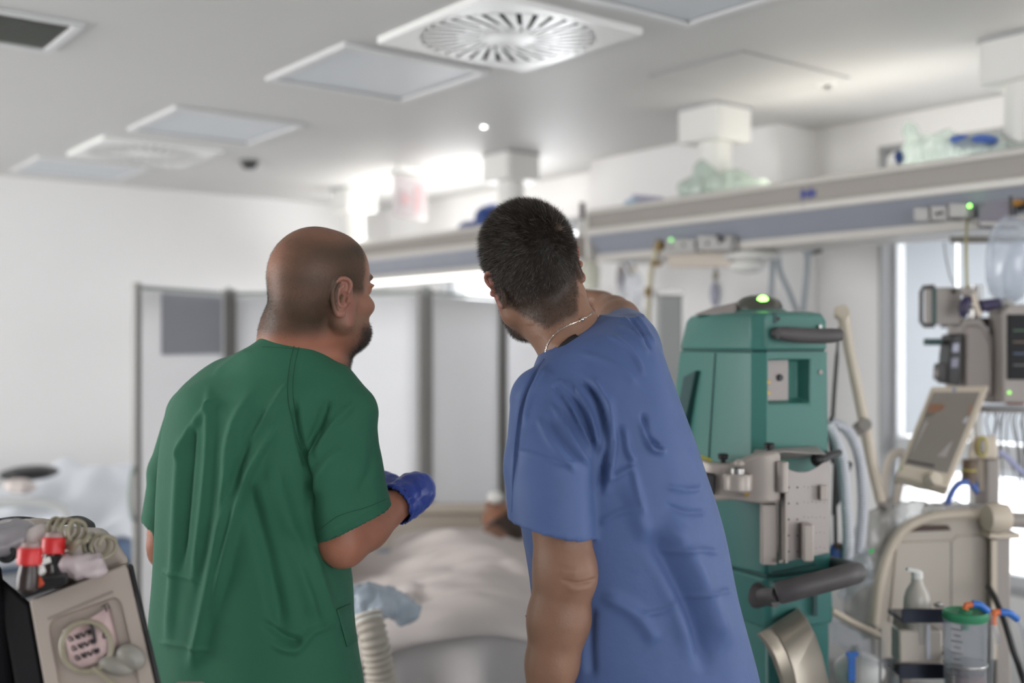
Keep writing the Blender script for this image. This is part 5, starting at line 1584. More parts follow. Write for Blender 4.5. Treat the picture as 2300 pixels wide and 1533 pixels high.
    for i in range(2):
        for k in range(5):
            x = 1771 + i * 20; d = 2.40 + .06 * (x - 1764) / 99
            part('rivet' , MB(CFM).cyl(V3(x, 1094 + k * 36, d - .002), V3(x, 1094 + k * 36, d + .003), .0026 if i == 0 else .0018, n=10), M_GREYH, hbx)
    # rows of tiny perforations, far too small to pick apart
    pf = MB(CFM)
    for i in range(6):
        for k in range(5):
            x = 1806 + i * 9; d = 2.40 + .06 * (x - 1764) / 99
            pf.box(V3(x, 1092 + k * 34 + (2 if i % 2 else 0), d), (.0016, .002, .0016))
    part('perforations', pf, M_GREYH, hbx, smooth=False, kind='stuff')
    g = V3(1810, 1215, 2.41)
    part('hook', MB(CFM).prism(rrect(g.x - .012, g.z - .042, g.x + .012, g.z + .042, .006), 1, 2.385, 2.42), M_CAST, hbx, bev=.004)
    g = V3(1848, 1106, 2.44)
    part('latch', MB(CFM).box(g, (.016, .016, .034)), M_CAST, hbx, bev=.002)
    part('clamp_arm', MB(CFM).tube([V3(1832, 1035, 2.47), V3(1858, 1024, 2.50), V3(1885, 1016, 2.62)], [.013, .010, .008], 12), M_BLACK, t)
    part('clamp_arm_grip', MB(CFM).ball(V3(1838, 1032, 2.465), (.018, .014, .014)), M_BLACK, t)
    # lower loop handle: socket, stem, thick grip, bend back into the column
    part('handle_socket', MB(CFM).lathe([(.030, 0), (.026, .012), (.018, .030), (.017, .055), (.0, .055)], V3(1700, 1336, 2.47), (.6, -.8, 0)), M_GREYH, t)
    part('handle_stem', MB(CFM).tube([V3(1712, 1336, 2.44), V3(1748, 1334, 2.36)], .0165, 14), M_GREYH, t)
    pts = spline([V3(1745, 1333, 2.36), V3(1800, 1318, 2.35), V3(1880, 1297, 2.36), V3(1912, 1288, 2.38), V3(1922, 1284, 2.43), V3(1912, 1278, 2.50), V3(1880, 1270, 2.58), V3(1862, 1266, 2.62)], 6)
    rr = [.0245 if i > 0 else .022 for i in range(len(pts))]; rr = [r if i < 22 else max(.019, r - .0006 * (i - 22)) for i, r in enumerate(rr)]
    part('loop_handle', MB(CFM).tube(pts, rr, 18), M_GREYH, t, bev=.003)
    part('vent_rib', MB(CFM).tube([V3(1735, 1286, 2.475), V3(1830, 1268, 2.51)], .0025, 6), M_TDARK, t)
    part('vent_rib', MB(CFM).tube([V3(1735, 1307, 2.485), V3(1835, 1286, 2.52)], .0025, 6), M_TDARK, t)
    part('slot_mark', MB(CFM).box(V3(1830, 1358, 2.535), (.01, .01, .05)), M_TDARK, t)
    # curved metal hood near the foot
    hd = []
    prof = [(1705, 1420, 2.46), (1722, 1440, 2.42), (1740, 1475, 2.39), (1756, 1520, 2.37), (1770, 1580, 2.36), (1778, 1660, 2.36)]
    R = []
    for i, (x, y, d) in enumerate(prof):
        p = V3(x, y, d); w = Vector((.105, .10, .032 - .004 * i)); e = Vector((.02, .02, .012)); 
        R.append([p, p + Vector((.022, -.022, .016)), p + w * .75 + Vector((.022, -.022, .02)), p + w + Vector((.012, -.004, 0)), p + w + Vector((.008, .02, -.01)), p + Vector((.0, .03, -.012))])
    part('curved_hood', MB(CFM).rings(R), mat('pewter_metal', srgb(150, 142, 130), .35, metal=.6, var=.04), t, bev=.003)
    return t
machine()
# ================================================================== bed end, ventilator and the gear on the right
M_BEIGE2 = mat('warm_white_plastic', srgb(192, 182, 170), .42, var=.02)
M_RIM = mat('beige_rim', srgb(205, 192, 174), .4, var=.02)
M_MONG = mat('monitor_grey', srgb(158, 150, 144), .45, var=.02)
M_SCRD = mat('dark_screen', srgb(38, 38, 40), .55, var=.1, spec=.2)
M_PURP = mat('purple_plastic', srgb(52, 44, 76), .4, var=.1)
M_TUBEW = mat('white_corrugated', srgb(205, 206, 212), .4, var=.02)
M_BAGC = clear('clear_plastic', (.97, .98, 1), .15, .12, srgb(190, 196, 205))
M_FILM = clear('milky_film', (.97, .97, .96), .5, .25, srgb(196, 192, 188))
M_ORANGE = mat('orange_connector', srgb(214, 110, 60), .4)
M_BLUEC = mat('blue_connector', srgb(40, 105, 190), .4)
M_LIDG = mat('green_lid', srgb(46, 128, 88), .4, var=.03)

def px_prism(mb, pts, d0, d1):
    """outline given in the picture at distance d0, extruded straight back to d1"""
    R = [[V3(x, y, d0) for x, y in pts], [V3(x, y, d0) + Vector((0, d1 - d0, 0)) for x, y in pts]]
    return mb.rings(R)
# --- bed end panel
D = 2.95
oe = V3(2110, 1400, D)
bed3 = thing('bed_end', 'warm white bed end panel with a curved rim and long grip slot', 'bed', FR((oe.x, oe.y, 0)))
out_ = [(1962, 1400), (1972, 1320), (1990, 1252), (2016, 1204), (2048, 1176), (2095, 1160), (2150, 1155), (2226, 1153), (2226, 1480), (1965, 1480)]
o2 = [(p.x, p.y) for p in spline([(x, y, 0) for x, y in out_[:8]], 4)] + out_[8:]
part('end_panel', px_prism(MB(CFM), o2, D, D + .045), M_BEIGE2, bed3, bev=.008)
rim = spline([V3(x, y, D - .004) for x, y in out_[:8]], 5)
part('rim', MB(CFM).tube(rim, .0145, 12), M_RIM, bed3)
part('grip_slot', MB(CFM).prism([(p.x, p.z) for p in [V3(2036, 1194, D), V3(2136, 1190, D), V3(2128, 1178, D), V3(2046, 1178, D)]], 1, D - .004, D + .02), mat('brown_slot', srgb(84, 66, 58), .6), bed3, bev=.002)
part('inner_field', px_prism(MB(CFM), [(2014, 1216), (2138, 1213), (2150, 1202), (2216, 1202), (2216, 1398), (1996, 1398)], D - .006, D + .002), M_BEIGE2, bed3, bev=.004)
part('panel_groove', MB(CFM).box2(V3(2136, 1400, D - .008), V3(2138, 1216, D - .005)), M_MONG, bed3)
part('frame_beam', MB(CFM).box2((oe.x - .25, D + .02, .42), (oe.x + .55, D + .1, .5)), M_BEDGREY, bed3, bev=.01)
for x in (-.2, .45): part('leg', MB(CFM).cyl((oe.x + x, D + .06, 0), (oe.x + x, D + .06, .44), .025), M_BEDGREY, bed3)
part('leg', MB(CFM).cyl((oe.x - .1, D + .03, .45), (oe.x - .1, D + .03, V3(0, 1440, D).z), .03), M_BEDGREY, bed3)
# mattress end and bolster seen above the panel
part('mattress', MB(CFM).hexa([V3(2066, 1164, D + .05), V3(2240, 1152, D + .05), V3(2240, 1152, D + .10), V3(2066, 1164, D + .10), V3(2070, 1130, D + .055), V3(2236, 1130, D + .055), V3(2236, 1132, D + .10), V3(2080, 1132, D + .10)]), M_FILM, bed3, bev=.012, label='plastic covered mattress edge')
# --- post with rail
p0 = V3(2247, 1400, 2.92)
post = thing('rail_post', 'upright beige post with a round rail end at the right edge', 'post', FR((p0.x, p0.y, 0)))
part('post', MB(CFM).box2((p0.x - .022, 2.90, 0), (p0.x + .02, 2.96, V3(0, 1150, 2.92).z)), M_MONG, post, bev=.006)
part('rail', MB(CFM).tube([V3(2240, 1168, 2.90), V3(2420, 1168, 2.90)], .021, 16), M_MONG, post, bev=.003)
part('rail_head', MB(CFM).lathe([(.0, -.03), (.036, -.028), (.042, .0), (.036, .028), (.0, .03)], V3(2238, 1162, 2.90), (1, .1, 0)), M_RIM, post)
part('clamp', MB(CFM).box2(V3(2222, 1210, 2.89), V3(2262, 1185, 2.97)), M_RIM, post, bev=.004)
part('strip', MB(CFM).box2(V3(2228, 1480, 2.885), V3(2236, 1212, 2.895)), M_RIM, post)
# --- milky plastic cover draped over the left corner, breathing mask, tray
blob('plastic_cover_bag', 'clear crumpled plastic cover draped over the left corner of the bed end', 'cover', [(V3(1985, 1185, 3.02), (.085, .05, .055), (0, -.5, 0)), (V3(2050, 1150, 3.02), (.09, .06, .025), (0, -.2, 0)), (V3(2150, 1142, 3.05), (.12, .07, .018)), (V3(1955, 1260, 3.02), (.045, .045, .10), (0, .25, 0)), (V3(1938, 1350, 3.02), (.05, .05, .10))], M_FILM, V3(1985, 1400, 3.02), .008, (.007, 42))
mk = V3(1925, 1262, 2.80)
t = thing('oxygen_mask', 'clear plastic breathing mask with a green mark beside the curved rim', 'mask', FR(mk))
part('mask_shell', MB(CFM).lathe([(.036, -.035), (.040, -.028), (.034, 0), (.024, .022), (.012, .034), (.011, .050), (.0, .050)], mk + Vector((.012, 0, -.01)), (.2, -.3, .9), 22), M_BAGC, t)
part('mask_port', MB(CFM).lathe([(.014, -.05), (.018, -.045), (.018, -.01), (.022, .0), (.0, .004)], mk + Vector((-.018, -.02, -.05)), (.3, -.4, .8), 18), M_BAGC, t)
part('green_tab', MB(CFM).box(V3(1957, 1237, 2.77), (.014, .004, .008), rot=(0, -.5, 0)), mat('green_mark', srgb(60, 190, 100), .5), t)
ty = V3(1930, 1420, 2.85)
t = thing('clear_tray', 'clear plastic tray with a pale sloping edge below the breathing mask', 'tray', FR((ty.x, ty.y, 0)))
part('tray_wall', MB(CFM).hexa([V3(1866, 1440, 2.72), V3(1985, 1500, 2.80), V3(2000, 1500, 3.0), V3(1880, 1440, 3.0), V3(1862, 1388, 2.72), V3(1968, 1436, 2.80), V3(1990, 1436, 3.0), V3(1880, 1380, 3.0)]), M_BAGC, t)
part('tray_edge', MB(CFM).tube([V3(1862, 1368, 2.70), V3(1915, 1398, 2.74), V3(1968, 1424, 2.80)], .010, 10, flat=1.6), M_RIM, t)
part('tray_stand', MB(CFM).cyl((ty.x, 2.88, 0), (ty.x, 2.88, V3(0, 1450, 2.88).z), .012), M_STEEL, t)
part('blue_clip', MB(CFM).box2(V3(1906, 1530, 2.70), V3(1920, 1462, 2.705)).box2(V3(1902, 1474, 2.698), V3(1926, 1462, 2.706)), M_BLUEC, t)
part('white_bag', MB(CFM).ball(V3(1930, 1505, 2.95), (.07, .05, .05)), M_WHITE, t)
part('steel_rod', MB(CFM).cyl(V3(1977, 1410, 2.80), V3(1978, 1620, 2.80), .0035), M_STEEL, t)
# --- dispenser bottle in a steel bracket
db = V3(2060, 1400, 2.62)
zb = lambda y, d=2.62: H - (y - 766.5) / F * d
t = thing('pump_bottle', 'translucent white pump bottle standing in a steel bracket', 'bottle', FR((db.x, db.y, zb(1440))))
bo = (db.x, db.y, 0)
part('bottle', MB(CFM).lathe([(.0, zb(1440)), (.031, zb(1440)), (.032, zb(1370)), (.031, zb(1345)), (.026, zb(1325)), (.014, zb(1308)), (.013, zb(1298)), (.0, zb(1298))], bo), clear('bottle_plastic', (.95, .95, .93), .72, .25, srgb(196, 190, 180)), t)
part('pump_head', MB(CFM).lathe([(.012, zb(1300)), (.014, zb(1296)), (.013, zb(1283)), (.008, zb(1280)), (.0, zb(1279))], bo).box((db.x - .012, db.y - .004, zb(1279)), (.030, .012, .008), rot=(0, .2, 0)), M_WHITE, t, bev=.001)
t2 = thing('steel_bracket', 'steel bracket with two dark bands holding the pump bottle', 'bracket', FR((db.x, db.y, zb(1530))))
M_BAND = mat('dark_steel_band', srgb(48, 52, 64), .25, metal=.6)
for (ya, yb) in ((1366, 1398), (1490, 1524)):
    part('band', MB(CFM).box2(V3(2026 if ya < 1400 else 2020, yb, 2.58), V3(2120 if ya < 1400 else 2118, ya, 2.585)).box2(V3(2026, yb, 2.582), V3(2030, ya, 2.68)).box2(V3(2116, yb, 2.582), V3(2120, ya, 2.68)), M_BAND, t2, bev=.001)
part('white_box', MB(CFM).box2(V3(2020, 1490, 2.59), V3(2096, 1400, 2.65)), M_BEIGE2, t2, bev=.006)
part('label_strip', MB(CFM).box2(V3(2081, 1480, 2.586), V3(2089, 1402, 2.589)), M_TUBEW, t2)
part('back_plate', MB(CFM).box2(V3(2008, 1520, 2.69), V3(2122, 1375, 2.70)).box2((db.x - .012, 2.69, .02), (db.x + .012, 2.71, zb(1500))), M_MONG, t2, bev=.002)
part('foot_plate', MB(CFM).box2((db.x - .12, 2.6, 0), (db.x + .12, 2.85, .02)), M_MONG, t2, bev=.004)
part('screw_knob', MB(CFM).ball(V3(2107, 1357, 2.60), (.011, .008, .007)).ball(V3(2119, 1360, 2.60), (.004, .004, .004)), M_STEEL, t2)
# --- suction canister
cn = V3(2168, 1400, 2.50); zc = lambda y: H - (y - 766.5) / F * 2.50
t = thing('suction_canister', 'clear suction canister with a green lid and brown fluid in the bottom right corner', 'canister', FR((cn.x, cn.y, zc(1600))))
co = (cn.x, cn.y, 0); rC = .049
part('jar', MB(CFM).lathe([(rC * .92, zc(1640)), (rC * .95, zc(1500)), (rC, zc(1385)), (rC * .97, zc(1385)), (rC * .92, zc(1500)), (rC * .88, zc(1636)), (.0, zc(1636)), (.0, zc(1640))], co, n=32), M_BAGC, t)
part('fluid', MB(CFM).lathe([(.0, zc(1634)), (rC * .86, zc(1634)), (rC * .88, zc(1510)), (.0, zc(1508))], co, n=32), mat('brown_fluid', srgb(112, 66, 48), .2, var=.1), t)
part('lid', MB(CFM).lathe([(.0, zc(1392)), (rC * .95, zc(1392)), (rC * 1.03, zc(1386)), (rC * 1.03, zc(1376)), (rC * .95, zc(1371)), (rC * .8, zc(1376)), (rC * .35, zc(1376)), (.012, zc(1368)), (.0, zc(1368))], co, n=32), M_LIDG, t, label='green lid')
part('lid_port', MB(CFM).cyl((cn.x - .008, cn.y - .02, zc(1388)), (cn.x - .008, cn.y - .02, zc(1408)), .010).cyl((cn.x - .004, cn.y, zc(1372)), (cn.x - .004, cn.y, zc(1362)), .008), M_LIDG, t)
for k in range(8):
    y = 1404 + k * 13; part('scale_mark', MB(CFM).box((cn.x - .034, cn.y - .0365, zc(y)), (.026 if k % 2 == 0 else .016, .0008, .0016), rot=(0, 0, -.75)), M_GREYH, t)
for k, (w, y) in enumerate(((.05, 1400), )): part('rim_ring', MB(CFM).lathe([(rC * .985, zc(1490)), (rC * 1.0, zc(1488)), (rC * .985, zc(1486))], co, n=32), M_STEEL, t)
part('bracket_arm', MB(CFM).box2((cn.x - .01, 2.54, zc(1500)), (cn.x + .01, 2.72, zc(1490))), M_MONG, t)
part('elbow', MB(CFM).tube([V3(2168, 1368, 2.49), V3(2171, 1358, 2.49), V3(2184, 1357, 2.49)], .0075, 12), M_ORANGE, t, label='orange elbow connector')
t = thing('suction_tube', 'clear tube with a blue and orange end rising from the canister lid', 'tube', FR(V3(2200, 1360, 2.49)))
part('cuff', MB(CFM).tube(spline([V3(2184, 1356, 2.49), V3(2200, 1358, 2.49), V3(2219, 1373, 2.49)], 5), .0088, 14), M_BLUEC, t)
part('tube', MB(CFM).tube(spline([V3(2217, 1371, 2.49), V3(2226, 1392, 2.49), V3(2228, 1450, 2.50), V3(2222, 1560, 2.52)], 6), .0055, 12), M_BAGC, t)
t = thing('drain_tube', 'curved clear tube with a blue cuff and orange elbow at the bottom right edge', 'tube', FR(V3(2240, 1385, 2.55)))
part('elbow', MB(CFM).tube(spline([V3(2231, 1402, 2.52), V3(2230, 1384, 2.52), V3(2234, 1375, 2.52), V3(2246, 1374, 2.52)], 4), [.0075] * 4 + [.0085] * 5 + [.0075] * 4, 12), M_ORANGE, t)
part('cuff', MB(CFM).tube(spline([V3(2246, 1374, 2.52), V3(2266, 1376, 2.52), V3(2284, 1389, 2.53)], 5), .0085, 14), M_BLUEC, t)
part('tube', MB(CFM).tube(spline([V3(2283, 1388, 2.53), V3(2298, 1420, 2.54), V3(2306, 1480, 2.56), V3(2304, 1600, 2.6)], 6), .005, 12), M_BAGC, t)
part('lower_tube', MB(CFM).tube(spline([V3(2231, 1400, 2.52), V3(2240, 1430, 2.52), V3(2241, 1445, 2.52)], 4), .006, 12), M_BAGC, t)
c1 = spline([V3(2221, 1318, 2.86), V3(2236, 1345, 2.80), V3(2258, 1400, 2.74), V3(2276, 1460, 2.72), V3(2290, 1500, 2.72), V3(2310, 1580, 2.75), V3(2330, 1800, 2.8), Vector((1.40, 2.85, .012))], 6)
solo('black_cable', 'thick black cable hanging in front of the beige post at the right edge', 'cable', MB(CFM).tube(c1, .008, 10), M_BLACK, FR((1.4, 2.85, 0)))

# --- ventilator: column, tilted touch screen
vt = V3(2215, 1100, 3.1)
t = thing('ventilator', 'ventilator with a tilted beige touch screen on a column at the right', 'ventilator', FR((vt.x, vt.y, 0)))
TL, TR_, BR, BL = V3(2096, 872, 3.12), V3(2214, 870, 3.08), V3(2130, 1080, 2.92), V3(2022, 1056, 2.96)
q = [BL, BR, TR_, TL]
def onq(u, v, off=0.0):
    n = (BR - BL).cross(TL - BL).normalized()
    if n.y > 0: n = -n
    p = BL * (1 - u) * (1 - v) + BR * u * (1 - v) + TR_ * u * v + TL * (1 - u) * v
    return p + n * off
def qplate(u0, v0, u1, v1, off, th, m, nm, par, **k):
    P4 = [onq(u0, v0, off), onq(u1, v0, off), onq(u1, v1, off), onq(u0, v1, off)]; B4 = [onq(u0, v0, off - th), onq(u1, v0, off - th), onq(u1, v1, off - th), onq(u0, v1, off - th)]
    return part(nm, MB(CFM).hexa(B4 + P4), m, par, **k)
dsp = qplate(-.05, -.06, 1.05, 1.03, 0, .042, M_RIM, 'display_housing', t, bev=.006)
scr_ = qplate(.03, .07, .93, .95, .0015, .004, mat('screen_glass', srgb(138, 130, 122), .12, var=.05, coat=.5), 'screen', dsp, bev=.001)
M_OR = mat('screen_orange', srgb(150, 108, 84), .3); M_LT = mat('screen_light', srgb(168, 160, 155), .3); M_DK = mat('screen_olive', srgb(112, 106, 96), .3); M_HI = mat('screen_pale', srgb(196, 192, 194), .3)  # flat colours of the screen picture, pale tiles included
for nm, a, m in (('wave_band', (.06, .70, .90, .80), M_OR), ('dark_band', (.06, .64, .90, .69), M_DK), ('value_field', (.10, .22, .78, .58), M_LT), ('tile', (.14, .50, .30, .55), M_DK), ('tile', (.42, .50, .58, .55), M_DK), ('tile', (.62, .73, .86, .79), M_HI), ('bottom_bar', (.06, .10, .62, .13), M_GREYH), ('tile', (.55, .24, .75, .36), M_HI), ('tile', (.80, .60, .90, .68), M_HI)):
    part(nm, MB(CFM).hexa([onq(a[0], a[1], .001), onq(a[2], a[1], .001), onq(a[2], a[3], .001), onq(a[0], a[3], .001), onq(a[0], a[1], .0022), onq(a[2], a[1], .0022), onq(a[2], a[3], .0022), onq(a[0], a[3], .0022)]), m, dsp)
part('brand_dot', MB(CFM).ball(onq(.42, .975, .002), (.006, .003, .005), 10, 6), M_LBLUE, dsp)
part('knob', MB(CFM).lathe([(.0, .02), (.018, .018), (.022, .0), (.020, -.01), (.0, -.012)], onq(.70, -.03, .004), (.2, -.9, .4)), M_RIM, dsp)
part('green_led', MB(CFM).ball(onq(.0, .02, .003), .004, 10, 6), mat('led_dim', srgb(150, 180, 110), .4), dsp)
part('tilt_head', MB(CFM).hexa([V3(2172, 1030, 3.03), V3(2242, 1030, 3.03), V3(2242, 1030, 3.16), V3(2172, 1030, 3.16), V3(2188, 978, 3.03), V3(2238, 978, 3.03), V3(2238, 978, 3.16), V3(2188, 978, 3.16)]), M_RIM, t, bev=.008)
M_YEL = mat('yellow_ring', srgb(176, 164, 84), .5)
k0 = V3(2206, 1003, 3.02)
part('lock_ring', MB(CFM).tube([k0 + Vector((.012 * math.sin(a), .0, .026 * math.cos(a))) for a in np.linspace(0, 2 * PI, 20, endpoint=False)], .004, 8, closed=True), M_YEL, t)
part('lock_button', MB(CFM).ball(k0, (.010, .008, .022)), M_MONG, t)
part('column', MB(CFM).prism(rrect(V3(2204, 0, 3.09).x, 3.06, V3(2236, 0, 3.09).x, 3.14, .01), 2, .18, V3(0, 1028, 3.1).z), M_MONG, t, bev=.003)
part('column_sleeve', MB(CFM).cyl(V3(2221, 1030, 3.09), V3(2221, 1100, 3.09), .028), M_RIM, t)
part('filter', MB(CFM).cyl(V3(2178, 1032, 3.05), V3(2175, 1085, 3.05), .019).cyl(V3(2177, 1058, 3.05), V3(2177, 1064, 3.05), .021), mat('brown_filter', srgb(104, 84, 66), .5), t)
part('yellow_band', MB(CFM).cyl(V3(2177, 1052, 3.05), V3(2177, 1057, 3.05), .0205), M_YEL, t)
part('base', MB(CFM).prism(rrect(vt.x - .2, 2.98, vt.x + .22, 3.3, .05), 2, .09, .18), M_MONG, t, bev=.01)
for x in (-.15, .17): part('caster', MB(CFM).cyl((vt.x + x - .015, 3.05, .045), (vt.x + x + .015, 3.05, .045), .045).cyl((vt.x + x - .015, 3.24, .045), (vt.x + x + .015, 3.24, .045), .045), M_BLACK, t)
bt = spline([V3(2195, 1105, 3.04), V3(2178, 1083, 3.04), V3(2155, 1085, 3.03), V3(2138, 1105, 3.02), V3(2126, 1135, 3.02)], 6)
solo('blue_tube', 'blue breathing tube arching under the tilted touch screen', 'tube', MB(CFM).tube(bt, .0085, 12), mat('blue_tube_plastic', srgb(72, 104, 178), .35), FR(V3(2160, 1130, 3.03)))
lt = spline([V3(2245, 1015, 3.18), V3(2262, 1025, 3.18), V3(2285, 1050, 3.17), V3(2310, 1075, 3.16), V3(2340, 1140, 3.15)], 6)
solo('lilac_tube', 'pale lilac tube curving down at the right edge behind the ventilator', 'tube', MB(CFM).tube(lt, .009, 12), mat('lilac_plastic', srgb(176, 180, 214), .35), FR(V3(2285, 1050, 3.17)))
t = thing('water_trap', 'clear tube with a bright blue cup beside the ventilator column', 'tube', FR(V3(2194, 1100, 3.12)))
part('tube', MB(CFM).tube([V3(2206, 1030, 3.15), V3(2200, 1075, 3.13), V3(2194, 1095, 3.12)], .010, 12), M_BAGC, t)
part('cup', MB(CFM).cyl(V3(2194, 1082, 3.11), V3(2194, 1098, 3.11), .014), M_BLUEC, t, bev=.002)
part('red_ring', MB(CFM).cyl(V3(2196, 1099, 3.12), V3(2196, 1108, 3.12), .012), mat('red_ring', srgb(150, 40, 60), .5), t)

# --- articulated tube arm, thin pole, corrugated tubes
ar = V3(1935, 950, 3.0)
t = thing('articulated_stand', 'long beige articulated arm slanting behind the teal machine', 'stand', FR((ar.x + .04, 3.0, 0)))
part('upper_link', MB(CFM).tube([V3(1893, 704, 3.0), V3(1908, 790, 3.0), V3(1940, 945, 3.0)], [.0175, .0145, .0150], 14), M_RIM, t)
part('lower_link', MB(CFM).tube([V3(1944, 960, 3.0), V3(1958, 1040, 3.0), V3(1978, 1125, 3.0)], [.0165, .0145, .0145], 14), M_RIM, t)
part('joint', MB(CFM).cyl(V3(1943, 953, 2.975), V3(1943, 953, 3.03), .019).cyl(V3(1930, 962, 2.99), V3(1930, 962, 3.03), .020), M_MONG, t, bev=.003)
part('head', MB(CFM).cyl(V3(1893, 700, 2.975), V3(1893, 700, 3.03), .019).ball(V3(1879, 702, 3.0), (.008, .018, .018)), M_RIM, t, bev=.002)
part('support', MB(CFM).tube([V3(1978, 1125, 3.0), V3(1984, 1140, 3.10), V3(1990, 1300, 3.16), Vector((V3(1992, 0, 3.16).x, 3.16, 0))], .014, 12), M_MONG, t)
part('foot', MB(CFM).lathe([(.0, 0), (.08, 0), (.08, .015), (.02, .03), (.0, .03)], (V3(1992, 0, 3.16).x, 3.16, 0)), M_MONG, t)
pp = spline([V3(1884, 735, 2.98), V3(1880, 800, 2.98), V3(1874, 880, 2.98), V3(1870, 945, 2.98)], 4)
part('gas_strut', MB(CFM).tube(pp, [.004] * 4 + [.006] * (len(pp) - 4), 10), M_GREYH, t)
for nm, pts, lab in (('corrugated_tube', [V3(1858, 952, 2.86), V3(1878, 985, 2.86), V3(1893, 1040, 2.86), V3(1900, 1120, 2.86), V3(1905, 1200, 2.86), V3(1902, 1270, 2.87)], 'white corrugated breathing tube nearest to the teal machine'),
                     ('corrugated_tube', [V3(1868, 948, 2.94), V3(1905, 968, 2.94), V3(1928, 1020, 2.94), V3(1936, 1080, 2.94), V3(1938, 1150, 2.95), V3(1930, 1240, 2.97)], 'white corrugated breathing tube nearer to the slanting arm')):
    a_, r_ = ribbed(pts, .0145, .0075, .0016)
    solo(nm, lab, 'tube', MB(CFM).tube(a_, r_, 14), M_TUBEW, FR(pts[-1]), 'corrugated breathing tubes', ang=180)
t = thing('tube_holder', 'dark tube holder with a blue cap at the right side of the teal machine', 'holder', FR(V3(1870, 1150, 2.9)))
part('dark_plate', MB(CFM).hexa([V3(1868, 1160, 2.92), V3(1885, 1130, 2.92), V3(1885, 1130, 2.94), V3(1868, 1160, 2.94), V3(1872, 1010, 2.92), V3(1916, 1040, 2.92), V3(1916, 1040, 2.94), V3(1872, 1010, 2.94)]), M_BLACK, t, bev=.003)
part('blue_cap', MB(CFM).cyl(V3(1880, 1262, 2.9), V3(1884, 1222, 2.9), .024, .020), mat('blue_cap', srgb(84, 108, 176), .4), t, bev=.003)
part('brown_ring', MB(CFM).cyl(V3(1884, 1232, 2.89), V3(1885, 1220, 2.89), .014), mat('brown_ring', srgb(96, 70, 60), .5), t)
part('stem', MB(CFM).tube([V3(1878, 1260, 2.91), V3(1876, 1130, 2.925)], .006, 8), M_GREYH, t)
part('link', MB(CFM).tube([V3(1872, 1040, 2.92), V3(1862, 960, 2.93), V3(1868, 940, 2.96)], .007, 8), M_BLACK, t)

# --- grey loop behind, chair-like rail left of the screen
lp = spline([V3(1985, 1130, 3.35), V3(1990, 1060, 3.35), V3(2005, 1020, 3.35), V3(2030, 1022, 3.35), V3(2022, 1080, 3.35), V3(2012, 1130, 3.35)], 6)
lpp = thing('side_guard', 'beige looped side guard behind the slanting arm', 'rail', FR((lp[0].x, 3.35, 0)))
part('loop', MB(CFM).tube(lp, .013, 10), M_BEIGE2, lpp)
part('post', MB(CFM).cyl((lp[0].x + .01, 3.35, 0), (lp[0].x + .01, 3.35, lp[0].z + .02), .012), M_MONG, lpp)

# --- infusion pump, monitors and shelf on a mast at the right
ms = V3(2235, 915, 3.32)
t = thing('equipment_mast', 'steel mast with a narrow shelf carrying the monitors at the right edge', 'stand', FR((ms.x, 3.42, 0)))
part('mast', MB(CFM).cyl((ms.x, 3.46, 0), (ms.x, 3.46, V3(0, 640, 3.46).z), .02), M_STEEL, t)
part('shelf', MB(CFM).box2(V3(2212, 926, 3.18), V3(2420, 908, 3.5)), M_MONG, t, bev=.004)
part('mast_foot', MB(CFM).lathe([(.0, 0), (.13, 0), (.13, .03), (.03, .06), (.0, .06)], (ms.x, 3.46, 0)), M_MONG, t)
part('red_strip', MB(CFM).box2(V3(2268, 908, 3.19), V3(2290, 903, 3.22)), mat('red_strip', srgb(130, 50, 56), .5), t)
part('cross_bar', MB(CFM).tube([V3(2130, 768, 3.30), V3(2235, 768, 3.34)], .006, 10), M_GREYH, t)
m1 = V3(2207, 820, 3.28)
t = thing('monitor', 'grey patient monitor seen from behind with a slanting left side', 'monitor', FR((m1.x, 3.3, V3(0, 908, 3.28).z)))
pan = [(2156, 892), (2160, 780), (2163, 722), (2172, 714), (2206, 712), (2222, 740), (2245, 775), (2262, 780), (2262, 905), (2225, 905)]
part('housing', px_prism(MB(CFM), pan, 3.24, 3.36), M_MONG, t, bev=.008)
part('rear_bulge', px_prism(MB(CFM), [(2166, 885), (2168, 730), (2204, 728), (2230, 775), (2232, 890)], 3.225, 3.25), mat('monitor_warm_grey', srgb(148, 138, 134), .5), t, bev=.01)
m2 = V3(2300, 800, 3.2)
t = thing('monitor', 'patient monitor with a dark screen cut off by the right edge', 'monitor', FR((m2.x, 3.22, V3(0, 908, 3.2).z)))
part('housing', MB(CFM).prism([(p.x, p.z) for p in [V3(2252, 905, 3.18), V3(2440, 905, 3.18), V3(2440, 678, 3.18), V3(2268, 684, 3.18), V3(2252, 700, 3.18)]], 1, 3.18, 3.28), M_MONG, t, bev=.006)
sc_ = part('screen', MB(CFM).box2(V3(2264, 852, 3.174), V3(2430, 706, 3.185)), M_SCRD, t, bev=.002)
for k in range(4): part('trace', MB(CFM).box2(V3(2276, 740 + k * 26, 3.1725), V3(2420, 743 + k * 26, 3.1735)), mat('trace_%d' % k, (srgb(70, 110, 80), srgb(110, 90, 70), srgb(70, 90, 120), srgb(100, 100, 100))[k], .4), sc_)
part('green_led', MB(CFM).ball(V3(2267, 881, 3.178), .005, 10, 6), glow('monitor_led', (.4, 1, .2), 1.2), t)
t = thing('infusion_pump', 'dark faced infusion pump with a side knob in front of the blinds', 'pump', FR(V3(2140, 865, 3.26)))
part('case', px_prism(MB(CFM), [(2128, 862), (2132, 800), (2138, 752), (2162, 748), (2158, 865)], 3.22, 3.30), M_BLACK, t, bev=.004)
part('display', px_prism(MB(CFM), [(2139, 790), (2141, 772), (2155, 770), (2154, 790)], 3.216, 3.222), mat('pump_display', srgb(150, 150, 170), .3), t)
part('display', px_prism(MB(CFM), [(2136, 825), (2138, 805), (2154, 803), (2152, 825)], 3.216, 3.222), mat('pump_keys', srgb(110, 110, 130), .3), t)
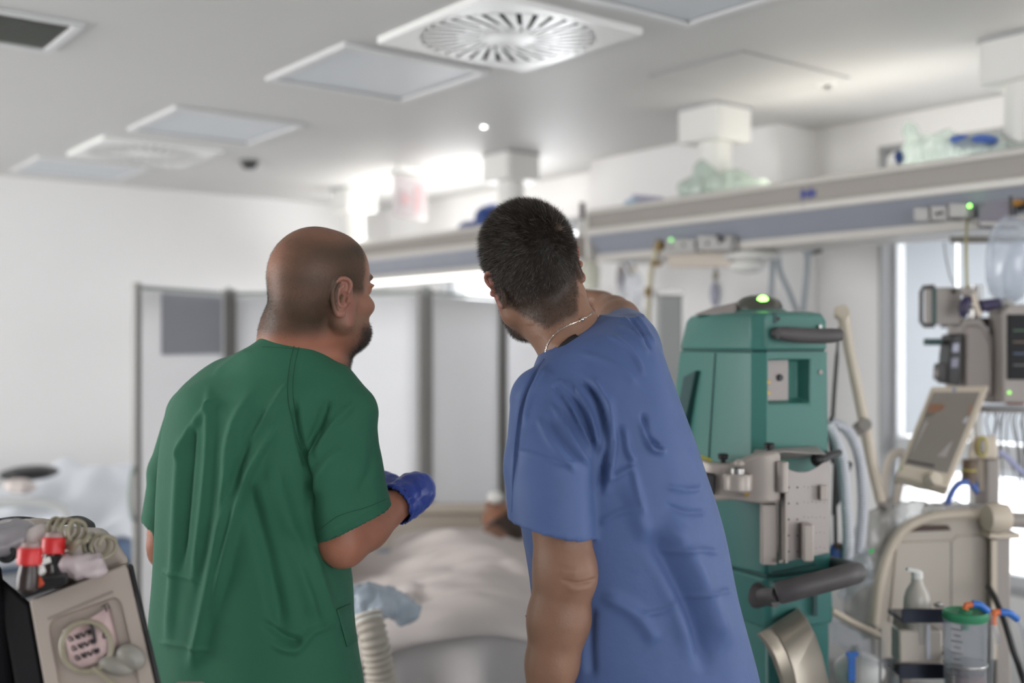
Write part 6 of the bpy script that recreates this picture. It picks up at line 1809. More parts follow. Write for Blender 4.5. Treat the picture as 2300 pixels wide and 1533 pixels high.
part('side_box', px_prism(MB(CFM), [(2112, 852), (2114, 818), (2122, 815), (2130, 818), (2128, 860)], 3.23, 3.29), M_GREYH, t, bev=.004)
part('knob', MB(CFM).cyl(V3(2114, 838, 3.26), V3(2102, 838, 3.26), .012), M_MONG, t, bev=.002)
part('mount_arm', MB(CFM).cyl(V3(2106, 768, 3.27), V3(2140, 768, 3.27), .006).cyl(V3(2150, 862, 3.28), V3(2240, 870, 3.44), .008), M_GREYH, t)
part('arm_end', MB(CFM).box2(V3(2085, 775, 3.25), V3(2104, 760, 3.29)), M_TDARK, t, bev=.003)
t = thing('grey_module', 'square grey module with a carrying loop in front of the blinds', 'module', FR(V3(2120, 730, 3.3)))
part('case', px_prism(MB(CFM), [(2098, 729), (2098, 645), (2160, 645), (2160, 729)], 3.26, 3.34), M_MONG, t, bev=.005)
part('carry_loop', MB(CFM).tube([V3(2098, 643, 3.28), V3(2074, 645, 3.28), V3(2069, 655, 3.28), V3(2069, 722, 3.28), V3(2076, 731, 3.28), V3(2098, 731, 3.28)], .0065, 10), M_GREYH, t)
part('screw', MB(CFM).cyl(V3(2142, 654, 3.262), V3(2142, 654, 3.255), .006), M_BLACK, t)
part('side_strip', MB(CFM).box2(V3(2096, 728, 3.255), V3(2101, 646, 3.262)), M_TDARK, t)
part('bracket', MB(CFM).box2(V3(2150, 735, 3.32), V3(2240, 715, 3.45)), M_GREYH, t)
t = thing('breathing_valve', 'dark purple breathing valve under the clear resuscitation bag', 'valve', FR(V3(2180, 712, 3.22)))
part('valve_body', MB(CFM).tube(spline([V3(2163, 712, 3.2), V3(2166, 690, 3.2), V3(2176, 672, 3.2), V3(2192, 675, 3.2)], 5), [.008, .010, .013, .015, .016, .016, .017, .017, .016, .016, .015, .014, .014, .013, .013, .012][:16], 14), M_PURP, t)
part('valve_port', MB(CFM).cyl(V3(2200, 688, 3.2), V3(2246, 680, 3.2), .019, .015), M_PURP, t, bev=.003)
part('grey_hood', MB(CFM).ball(V3(2172, 655, 3.2), (.020, .02, .016)), M_MONG, t)
part('beige_strap', MB(CFM).tube([V3(2184, 655, 3.19), V3(2194, 690, 3.185), V3(2200, 708, 3.19)], .008, 8, flat=.4), M_RIM, t)
part('mount', MB(CFM).cyl(V3(2185, 690, 3.22), V3(2235, 700, 3.46), .006), M_GREYH, t)
rb = V3(2270, 590, 3.25)
t = thing('resuscitation_bag', 'large clear resuscitation bag hanging at the right edge', 'bag', FR(rb))
M_AMBU = clear('bag_silicone', (.97, .98, 1), .34, .12, srgb(200, 206, 216))
part('bag', MB(CFM).lathe([(.0, .135), (.03, .132), (.055, .11), (.068, .06), (.070, .0), (.064, -.06), (.046, -.10), (.022, -.12), (.0, -.12)], rb, (.10, 0, 1), 26), M_AMBU, t)
part('inner_bag', MB(CFM).lathe([(.0, .075), (.022, .07), (.034, .03), (.036, -.03), (.024, -.08), (.012, -.12), (.0, -.12)], rb + Vector((.02, .0, -.005)), (.2, 0, 1), 20), M_BAGC, t)
part('rim_tube', MB(CFM).tube(spline([rb + Vector((-.06, -.01, -.09)), rb + Vector((-.075, -.02, .0)), rb + Vector((-.06, -.02, .09)), rb + Vector((-.01, -.02, .135)), rb + Vector((.05, -.02, .10))], 6), .009, 10), M_BAGC, t)
part('hanger', MB(CFM).cyl(rb + Vector((0, 0, .13)), rb + Vector((0, 0, .20)), .006), M_GREYH, t)
part('neck', MB(CFM).cyl(rb + Vector((-.012, 0, -.115)), rb + Vector((-.02, -.03, -.135)), .016), M_WHITE, t)
# thin black leads hanging under the shelf
rs = np.random.RandomState(3)
for k in range(12):
    x = 2222 + k * 9; y1 = 975 + rs.randint(0, 60)
    pts = spline([V3(x, 924, 3.24), V3(x + rs.randint(-10, 10), 950, 3.24), V3(x + rs.randint(-14, 14), y1, 3.25), V3(x + rs.randint(-20, 20), y1 + 40 + rs.randint(0, 90), 3.26)], 4)
    solo('lead_cable', '%s thin dark lead from the left below the monitor shelf' % ['first', 'second', 'third', 'fourth', 'fifth', 'sixth', 'seventh', 'eighth', 'ninth', 'tenth', 'eleventh', 'twelfth'][k], 'cable', MB(CFM).tube(pts, .0022, 6), M_GREYH, FR(pts[-1]), 'monitor leads under the shelf')
# ================================================================== what hangs from and lies on the supply beams
def yb_(px, X):
    """room y on the vertical plane at X seen at an image column"""
    k = (px - 1150) / F
    return (CA * X - k * SA * X) / (SA + k * CA)
def dist(X, y): return SA * X + CA * y
XF = XB - .20
M_SOCK = mat('socket_plate', srgb(168, 166, 164), .45, var=.05)
M_MINT = clear('mint_bag_film', (.95, 1.0, .97), .72, .2, srgb(226, 238, 230), .5)
M_MINT2 = clear('pale_bag_film', (.97, 1.0, .99), .6, .2, srgb(210, 222, 217), .5)
def bpt(px, py, X=XB - .19):
    """point seen at a pixel on the vertical plane at X, in the right/away/up frame"""
    d = dist(X, yb_(px, X)); return V3(px, py, d)
# sockets, leds and fittings under the nearer beam
def fitting(x0, x1, y0, y1, m, nm, X=XB - .15, th=.03):
    a, b = bpt(x0, y1, X), bpt(x1, y0, X); c, d_ = bpt(x1, y1, X), bpt(x0, y0, X)
    bk = CFM.to_3x3().inverted() @ Vector((th, 0, 0))
    return part(nm, MB(CFM).hexa([a, c, c + bk, a + bk, d_, b, b + bk, d_ + bk]), m, B1, bev=.003)
fitting(2052, 2085, 466, 496, M_SOCK, 'socket_panel', XB - .205, .05); fitting(2090, 2126, 462, 494, M_SOCK, 'socket_panel', XB - .205, .05); fitting(2130, 2172, 456, 488, M_SOCK, 'socket_panel', XB - .205, .05)
for (x, y) in ((2104, 480), (2114, 478)): part('socket_hole', MB(CFM).ball(bpt(x, y, XB - .208), .006, 10, 6), M_GREYH, B1)
fitting(1494, 1560, 536, 566, M_SOCK, 'socket_panel', XB - .19, .06); fitting(1565, 1640, 528, 562, M_SOCK, 'socket_panel', XB - .19, .06)
fitting(1500, 1640, 568, 600, M_BEIGE2, 'equipment_rail', XB - .12, .04)
for k in range(5): part('socket_hole', MB(CFM).ball(bpt(1508 + k * 27, 552 - k * 2, XB - .193), .007, 10, 6), M_GREYH, B1)
part('indicator_lamp', MB(CFM).ball(bpt(2178, 462, XB - .212), .0055, 12, 8), M_LED, B1, label='green indicator lamp of the beam')
part('indicator_lamp', MB(CFM).ball(bpt(1507, 538, XB - .20), .007, 12, 8), glow('dim_led', (.3, .9, .25), 1.6), B1, label='green indicator lamp of the beam')
part('black_clip', MB(CFM).box(bpt(1618, 534, XB - .20), (.035, .02, .014), rot=(0, .5, 0)), M_BLACK, B1)
fitting(2196, 2268, 446, 512, mat('purple_grey', srgb(116, 110, 124), .5, var=.04), 'drip_box', XB - .17, .06)
o_ = bpt(2286, 456, XB - .18)
part('orange_knob', MB(CFM).ball(o_, (.02, .02, .012)), mat('orange_brown', srgb(170, 120, 50), .5), B1)
part('dark_knob', MB(CFM).ball(o_ + Vector((.008, -.005, -.014)), (.016, .016, .012)), M_BLACK, B1)
fitting(2132, 2330, 530, 545, mat('brown_grey_bar', srgb(96, 90, 80), .5), 'accessory_bar', XB - .10, .02)
fitting(2200, 2330, 498, 506, M_BEAM, 'accessory_bar', XB - .19, .02)
# yellow line from the lamp down to the valve, second thin line
p = [bpt(2178, 466, XB - .17), bpt(2172, 500, XB - .17), V3(2170, 560, 3.2), V3(2172, 648, 3.2)]
solo('drip_line', 'yellowish thin line dropping from the green lamp of the near beam', 'tube', MB(CFM).tube(spline(p, 5), .0045, 8), mat('yellow_line', srgb(170, 164, 120), .4), FR(p[-1]))
p = [bpt(2120, 545, XB - .1), V3(2125, 580, 3.3), V3(2134, 620, 3.3), V3(2144, 642, 3.3)]
solo('drip_line', 'thin pale line curving down in front of the blinds', 'tube', MB(CFM).tube(spline(p, 5), .003, 8), mat('pale_line', srgb(168, 174, 180), .4), FR(p[-1]))
# white oval reading lamp under the beam
rl = bpt(1690, 578, XB - .05)
t = thing('reading_lamp', 'white oval reading lamp under the nearer beam', 'lamp', FR(rl))
part('shade', MB(CFM).lathe([(.0, .035), (.07, .032), (.115, .010), (.12, -.004), (.10, -.012), (.0, -.014)], rl, n=32), M_WHITE, t)
part('lower_shell', MB(CFM).ball(rl + Vector((-.02, 0, -.035)), (.075, .07, .030)), M_WHITE, t)
part('stem', MB(CFM).cyl(rl + Vector((0, 0, .03)), Vector((rl.x, rl.y, max(rl.z + .034, 1.912))), .02), M_WHITE, t)
# straps hanging over the machine
M_STRAP = mat('grey_strap', srgb(150, 156, 160), .5)
for i, (pts, lab) in enumerate((([(1736, 566), (1734, 620), (1730, 700)], 'leftmost of the grey hanging straps above the teal machine'), ([(1747, 566), (1752, 610), (1772, 655), (1790, 700)], 'slanting grey strap above the teal machine'), ([(1814, 566), (1811, 620), (1803, 700)], 'grey strap under the dark clamp above the teal machine'))):
    q = spline([bpt(x, y, XB - .02) for x, y in pts], 6)
    solo('hanging_strap', lab, 'strap', MB(CFM).tube(q, .011, 10, flat=.35), M_STRAP, FR(q[-1]), 'grey straps under the nearer beam')
cl_ = bpt(1832, 566, XB - .02)
t = thing('dark_clamp', 'small dark clamp hanging under the nearer beam', 'clamp', FR(cl_))
part('jaw', MB(CFM).box(cl_, (.045, .03, .014), rot=(0, -.25, 0)), M_BLACK, t, bev=.003)
part('jaw_plate', MB(CFM).box(cl_ + Vector((-.03, 0, -.004)), (.03, .03, .022)), M_STRAP, t, bev=.003)
# --- things between the pointing hand and the machine
t = thing('grey_case', 'tall grey case beyond the pointing hand', 'case', FR((V3(1500, 0, 4.6).x, 4.6, 0)))
part('case', MB(CFM).box2(V3(1480, 980, 4.55), V3(1522, 660, 4.68)), mat('case_grey', srgb(150, 152, 150), .5), t, bev=.01)
part('case_top', MB(CFM).box2(V3(1477, 663, 4.54), V3(1525, 655, 4.69)), M_STEEL, t, bev=.002)
part('case_stand', MB(CFM).box2((V3(1490, 0, 4.6).x, 4.58, 0), (V3(1512, 0, 4.6).x, 4.64, V3(0, 978, 4.6).z)), M_STEEL, t)
a = [bpt(1478, 545, XB - .15), bpt(1470, 580, XB - .15), bpt(1462, 620, XB - .12), bpt(1456, 700, XB - .12), bpt(1454, 780, XB - .12)]
t = thing('suction_line', 'tan hose with brown fittings hanging at the far end of the nearer beam', 'hose', FR(a[-1]))
part('hose', MB(CFM).tube(spline(a, 5), .012, 12), mat('tan_hose', srgb(196, 188, 162), .45), t)
part('fitting', MB(CFM).cyl(bpt(1483, 540, XB - .16), bpt(1478, 562, XB - .16), .018), mat('brown_fitting', srgb(138, 112, 62), .5), t, bev=.003)
part('fitting', MB(CFM).box(bpt(1474, 592, XB - .15), (.045, .02, .02)), bpy.data.materials['brown_fitting'], t, bev=.004)
part('fitting', MB(CFM).cyl(bpt(1456, 645, XB - .125), bpt(1456, 665, XB - .125), .016), bpy.data.materials['brown_fitting'], t)
t = thing('iv_set', 'cluster of clear infusion bags hanging at the far end of the nearer beam', 'infusion bag', FR(bpt(1425, 740, XB - .05)))
hk = bpt(1425, 540, XB - .05)
part('hook_bar', MB(CFM).tube([bpt(1378, 528, XB - .05), bpt(1400, 580, XB - .05), bpt(1420, 620, XB - .05)], .006, 8), M_GREYH, t)
for (x, y, rx, rz) in ((1402, 640, .030, .07), (1430, 650, .034, .085), (1440, 730, .03, .08), (1418, 585, .025, .04)):
    c = bpt(x, y, XB - .05); part('fluid_bag', MB(CFM).ball(c, (rx, .018, rz), 16, 10), M_BAGC, t)
part('bag_label', MB(CFM).box(bpt(1424, 602, XB - .06), (.03, .006, .02)), M_RIM, t, bev=.002)
part('grey_bag', MB(CFM).ball(bpt(1394, 625, XB - .04), (.022, .015, .065), 14, 8), mat('grey_bag', srgb(158, 150, 150), .5), t)
for x, y in ((1420, 545), (1450, 548)): part('socket', MB(CFM).box2(bpt(x - 8, y + 16, XB - .1), bpt(x + 8, y - 14, XB - .08)), M_GREYH, t)
for x in (1405, 1432, 1442): part('drip_line', MB(CFM).tube(spline([bpt(x, 700, XB - .05), bpt(x + 6, 760, XB - .05), bpt(x, 860, XB - .04)], 4), .004, 8), M_BAGC, t)
# small hand set hanging under the lamp
hs_ = bpt(1606, 660, XB - .06)
t = thing('hand_control', 'small grey hand control hanging above the left side of the teal machine', 'remote', FR(hs_ - Vector((0, 0, .06))))
part('body', MB(CFM).ball(hs_, (.022, .016, .052), 16, 10), mat('remote_grey', srgb(150, 150, 164), .45), t)
part('shell', MB(CFM).ball(hs_ + Vector((.016, .012, .0)), (.024, .014, .050), 16, 10), M_WHITE, t)
part('cord', MB(CFM).tube([hs_ + Vector((0, 0, .05)), hs_ + Vector((.004, 0, .12)), bpt(1608, 590, XB - .06)], .007, 8), M_STEEL, t)
part('cord_grip', MB(CFM).cyl(hs_ + Vector((.002, 0, .060)), hs_ + Vector((.003, 0, .09)), .012), mat('olive_grip', srgb(128, 122, 104), .5), t)
# infusion stand beyond the dark head
iv = V3(1308, 560, 5.14)
t = thing('infusion_stand', 'infusion stand with a pale bottle right of the dark haired head', 'stand', FR((iv.x, 5.14, 0)))
part('pole', MB(CFM).cyl((iv.x, 5.14, .05), (iv.x, 5.14, V3(0, 490, 5.14).z), .012), M_WHITE, t)
part('pole_top', MB(CFM).cyl((iv.x, 5.14, V3(0, 494, 5.14).z), (iv.x, 5.14, V3(0, 455, 5.14).z), .014), M_GREYH, t)
part('bottle', MB(CFM).lathe([(.0, -.09), (.045, -.085), (.048, .02), (.030, .05), (.018, .06), (.018, .08), (.0, .08)], V3(1325, 610, 5.10)), clear('milk_bottle', (.97, .97, .92), .7, .2, srgb(214, 214, 200)), t)
part('pump_block', MB(CFM).box2(V3(1286, 580, 5.08), V3(1340, 535, 5.2)), M_MONG, t, bev=.006)
part('base', MB(CFM).lathe([(.0, .02), (.15, .02), (.14, .05), (.02, .08), (.0, .08)], (iv.x, 5.14, 0)), M_STEEL, t)
for k in range(5): part('caster', MB(CFM).cyl((iv.x + .13 * math.cos(k * 1.257), 5.14 + .13 * math.sin(k * 1.257), 0), (iv.x + .13 * math.cos(k * 1.257), 5.14 + .13 * math.sin(k * 1.257), .03), .015), M_BLACK, t)
# --- lying on top of the beams
zt_ = 2.146
def onb(px, X=XB): 
    v = CFM.inverted() @ Vector((X, yb_(px, X), zt_)); return v
def pts_on(px, py, X): 
    d = dist(X, yb_(px, X)); return V3(px, py, d)
e = []
for (x, y, rx, ry, rz) in ((1578, 425, .095, .09, .065), (1585, 396, .06, .06, .07), (1640, 412, .085, .08, .062), (1695, 424, .09, .07, .045), (1742, 438, .055, .06, .028)):
    e.append((pts_on(x, y, XB - .05), (rx, ry, rz)))
blob('plastic_bag', 'mint plastic bag on the nearer beam at the foot of the white column', 'bag', e, M_MINT, onb(1640), .009, (.008, 32), cut=zt_ + .003)
e = [(pts_on(2060, 355, XB - .06), (.07, .09, .075)), (pts_on(2130, 335, XB - .06), (.10, .09, .06)), (pts_on(2200, 335, XB - .06), (.09, .09, .06)), (pts_on(2260, 340, XB - .06), (.08, .08, .04)), (pts_on(2046, 302, XB - .06), (.025, .03, .05), (0, -.3, 0))]
bg_ = blob('plastic_bag', 'big crumpled clear bag with blue packs on the nearer beam at the right', 'bag', e, M_MINT2, onb(2160), .009, (.009, 30), cut=zt_ + .003)
M_NAVY = mat('navy_pack', srgb(30, 60, 120), .5, var=.06); M_BLUEP = mat('blue_pack', srgb(72, 104, 178), .5, var=.06)
for nm, (x, y), r, m in (('blue_pack', (2165, 318), (.05, .04, .022), M_BLUEP), ('blue_pack', (2212, 316), (.045, .04, .020), M_BLUEP), ('navy_pack', (2018, 356), (.022, .03, .026), M_NAVY)):
    part(nm, MB(CFM).ball(pts_on(x, y, XB - .10), r, 16, 10, rot=(0, .15, 0)), m, bg_)
part('white_pack', MB(CFM).ball(pts_on(2010, 362, XB - .10), (.026, .03, .034), 14, 8), M_WHITE, bg_)
lp_ = pts_on(1452, 452, XB - .05)
t = thing('paper_pack', 'small lilac pack lying near the far end of the nearer beam', 'pack', FR((lp_.x, lp_.y, zt_)))
part('pack', MB(CFM).hexa([lp_ + Vector((-.085, -.06, zt_ + .001 - lp_.z)), lp_ + Vector((.085, -.06, zt_ + .001 - lp_.z)), lp_ + Vector((.085, .07, zt_ + .001 - lp_.z)), lp_ + Vector((-.085, .07, zt_ + .001 - lp_.z)), lp_ + Vector((-.065, -.05, .026)), lp_ + Vector((.07, -.05, .012)), lp_ + Vector((.07, .06, .012)), lp_ + Vector((-.065, .06, .026))]), mat('lilac_paper', srgb(186, 184, 206), .6), t, bev=.006)
part('blue_corner', MB(CFM).hexa([lp_ + Vector((-.11, -.07, zt_ + .001 - lp_.z)), lp_ + Vector((-.05, -.075, zt_ + .001 - lp_.z)), lp_ + Vector((-.05, -.06, zt_ + .001 - lp_.z)), lp_ + Vector((-.11, -.055, zt_ + .001 - lp_.z)), lp_ + Vector((-.10, -.07, -.004)), lp_ + Vector((-.05, -.075, .006)), lp_ + Vector((-.05, -.06, .006)), lp_ + Vector((-.10, -.055, -.004))]), mat('pale_blue_paper', srgb(170, 196, 214), .6), t, bev=.002)
cq = pts_on(1065, 520, XB - .05)
blob('cloth_bundle', 'dark blue cloth bundle on the farther beam beside the dark haired head', 'bundle', [(pts_on(1068, 518, XB - .05), (.085, .08, .055)), (pts_on(1095, 500, XB - .05), (.07, .07, .09))], M_NAVY, onb(1070), .01, (.006, 24), cut=zt_ + .003)
lw = pts_on(1100, 470, XB + .02)
blob('blue_wrap', 'lighter blue wrap poking out above the dark blue cloth bundle', 'wrap', [(pts_on(1106, 478, XB + .02), (.05, .05, .05)), (pts_on(1110, 510, XB + .03), (.06, .05, .10))], M_BLUEP, onb(1104, XB + .02), .01, (.006, 24), cut=zt_ + .003)
rb_ = pts_on(822, 548, XB - .02)
t = thing('round_lamp', 'white round lamp head at the far end of the farther beam behind the bald head', 'lamp', FR((rb_.x, rb_.y, zt_)))
part('lamp_head', MB(CFM).ball(rb_, (.055, .05, .03)), M_WHITE, t)
part('lamp_foot', MB(CFM).cyl((rb_.x, rb_.y, zt_), rb_, .02), M_WHITE, t)
# reading light and sockets under the farther beam
part('reading_light', MB().box2((XB - .12, 4.55, 1.895), (XB - .05, 5.9, 1.911)), glow('reading_light_tube', (1, .99, .97), 2.2), B2, bev=.003, label='white light strip under the farther beam')
for k in range(6):
    y = 4.7 + k * .16; part('socket_panel', MB().box2((XB - .172, y, 1.99), (XB - .145, y + .11, 2.025)), M_SOCK, B2, bev=.003)
# ================================================================== transport monitor in the left foreground
M_CASE = mat('monitor_beige', srgb(176, 164, 154), .45, var=.02)
M_MATTE = mat('matte_black', srgb(16, 14, 17), .85, var=.1, spec=.15)
M_CASE2 = mat('monitor_beige_dark', srgb(150, 140, 132), .5, var=.03)
M_PAPER = mat('pink_paper', srgb(206, 180, 178), .7, var=.03)
M_PAD = mat('grey_pad', srgb(140, 136, 128), .5, var=.05)
M_COIL = mat('coiled_tube', srgb(150, 142, 122), .45, var=.05)
M_RED = mat('red_cap', srgb(206, 38, 40), .4, var=.05)
M_INK = mat('black_ink', srgb(40, 36, 40), .6)
M_GLOSS = mat('grey_film', srgb(150, 146, 150), .2, var=.05, coat=.3)
DL = 1.52
def lp3(x, y, off=0.0):
    """a spot on the tilted front of the monitor"""
    # front plane: the upper edge leans away from the camera
    d = DL + (1533 - y) * .00022 + off
    return V3(x, y, d)
def lq(u, v, off=0.0):
    """u across, v from the top edge (0) to the bottom (1)"""
    TL, TR_, BR, BL = (66, 1346), (287, 1264), (368, 1610), (128, 1690)
    x = TL[0] * (1 - u) * (1 - v) + TR_[0] * u * (1 - v) + BR[0] * u * v + BL[0] * (1 - u) * v
    y = TL[1] * (1 - u) * (1 - v) + TR_[1] * u * (1 - v) + BR[1] * u * v + BL[1] * (1 - u) * v
    return lp3(x, y, off)
o = lq(.5, 1, .06)
t = thing('transport_monitor', 'tilted beige portable monitor with a coiled lead, in the left foreground', 'monitor', FR((o.x, o.y, o.z - .06)))
n = 7
def slab(u0, v0, u1, v1, a, b):
    return MB(CFM).hexa([lq(u0, v1, a), lq(u1, v1, a), lq(u1, v1, b), lq(u0, v1, b), lq(u0, v0, a), lq(u1, v0, a), lq(u1, v0, b), lq(u0, v0, b)])
part('housing', slab(0, 0, 1, 1, .010, .15), M_CASE, t, bev=.006, seg=3)
# front bezel: a rounded frame round the recess
U0, U1, V0, V1 = .13, .86, .17, .88
outer = [(0, 0), (1, 0), (1, 1), (0, 1)]
def rr_(u0, v0, u1, v1, r, k=5):
    return rrect(u0, v0, u1, v1, r, k)
ro = rr_(0, 0, 1, 1, .03); ri = rr_(U0, V0, U1, V1, .08); rb2 = rr_(U0 + .02, V0 + .02, U1 - .02, V1 - .02, .07)
part('front_bezel', MB(CFM).rings([[lq(u, v, .012) for u, v in ro], [lq(u, v, .0) for u, v in rr_(.012, .012, .988, .988, .03)], [lq(u, v, .0) for u, v in ri], [lq(u, v, .016) for u, v in rb2]], cap=False), M_CASE, t, ang=40)
part('recess_floor', MB(CFM).rings([[lq(u, v, .0155) for u, v in rb2], [lq(u, v, .019) for u, v in rb2]]), M_CASE2, t)
part('ridge', MB(CFM).tube([lq(.14, .16, -.001), lq(.80, .14, -.001)], .0018, 8), M_CASE2, t)
part('side_strip', MB(CFM).hexa([lq(1.0, .0, -.004), lq(1.0, .99, -.004), lq(1.0, .99, .12), lq(1.0, .0, .12), lq(1.045, .02, -.002), lq(1.045, .98, -.002), lq(1.045, .98, .12), lq(1.045, .02, .12)]), M_BLACK, t, bev=.003)
part('side_panel', MB(CFM).hexa([lq(0, .02, .01), lq(0, 1, .01), lq(0, 1, .15), lq(0, .02, .15), lq(-.28, -.24, .04), lq(-.26, 1, .03), lq(-.26, 1, .17), lq(-.28, -.24, .17)]), M_MATTE, t, bev=.008)
# printed card and handwriting behind the coil
part('paper_roll', MB(CFM).rings([[lq(.46 + .28 * s, .215 + .05 * (1 - s) + k * .26, .004 - .012 * math.sin(PI * s)) for s in np.linspace(0, 1, 9)] for k in (0, 1)] , cap=False), M_PAPER, t, sol=.0012, label='curled pink printer paper')
part('paper_label', MB(CFM).rings([[lq(.26 + .02 * k + .34 * s, .26 + k * .27, .001 - .006 * math.sin(PI * s)) for s in np.linspace(0, 1, 9)] for k in (0, 1)], cap=False), M_PAPER, t, sol=.0012)
rs = np.random.RandomState(11)
def stroke(u, v, w, h, off=-.0065):
    pts = [lq(u + w * a, v + h * b, off) for a, b in zip(np.linspace(0, 1, 6), np.cumsum(rs.uniform(-.5, .5, 6)))]
    return MB(CFM).tube(spline(pts, 3), .0008, 5)
wr_ = MB(CFM)
for r in range(3):
    for k in range(4):
        u0, v0 = .31 + k * .062 + r * .014, .33 + r * .065
        pts = [lq(u0 + .02 * math.cos(a * 1.7) + .004 * a, v0 + .018 * math.sin(a * (2.1 + .4 * k)), -.0072) for a in np.linspace(0, 5, 12)]
        wr_.tube(pts, .0009, 5)
part('handwriting', wr_, M_INK, t)
w2 = MB(CFM)
e8 = [lq(.635 + .016 * math.sin(2 * a), .365 + .034 * math.cos(a), -.0085) for a in np.linspace(0, 2 * PI, 22)]
w2.tube(e8, .0010, 5)
w2.tube([lq(.66, .205, -.004), lq(.73, .195, -.004), lq(.735, .23, -.004)], .0009, 5); w2.tube([lq(.695, .20, -.004), lq(.702, .245, -.004)], .0009, 5)
part('figure_mark', w2, M_INK, t)
# ring of grey lead lying on the front, with its tail, and two padded grips
cc = (195, 1452)
ringp = [lp3(cc[0] + 56 * math.cos(a), cc[1] + 56 * math.sin(a), -.012) for a in np.linspace(0, 2 * PI, 40, endpoint=False)]
part('lead_ring', MB(CFM).tube(ringp, .0042, 10, closed=True), M_COIL, t, label='ring of beige lead lying on the front')
part('lead_tail', MB(CFM).tube(spline([lp3(188, 1392, -.008), lp3(206, 1405, -.014), lp3(214, 1440, -.012)], 6), .0022, 8), M_INK, t)
part('lead_tail', MB(CFM).tube(spline([lp3(208, 1500, -.014), lp3(250, 1530, -.016), lp3(300, 1560, -.018), lp3(360, 1580, -.02)], 6), .0036, 8), M_COIL, t)
part('grip_pad', MB(CFM).ball(lp3(294, 1475, -.008), (.022, .014, .017), 16, 10, rot=(0, .55, 0)), M_PAD, t)
part('grip_pad', MB(CFM).ball(lp3(262, 1494, -.006), (.026, .014, .014), 16, 10, rot=(0, .25, 0)), M_PAD, t)
part('screw', MB(CFM).cyl(lq(.82, .80, -.001), lq(.82, .80, .004), .0025), M_GREYH, t)
# the case behind the front: top and back rim with a black handle
part('rear_case', MB(CFM).hexa([V3(108, 1330, 1.66), V3(300, 1268, 1.64), V3(285, 1268, 1.80), V3(60, 1330, 1.82), V3(150, 1185, 1.70), V3(258, 1212, 1.67), V3(236, 1180, 1.80), V3(120, 1180, 1.84)]), M_CASE, t, bev=.014, seg=3)
part('dark_gap', MB(CFM).tube([V3(198, 1212, 1.655), V3(216, 1275, 1.64)], .0055, 8), M_BLACK, t)
hd = spline([V3(-40, 1178, 1.80), V3(40, 1167, 1.82), V3(120, 1174, 1.83), V3(170, 1166, 1.84), V3(195, 1176, 1.82), V3(200, 1190, 1.80)], 6)
part('handle', MB(CFM).tube(hd, .0062, 10, flat=1.8), M_BLACK, t)
st = CFM.inverted() @ Vector((0, 0, 0))
part('trolley_pole', MB(CFM).cyl((o.x, o.y + .06, .05), (o.x, o.y + .06, o.z - .02), .025), M_BEDGREY, t)
part('trolley_base', MB(CFM).lathe([(.0, .0), (.09, .0), (.09, .04), (.05, .07), (.0, .07)], (o.x, o.y + .06, 0)), M_BEDGREY, t)
# accessory tray under the monitor whose pale end shows at the bottom edge
tr = V3(410, 1555, 1.62)
t = thing('pale_box', 'pale rounded box top at the bottom edge in front of the green scrub top', 'box', FR((tr.x, tr.y, tr.z - .06)))
part('box', MB(CFM).box2(V3(346, 1600, 1.58), V3(466, 1527, 1.68)), M_CASE, t, bev=.010, seg=3)
part('box_post', MB(CFM).cyl((tr.x, 1.63, 0), (tr.x, 1.63, V3(0, 1598, 1.6).z), .02), M_BEDGREY, t)
# two bottles with red caps
M_BROWN = mat('brown_bottle', srgb(44, 28, 24), .3, var=.1)
for (x, y, lab, yy) in ((67, 1248, 'red capped vial in the left foreground, nearest to the left edge', 1.495), (120, 1224, 'red capped vial under the coiled tube in the left foreground', 1.57)):
    p = V3(x, y, yy); ax = Vector((.05, .1, 1)).normalized()
    v = thing('vial', lab, 'bottle', FR(p - ax * .048), 'red capped vials')
    part('cap', MB(CFM).lathe([(.0, .013), (.0145, .012), (.0165, .008), (.0165, -.010), (.015, -.012), (.0, -.012)], p, ax, 24), M_RED, v, bev=.001)
    part('vial_body', MB(CFM).lathe([(.012, -.011), (.0135, -.022), (.0145, -.028), (.0145, -.044), (.010, -.048), (.0, -.048)], p, ax, 24), M_BROWN, v)
    part('cap_top', MB(CFM).lathe([(.0, .020), (.011, .018), (.013, .012), (.0, .012)], p, ax, 20), mat('grey_stopper', srgb(160, 136, 132), .5) if 'grey_stopper' not in bpy.data.materials else bpy.data.materials['grey_stopper'], v)
t = thing('black_pouch', 'black pouch holding the red capped vials in the left foreground', 'pouch', FR(V3(95, 1330, 1.60)))
part('pouch', MB(CFM).rings([[V3(30, 1306, 1.52), V3(150, 1290, 1.52), V3(170, 1262, 1.68), V3(40, 1270, 1.68)], [V3(52, 1345, 1.53), V3(150, 1312, 1.53), V3(165, 1300, 1.67), V3(60, 1330, 1.67)]], cap=True), M_BLACK, t, bev=.004)
part('orange_tip', MB(CFM).cyl(V3(82, 1296, 1.51), V3(92, 1314, 1.505), .005), mat('orange_tip', srgb(196, 74, 44), .4), t, bev=.001)
part('white_plug', MB(CFM).cyl(V3(88, 1272, 1.505), V3(94, 1286, 1.50), .006), M_WHITE, t, bev=.001)
part('white_plug', MB(CFM).cyl(V3(104, 1252, 1.55), V3(108, 1264, 1.55), .005), M_WHITE, t)
part('dark_flap', MB(CFM).hexa([V3(118, 1290, 1.54), V3(150, 1290, 1.55), V3(150, 1290, 1.62), V3(118, 1290, 1.62), V3(112, 1240, 1.56), V3(142, 1246, 1.56), V3(142, 1246, 1.62), V3(112, 1240, 1.62)]), M_BLACK, t, bev=.004)
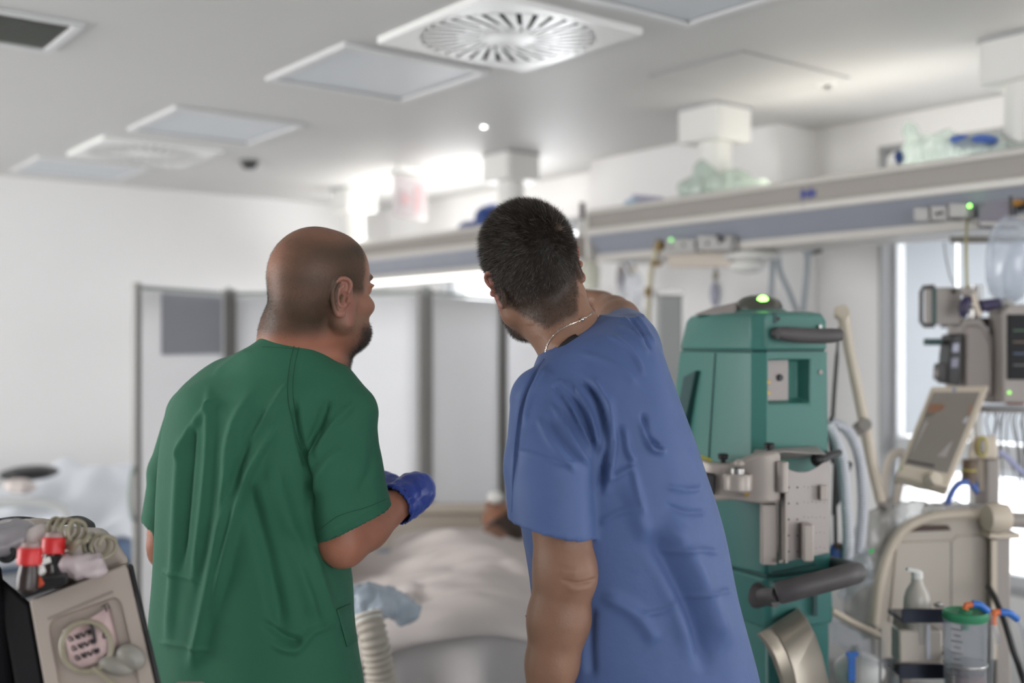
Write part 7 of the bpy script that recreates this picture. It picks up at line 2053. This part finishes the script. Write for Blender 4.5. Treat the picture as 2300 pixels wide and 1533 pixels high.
# coiled tubing on top: two loose helices
def helix(c0, c1, r, turns, ax):
    c0, c1 = Vector(c0), Vector(c1); v = (c1 - c0).normalized(); u = Vector((0, 0, 1)); u = (u - v * u.dot(v)).normalized(); w = v.cross(u)
    pts = []
    m = int(turns * 16)
    for i in range(m + 1):
        a = 2 * PI * turns * i / m; s = i / m
        pts.append(c0 + (c1 - c0) * s + u * math.cos(a) * r * (1 + .08 * math.sin(3 * a)) + w * math.sin(a) * r)
    return pts
h1 = helix(V3(128, 1188, 1.62), V3(178, 1194, 1.585), .0168, 3.4, 0)
h2 = helix(V3(208, 1224, 1.63), V3(244, 1230, 1.60), .0168, 2.2, 0)
t = thing('coiled_tube', 'coiled beige tubing lying on the monitor in the left foreground', 'tube', FR(V3(190, 1260, 1.58)))
part('coil', MB(CFM).tube(spline(h1, 2), .0030, 8), M_COIL, t)
part('coil', MB(CFM).tube(spline(h2, 2), .0032, 8), M_COIL, t)
part('link', MB(CFM).tube(spline([h1[-1], V3(192, 1215, 1.57), V3(200, 1200, 1.59), h2[0]], 5), .0036, 8), M_COIL, t)
part('link', MB(CFM).tube(spline([h1[0], V3(150, 1228, 1.58), V3(175, 1215, 1.56), V3(160, 1240, 1.57), V3(155, 1255, 1.58)], 5), .0036, 8), M_COIL, t)
# white sachet, beige roll, grey glossy film at the edge
q = V3(178, 1262, 1.58)
blob('white_sachet', 'pale folded sachet lying in front of the coiled tubing', 'sachet', [(V3(178, 1262, 1.575), (.034, .03, .014), (0, -.12, 0)), (V3(150, 1272, 1.57), (.02, .02, .012)), (V3(205, 1282, 1.565), (.022, .02, .008))], mat('sachet_film', srgb(186, 172, 174), .3, var=.05), V3(178, 1285, 1.58), .004, (.0025, 90))
blob('beige_roll', 'beige gauze roll beside the coiled tubing in the left foreground', 'roll', [(V3(84, 1182, 1.76), (.020, .03, .011), (0, -.2, 0)), (V3(50, 1180, 1.76), (.026, .03, .009), (0, .1, 0))], M_CASE, V3(84, 1200, 1.76), .004, (.001, 80))
blob('film_bag', 'glossy grey film bag at the left edge beside the red capped vials', 'bag', [(V3(22, 1202, 1.62), (.042, .04, .022), (0, .15, 0)), (V3(2, 1225, 1.61), (.03, .035, .016)), (V3(48, 1215, 1.62), (.016, .025, .018), (0, .5, 0))], M_GLOSS, V3(22, 1245, 1.62), .004, (.003, 75))
blob('white_pad', 'white gauze pad between the film bag and the coiled tubing', 'pad', [(V3(92, 1205, 1.62), (.022, .03, .02), (0, .1, 0))], M_LINEN, V3(92, 1235, 1.62), .004, (.001, 60))
t = thing('equipment_rack', 'black equipment rack at the bottom left corner beside the tilted monitor', 'rack', FR((V3(10, 0, 1.62).x, 1.62, 0)))
part('rack_body', MB(CFM).hexa([V3(-120, 1700, 1.56), V3(54, 1700, 1.56), V3(54, 1700, 1.78), V3(-120, 1700, 1.78), V3(-120, 1255, 1.60), V3(0, 1262, 1.60), V3(2, 1262, 1.78), V3(-120, 1255, 1.78)]), M_MATTE, t, bev=.012)
part('rack_loop', MB(CFM).tube([V3(14 + 18 * math.cos(a), 1243 + 16 * math.sin(a), 1.585) for a in np.linspace(0, 2 * PI, 20, endpoint=False)], .004, 8, closed=True), M_BLACK, t)
part('rack_lower', MB(CFM).box2((V3(-120, 0, 1.6).x, 1.57, 0), (V3(46, 0, 1.6).x, 1.77, V3(0, 1690, 1.6).z)), M_MATTE, t, bev=.01)
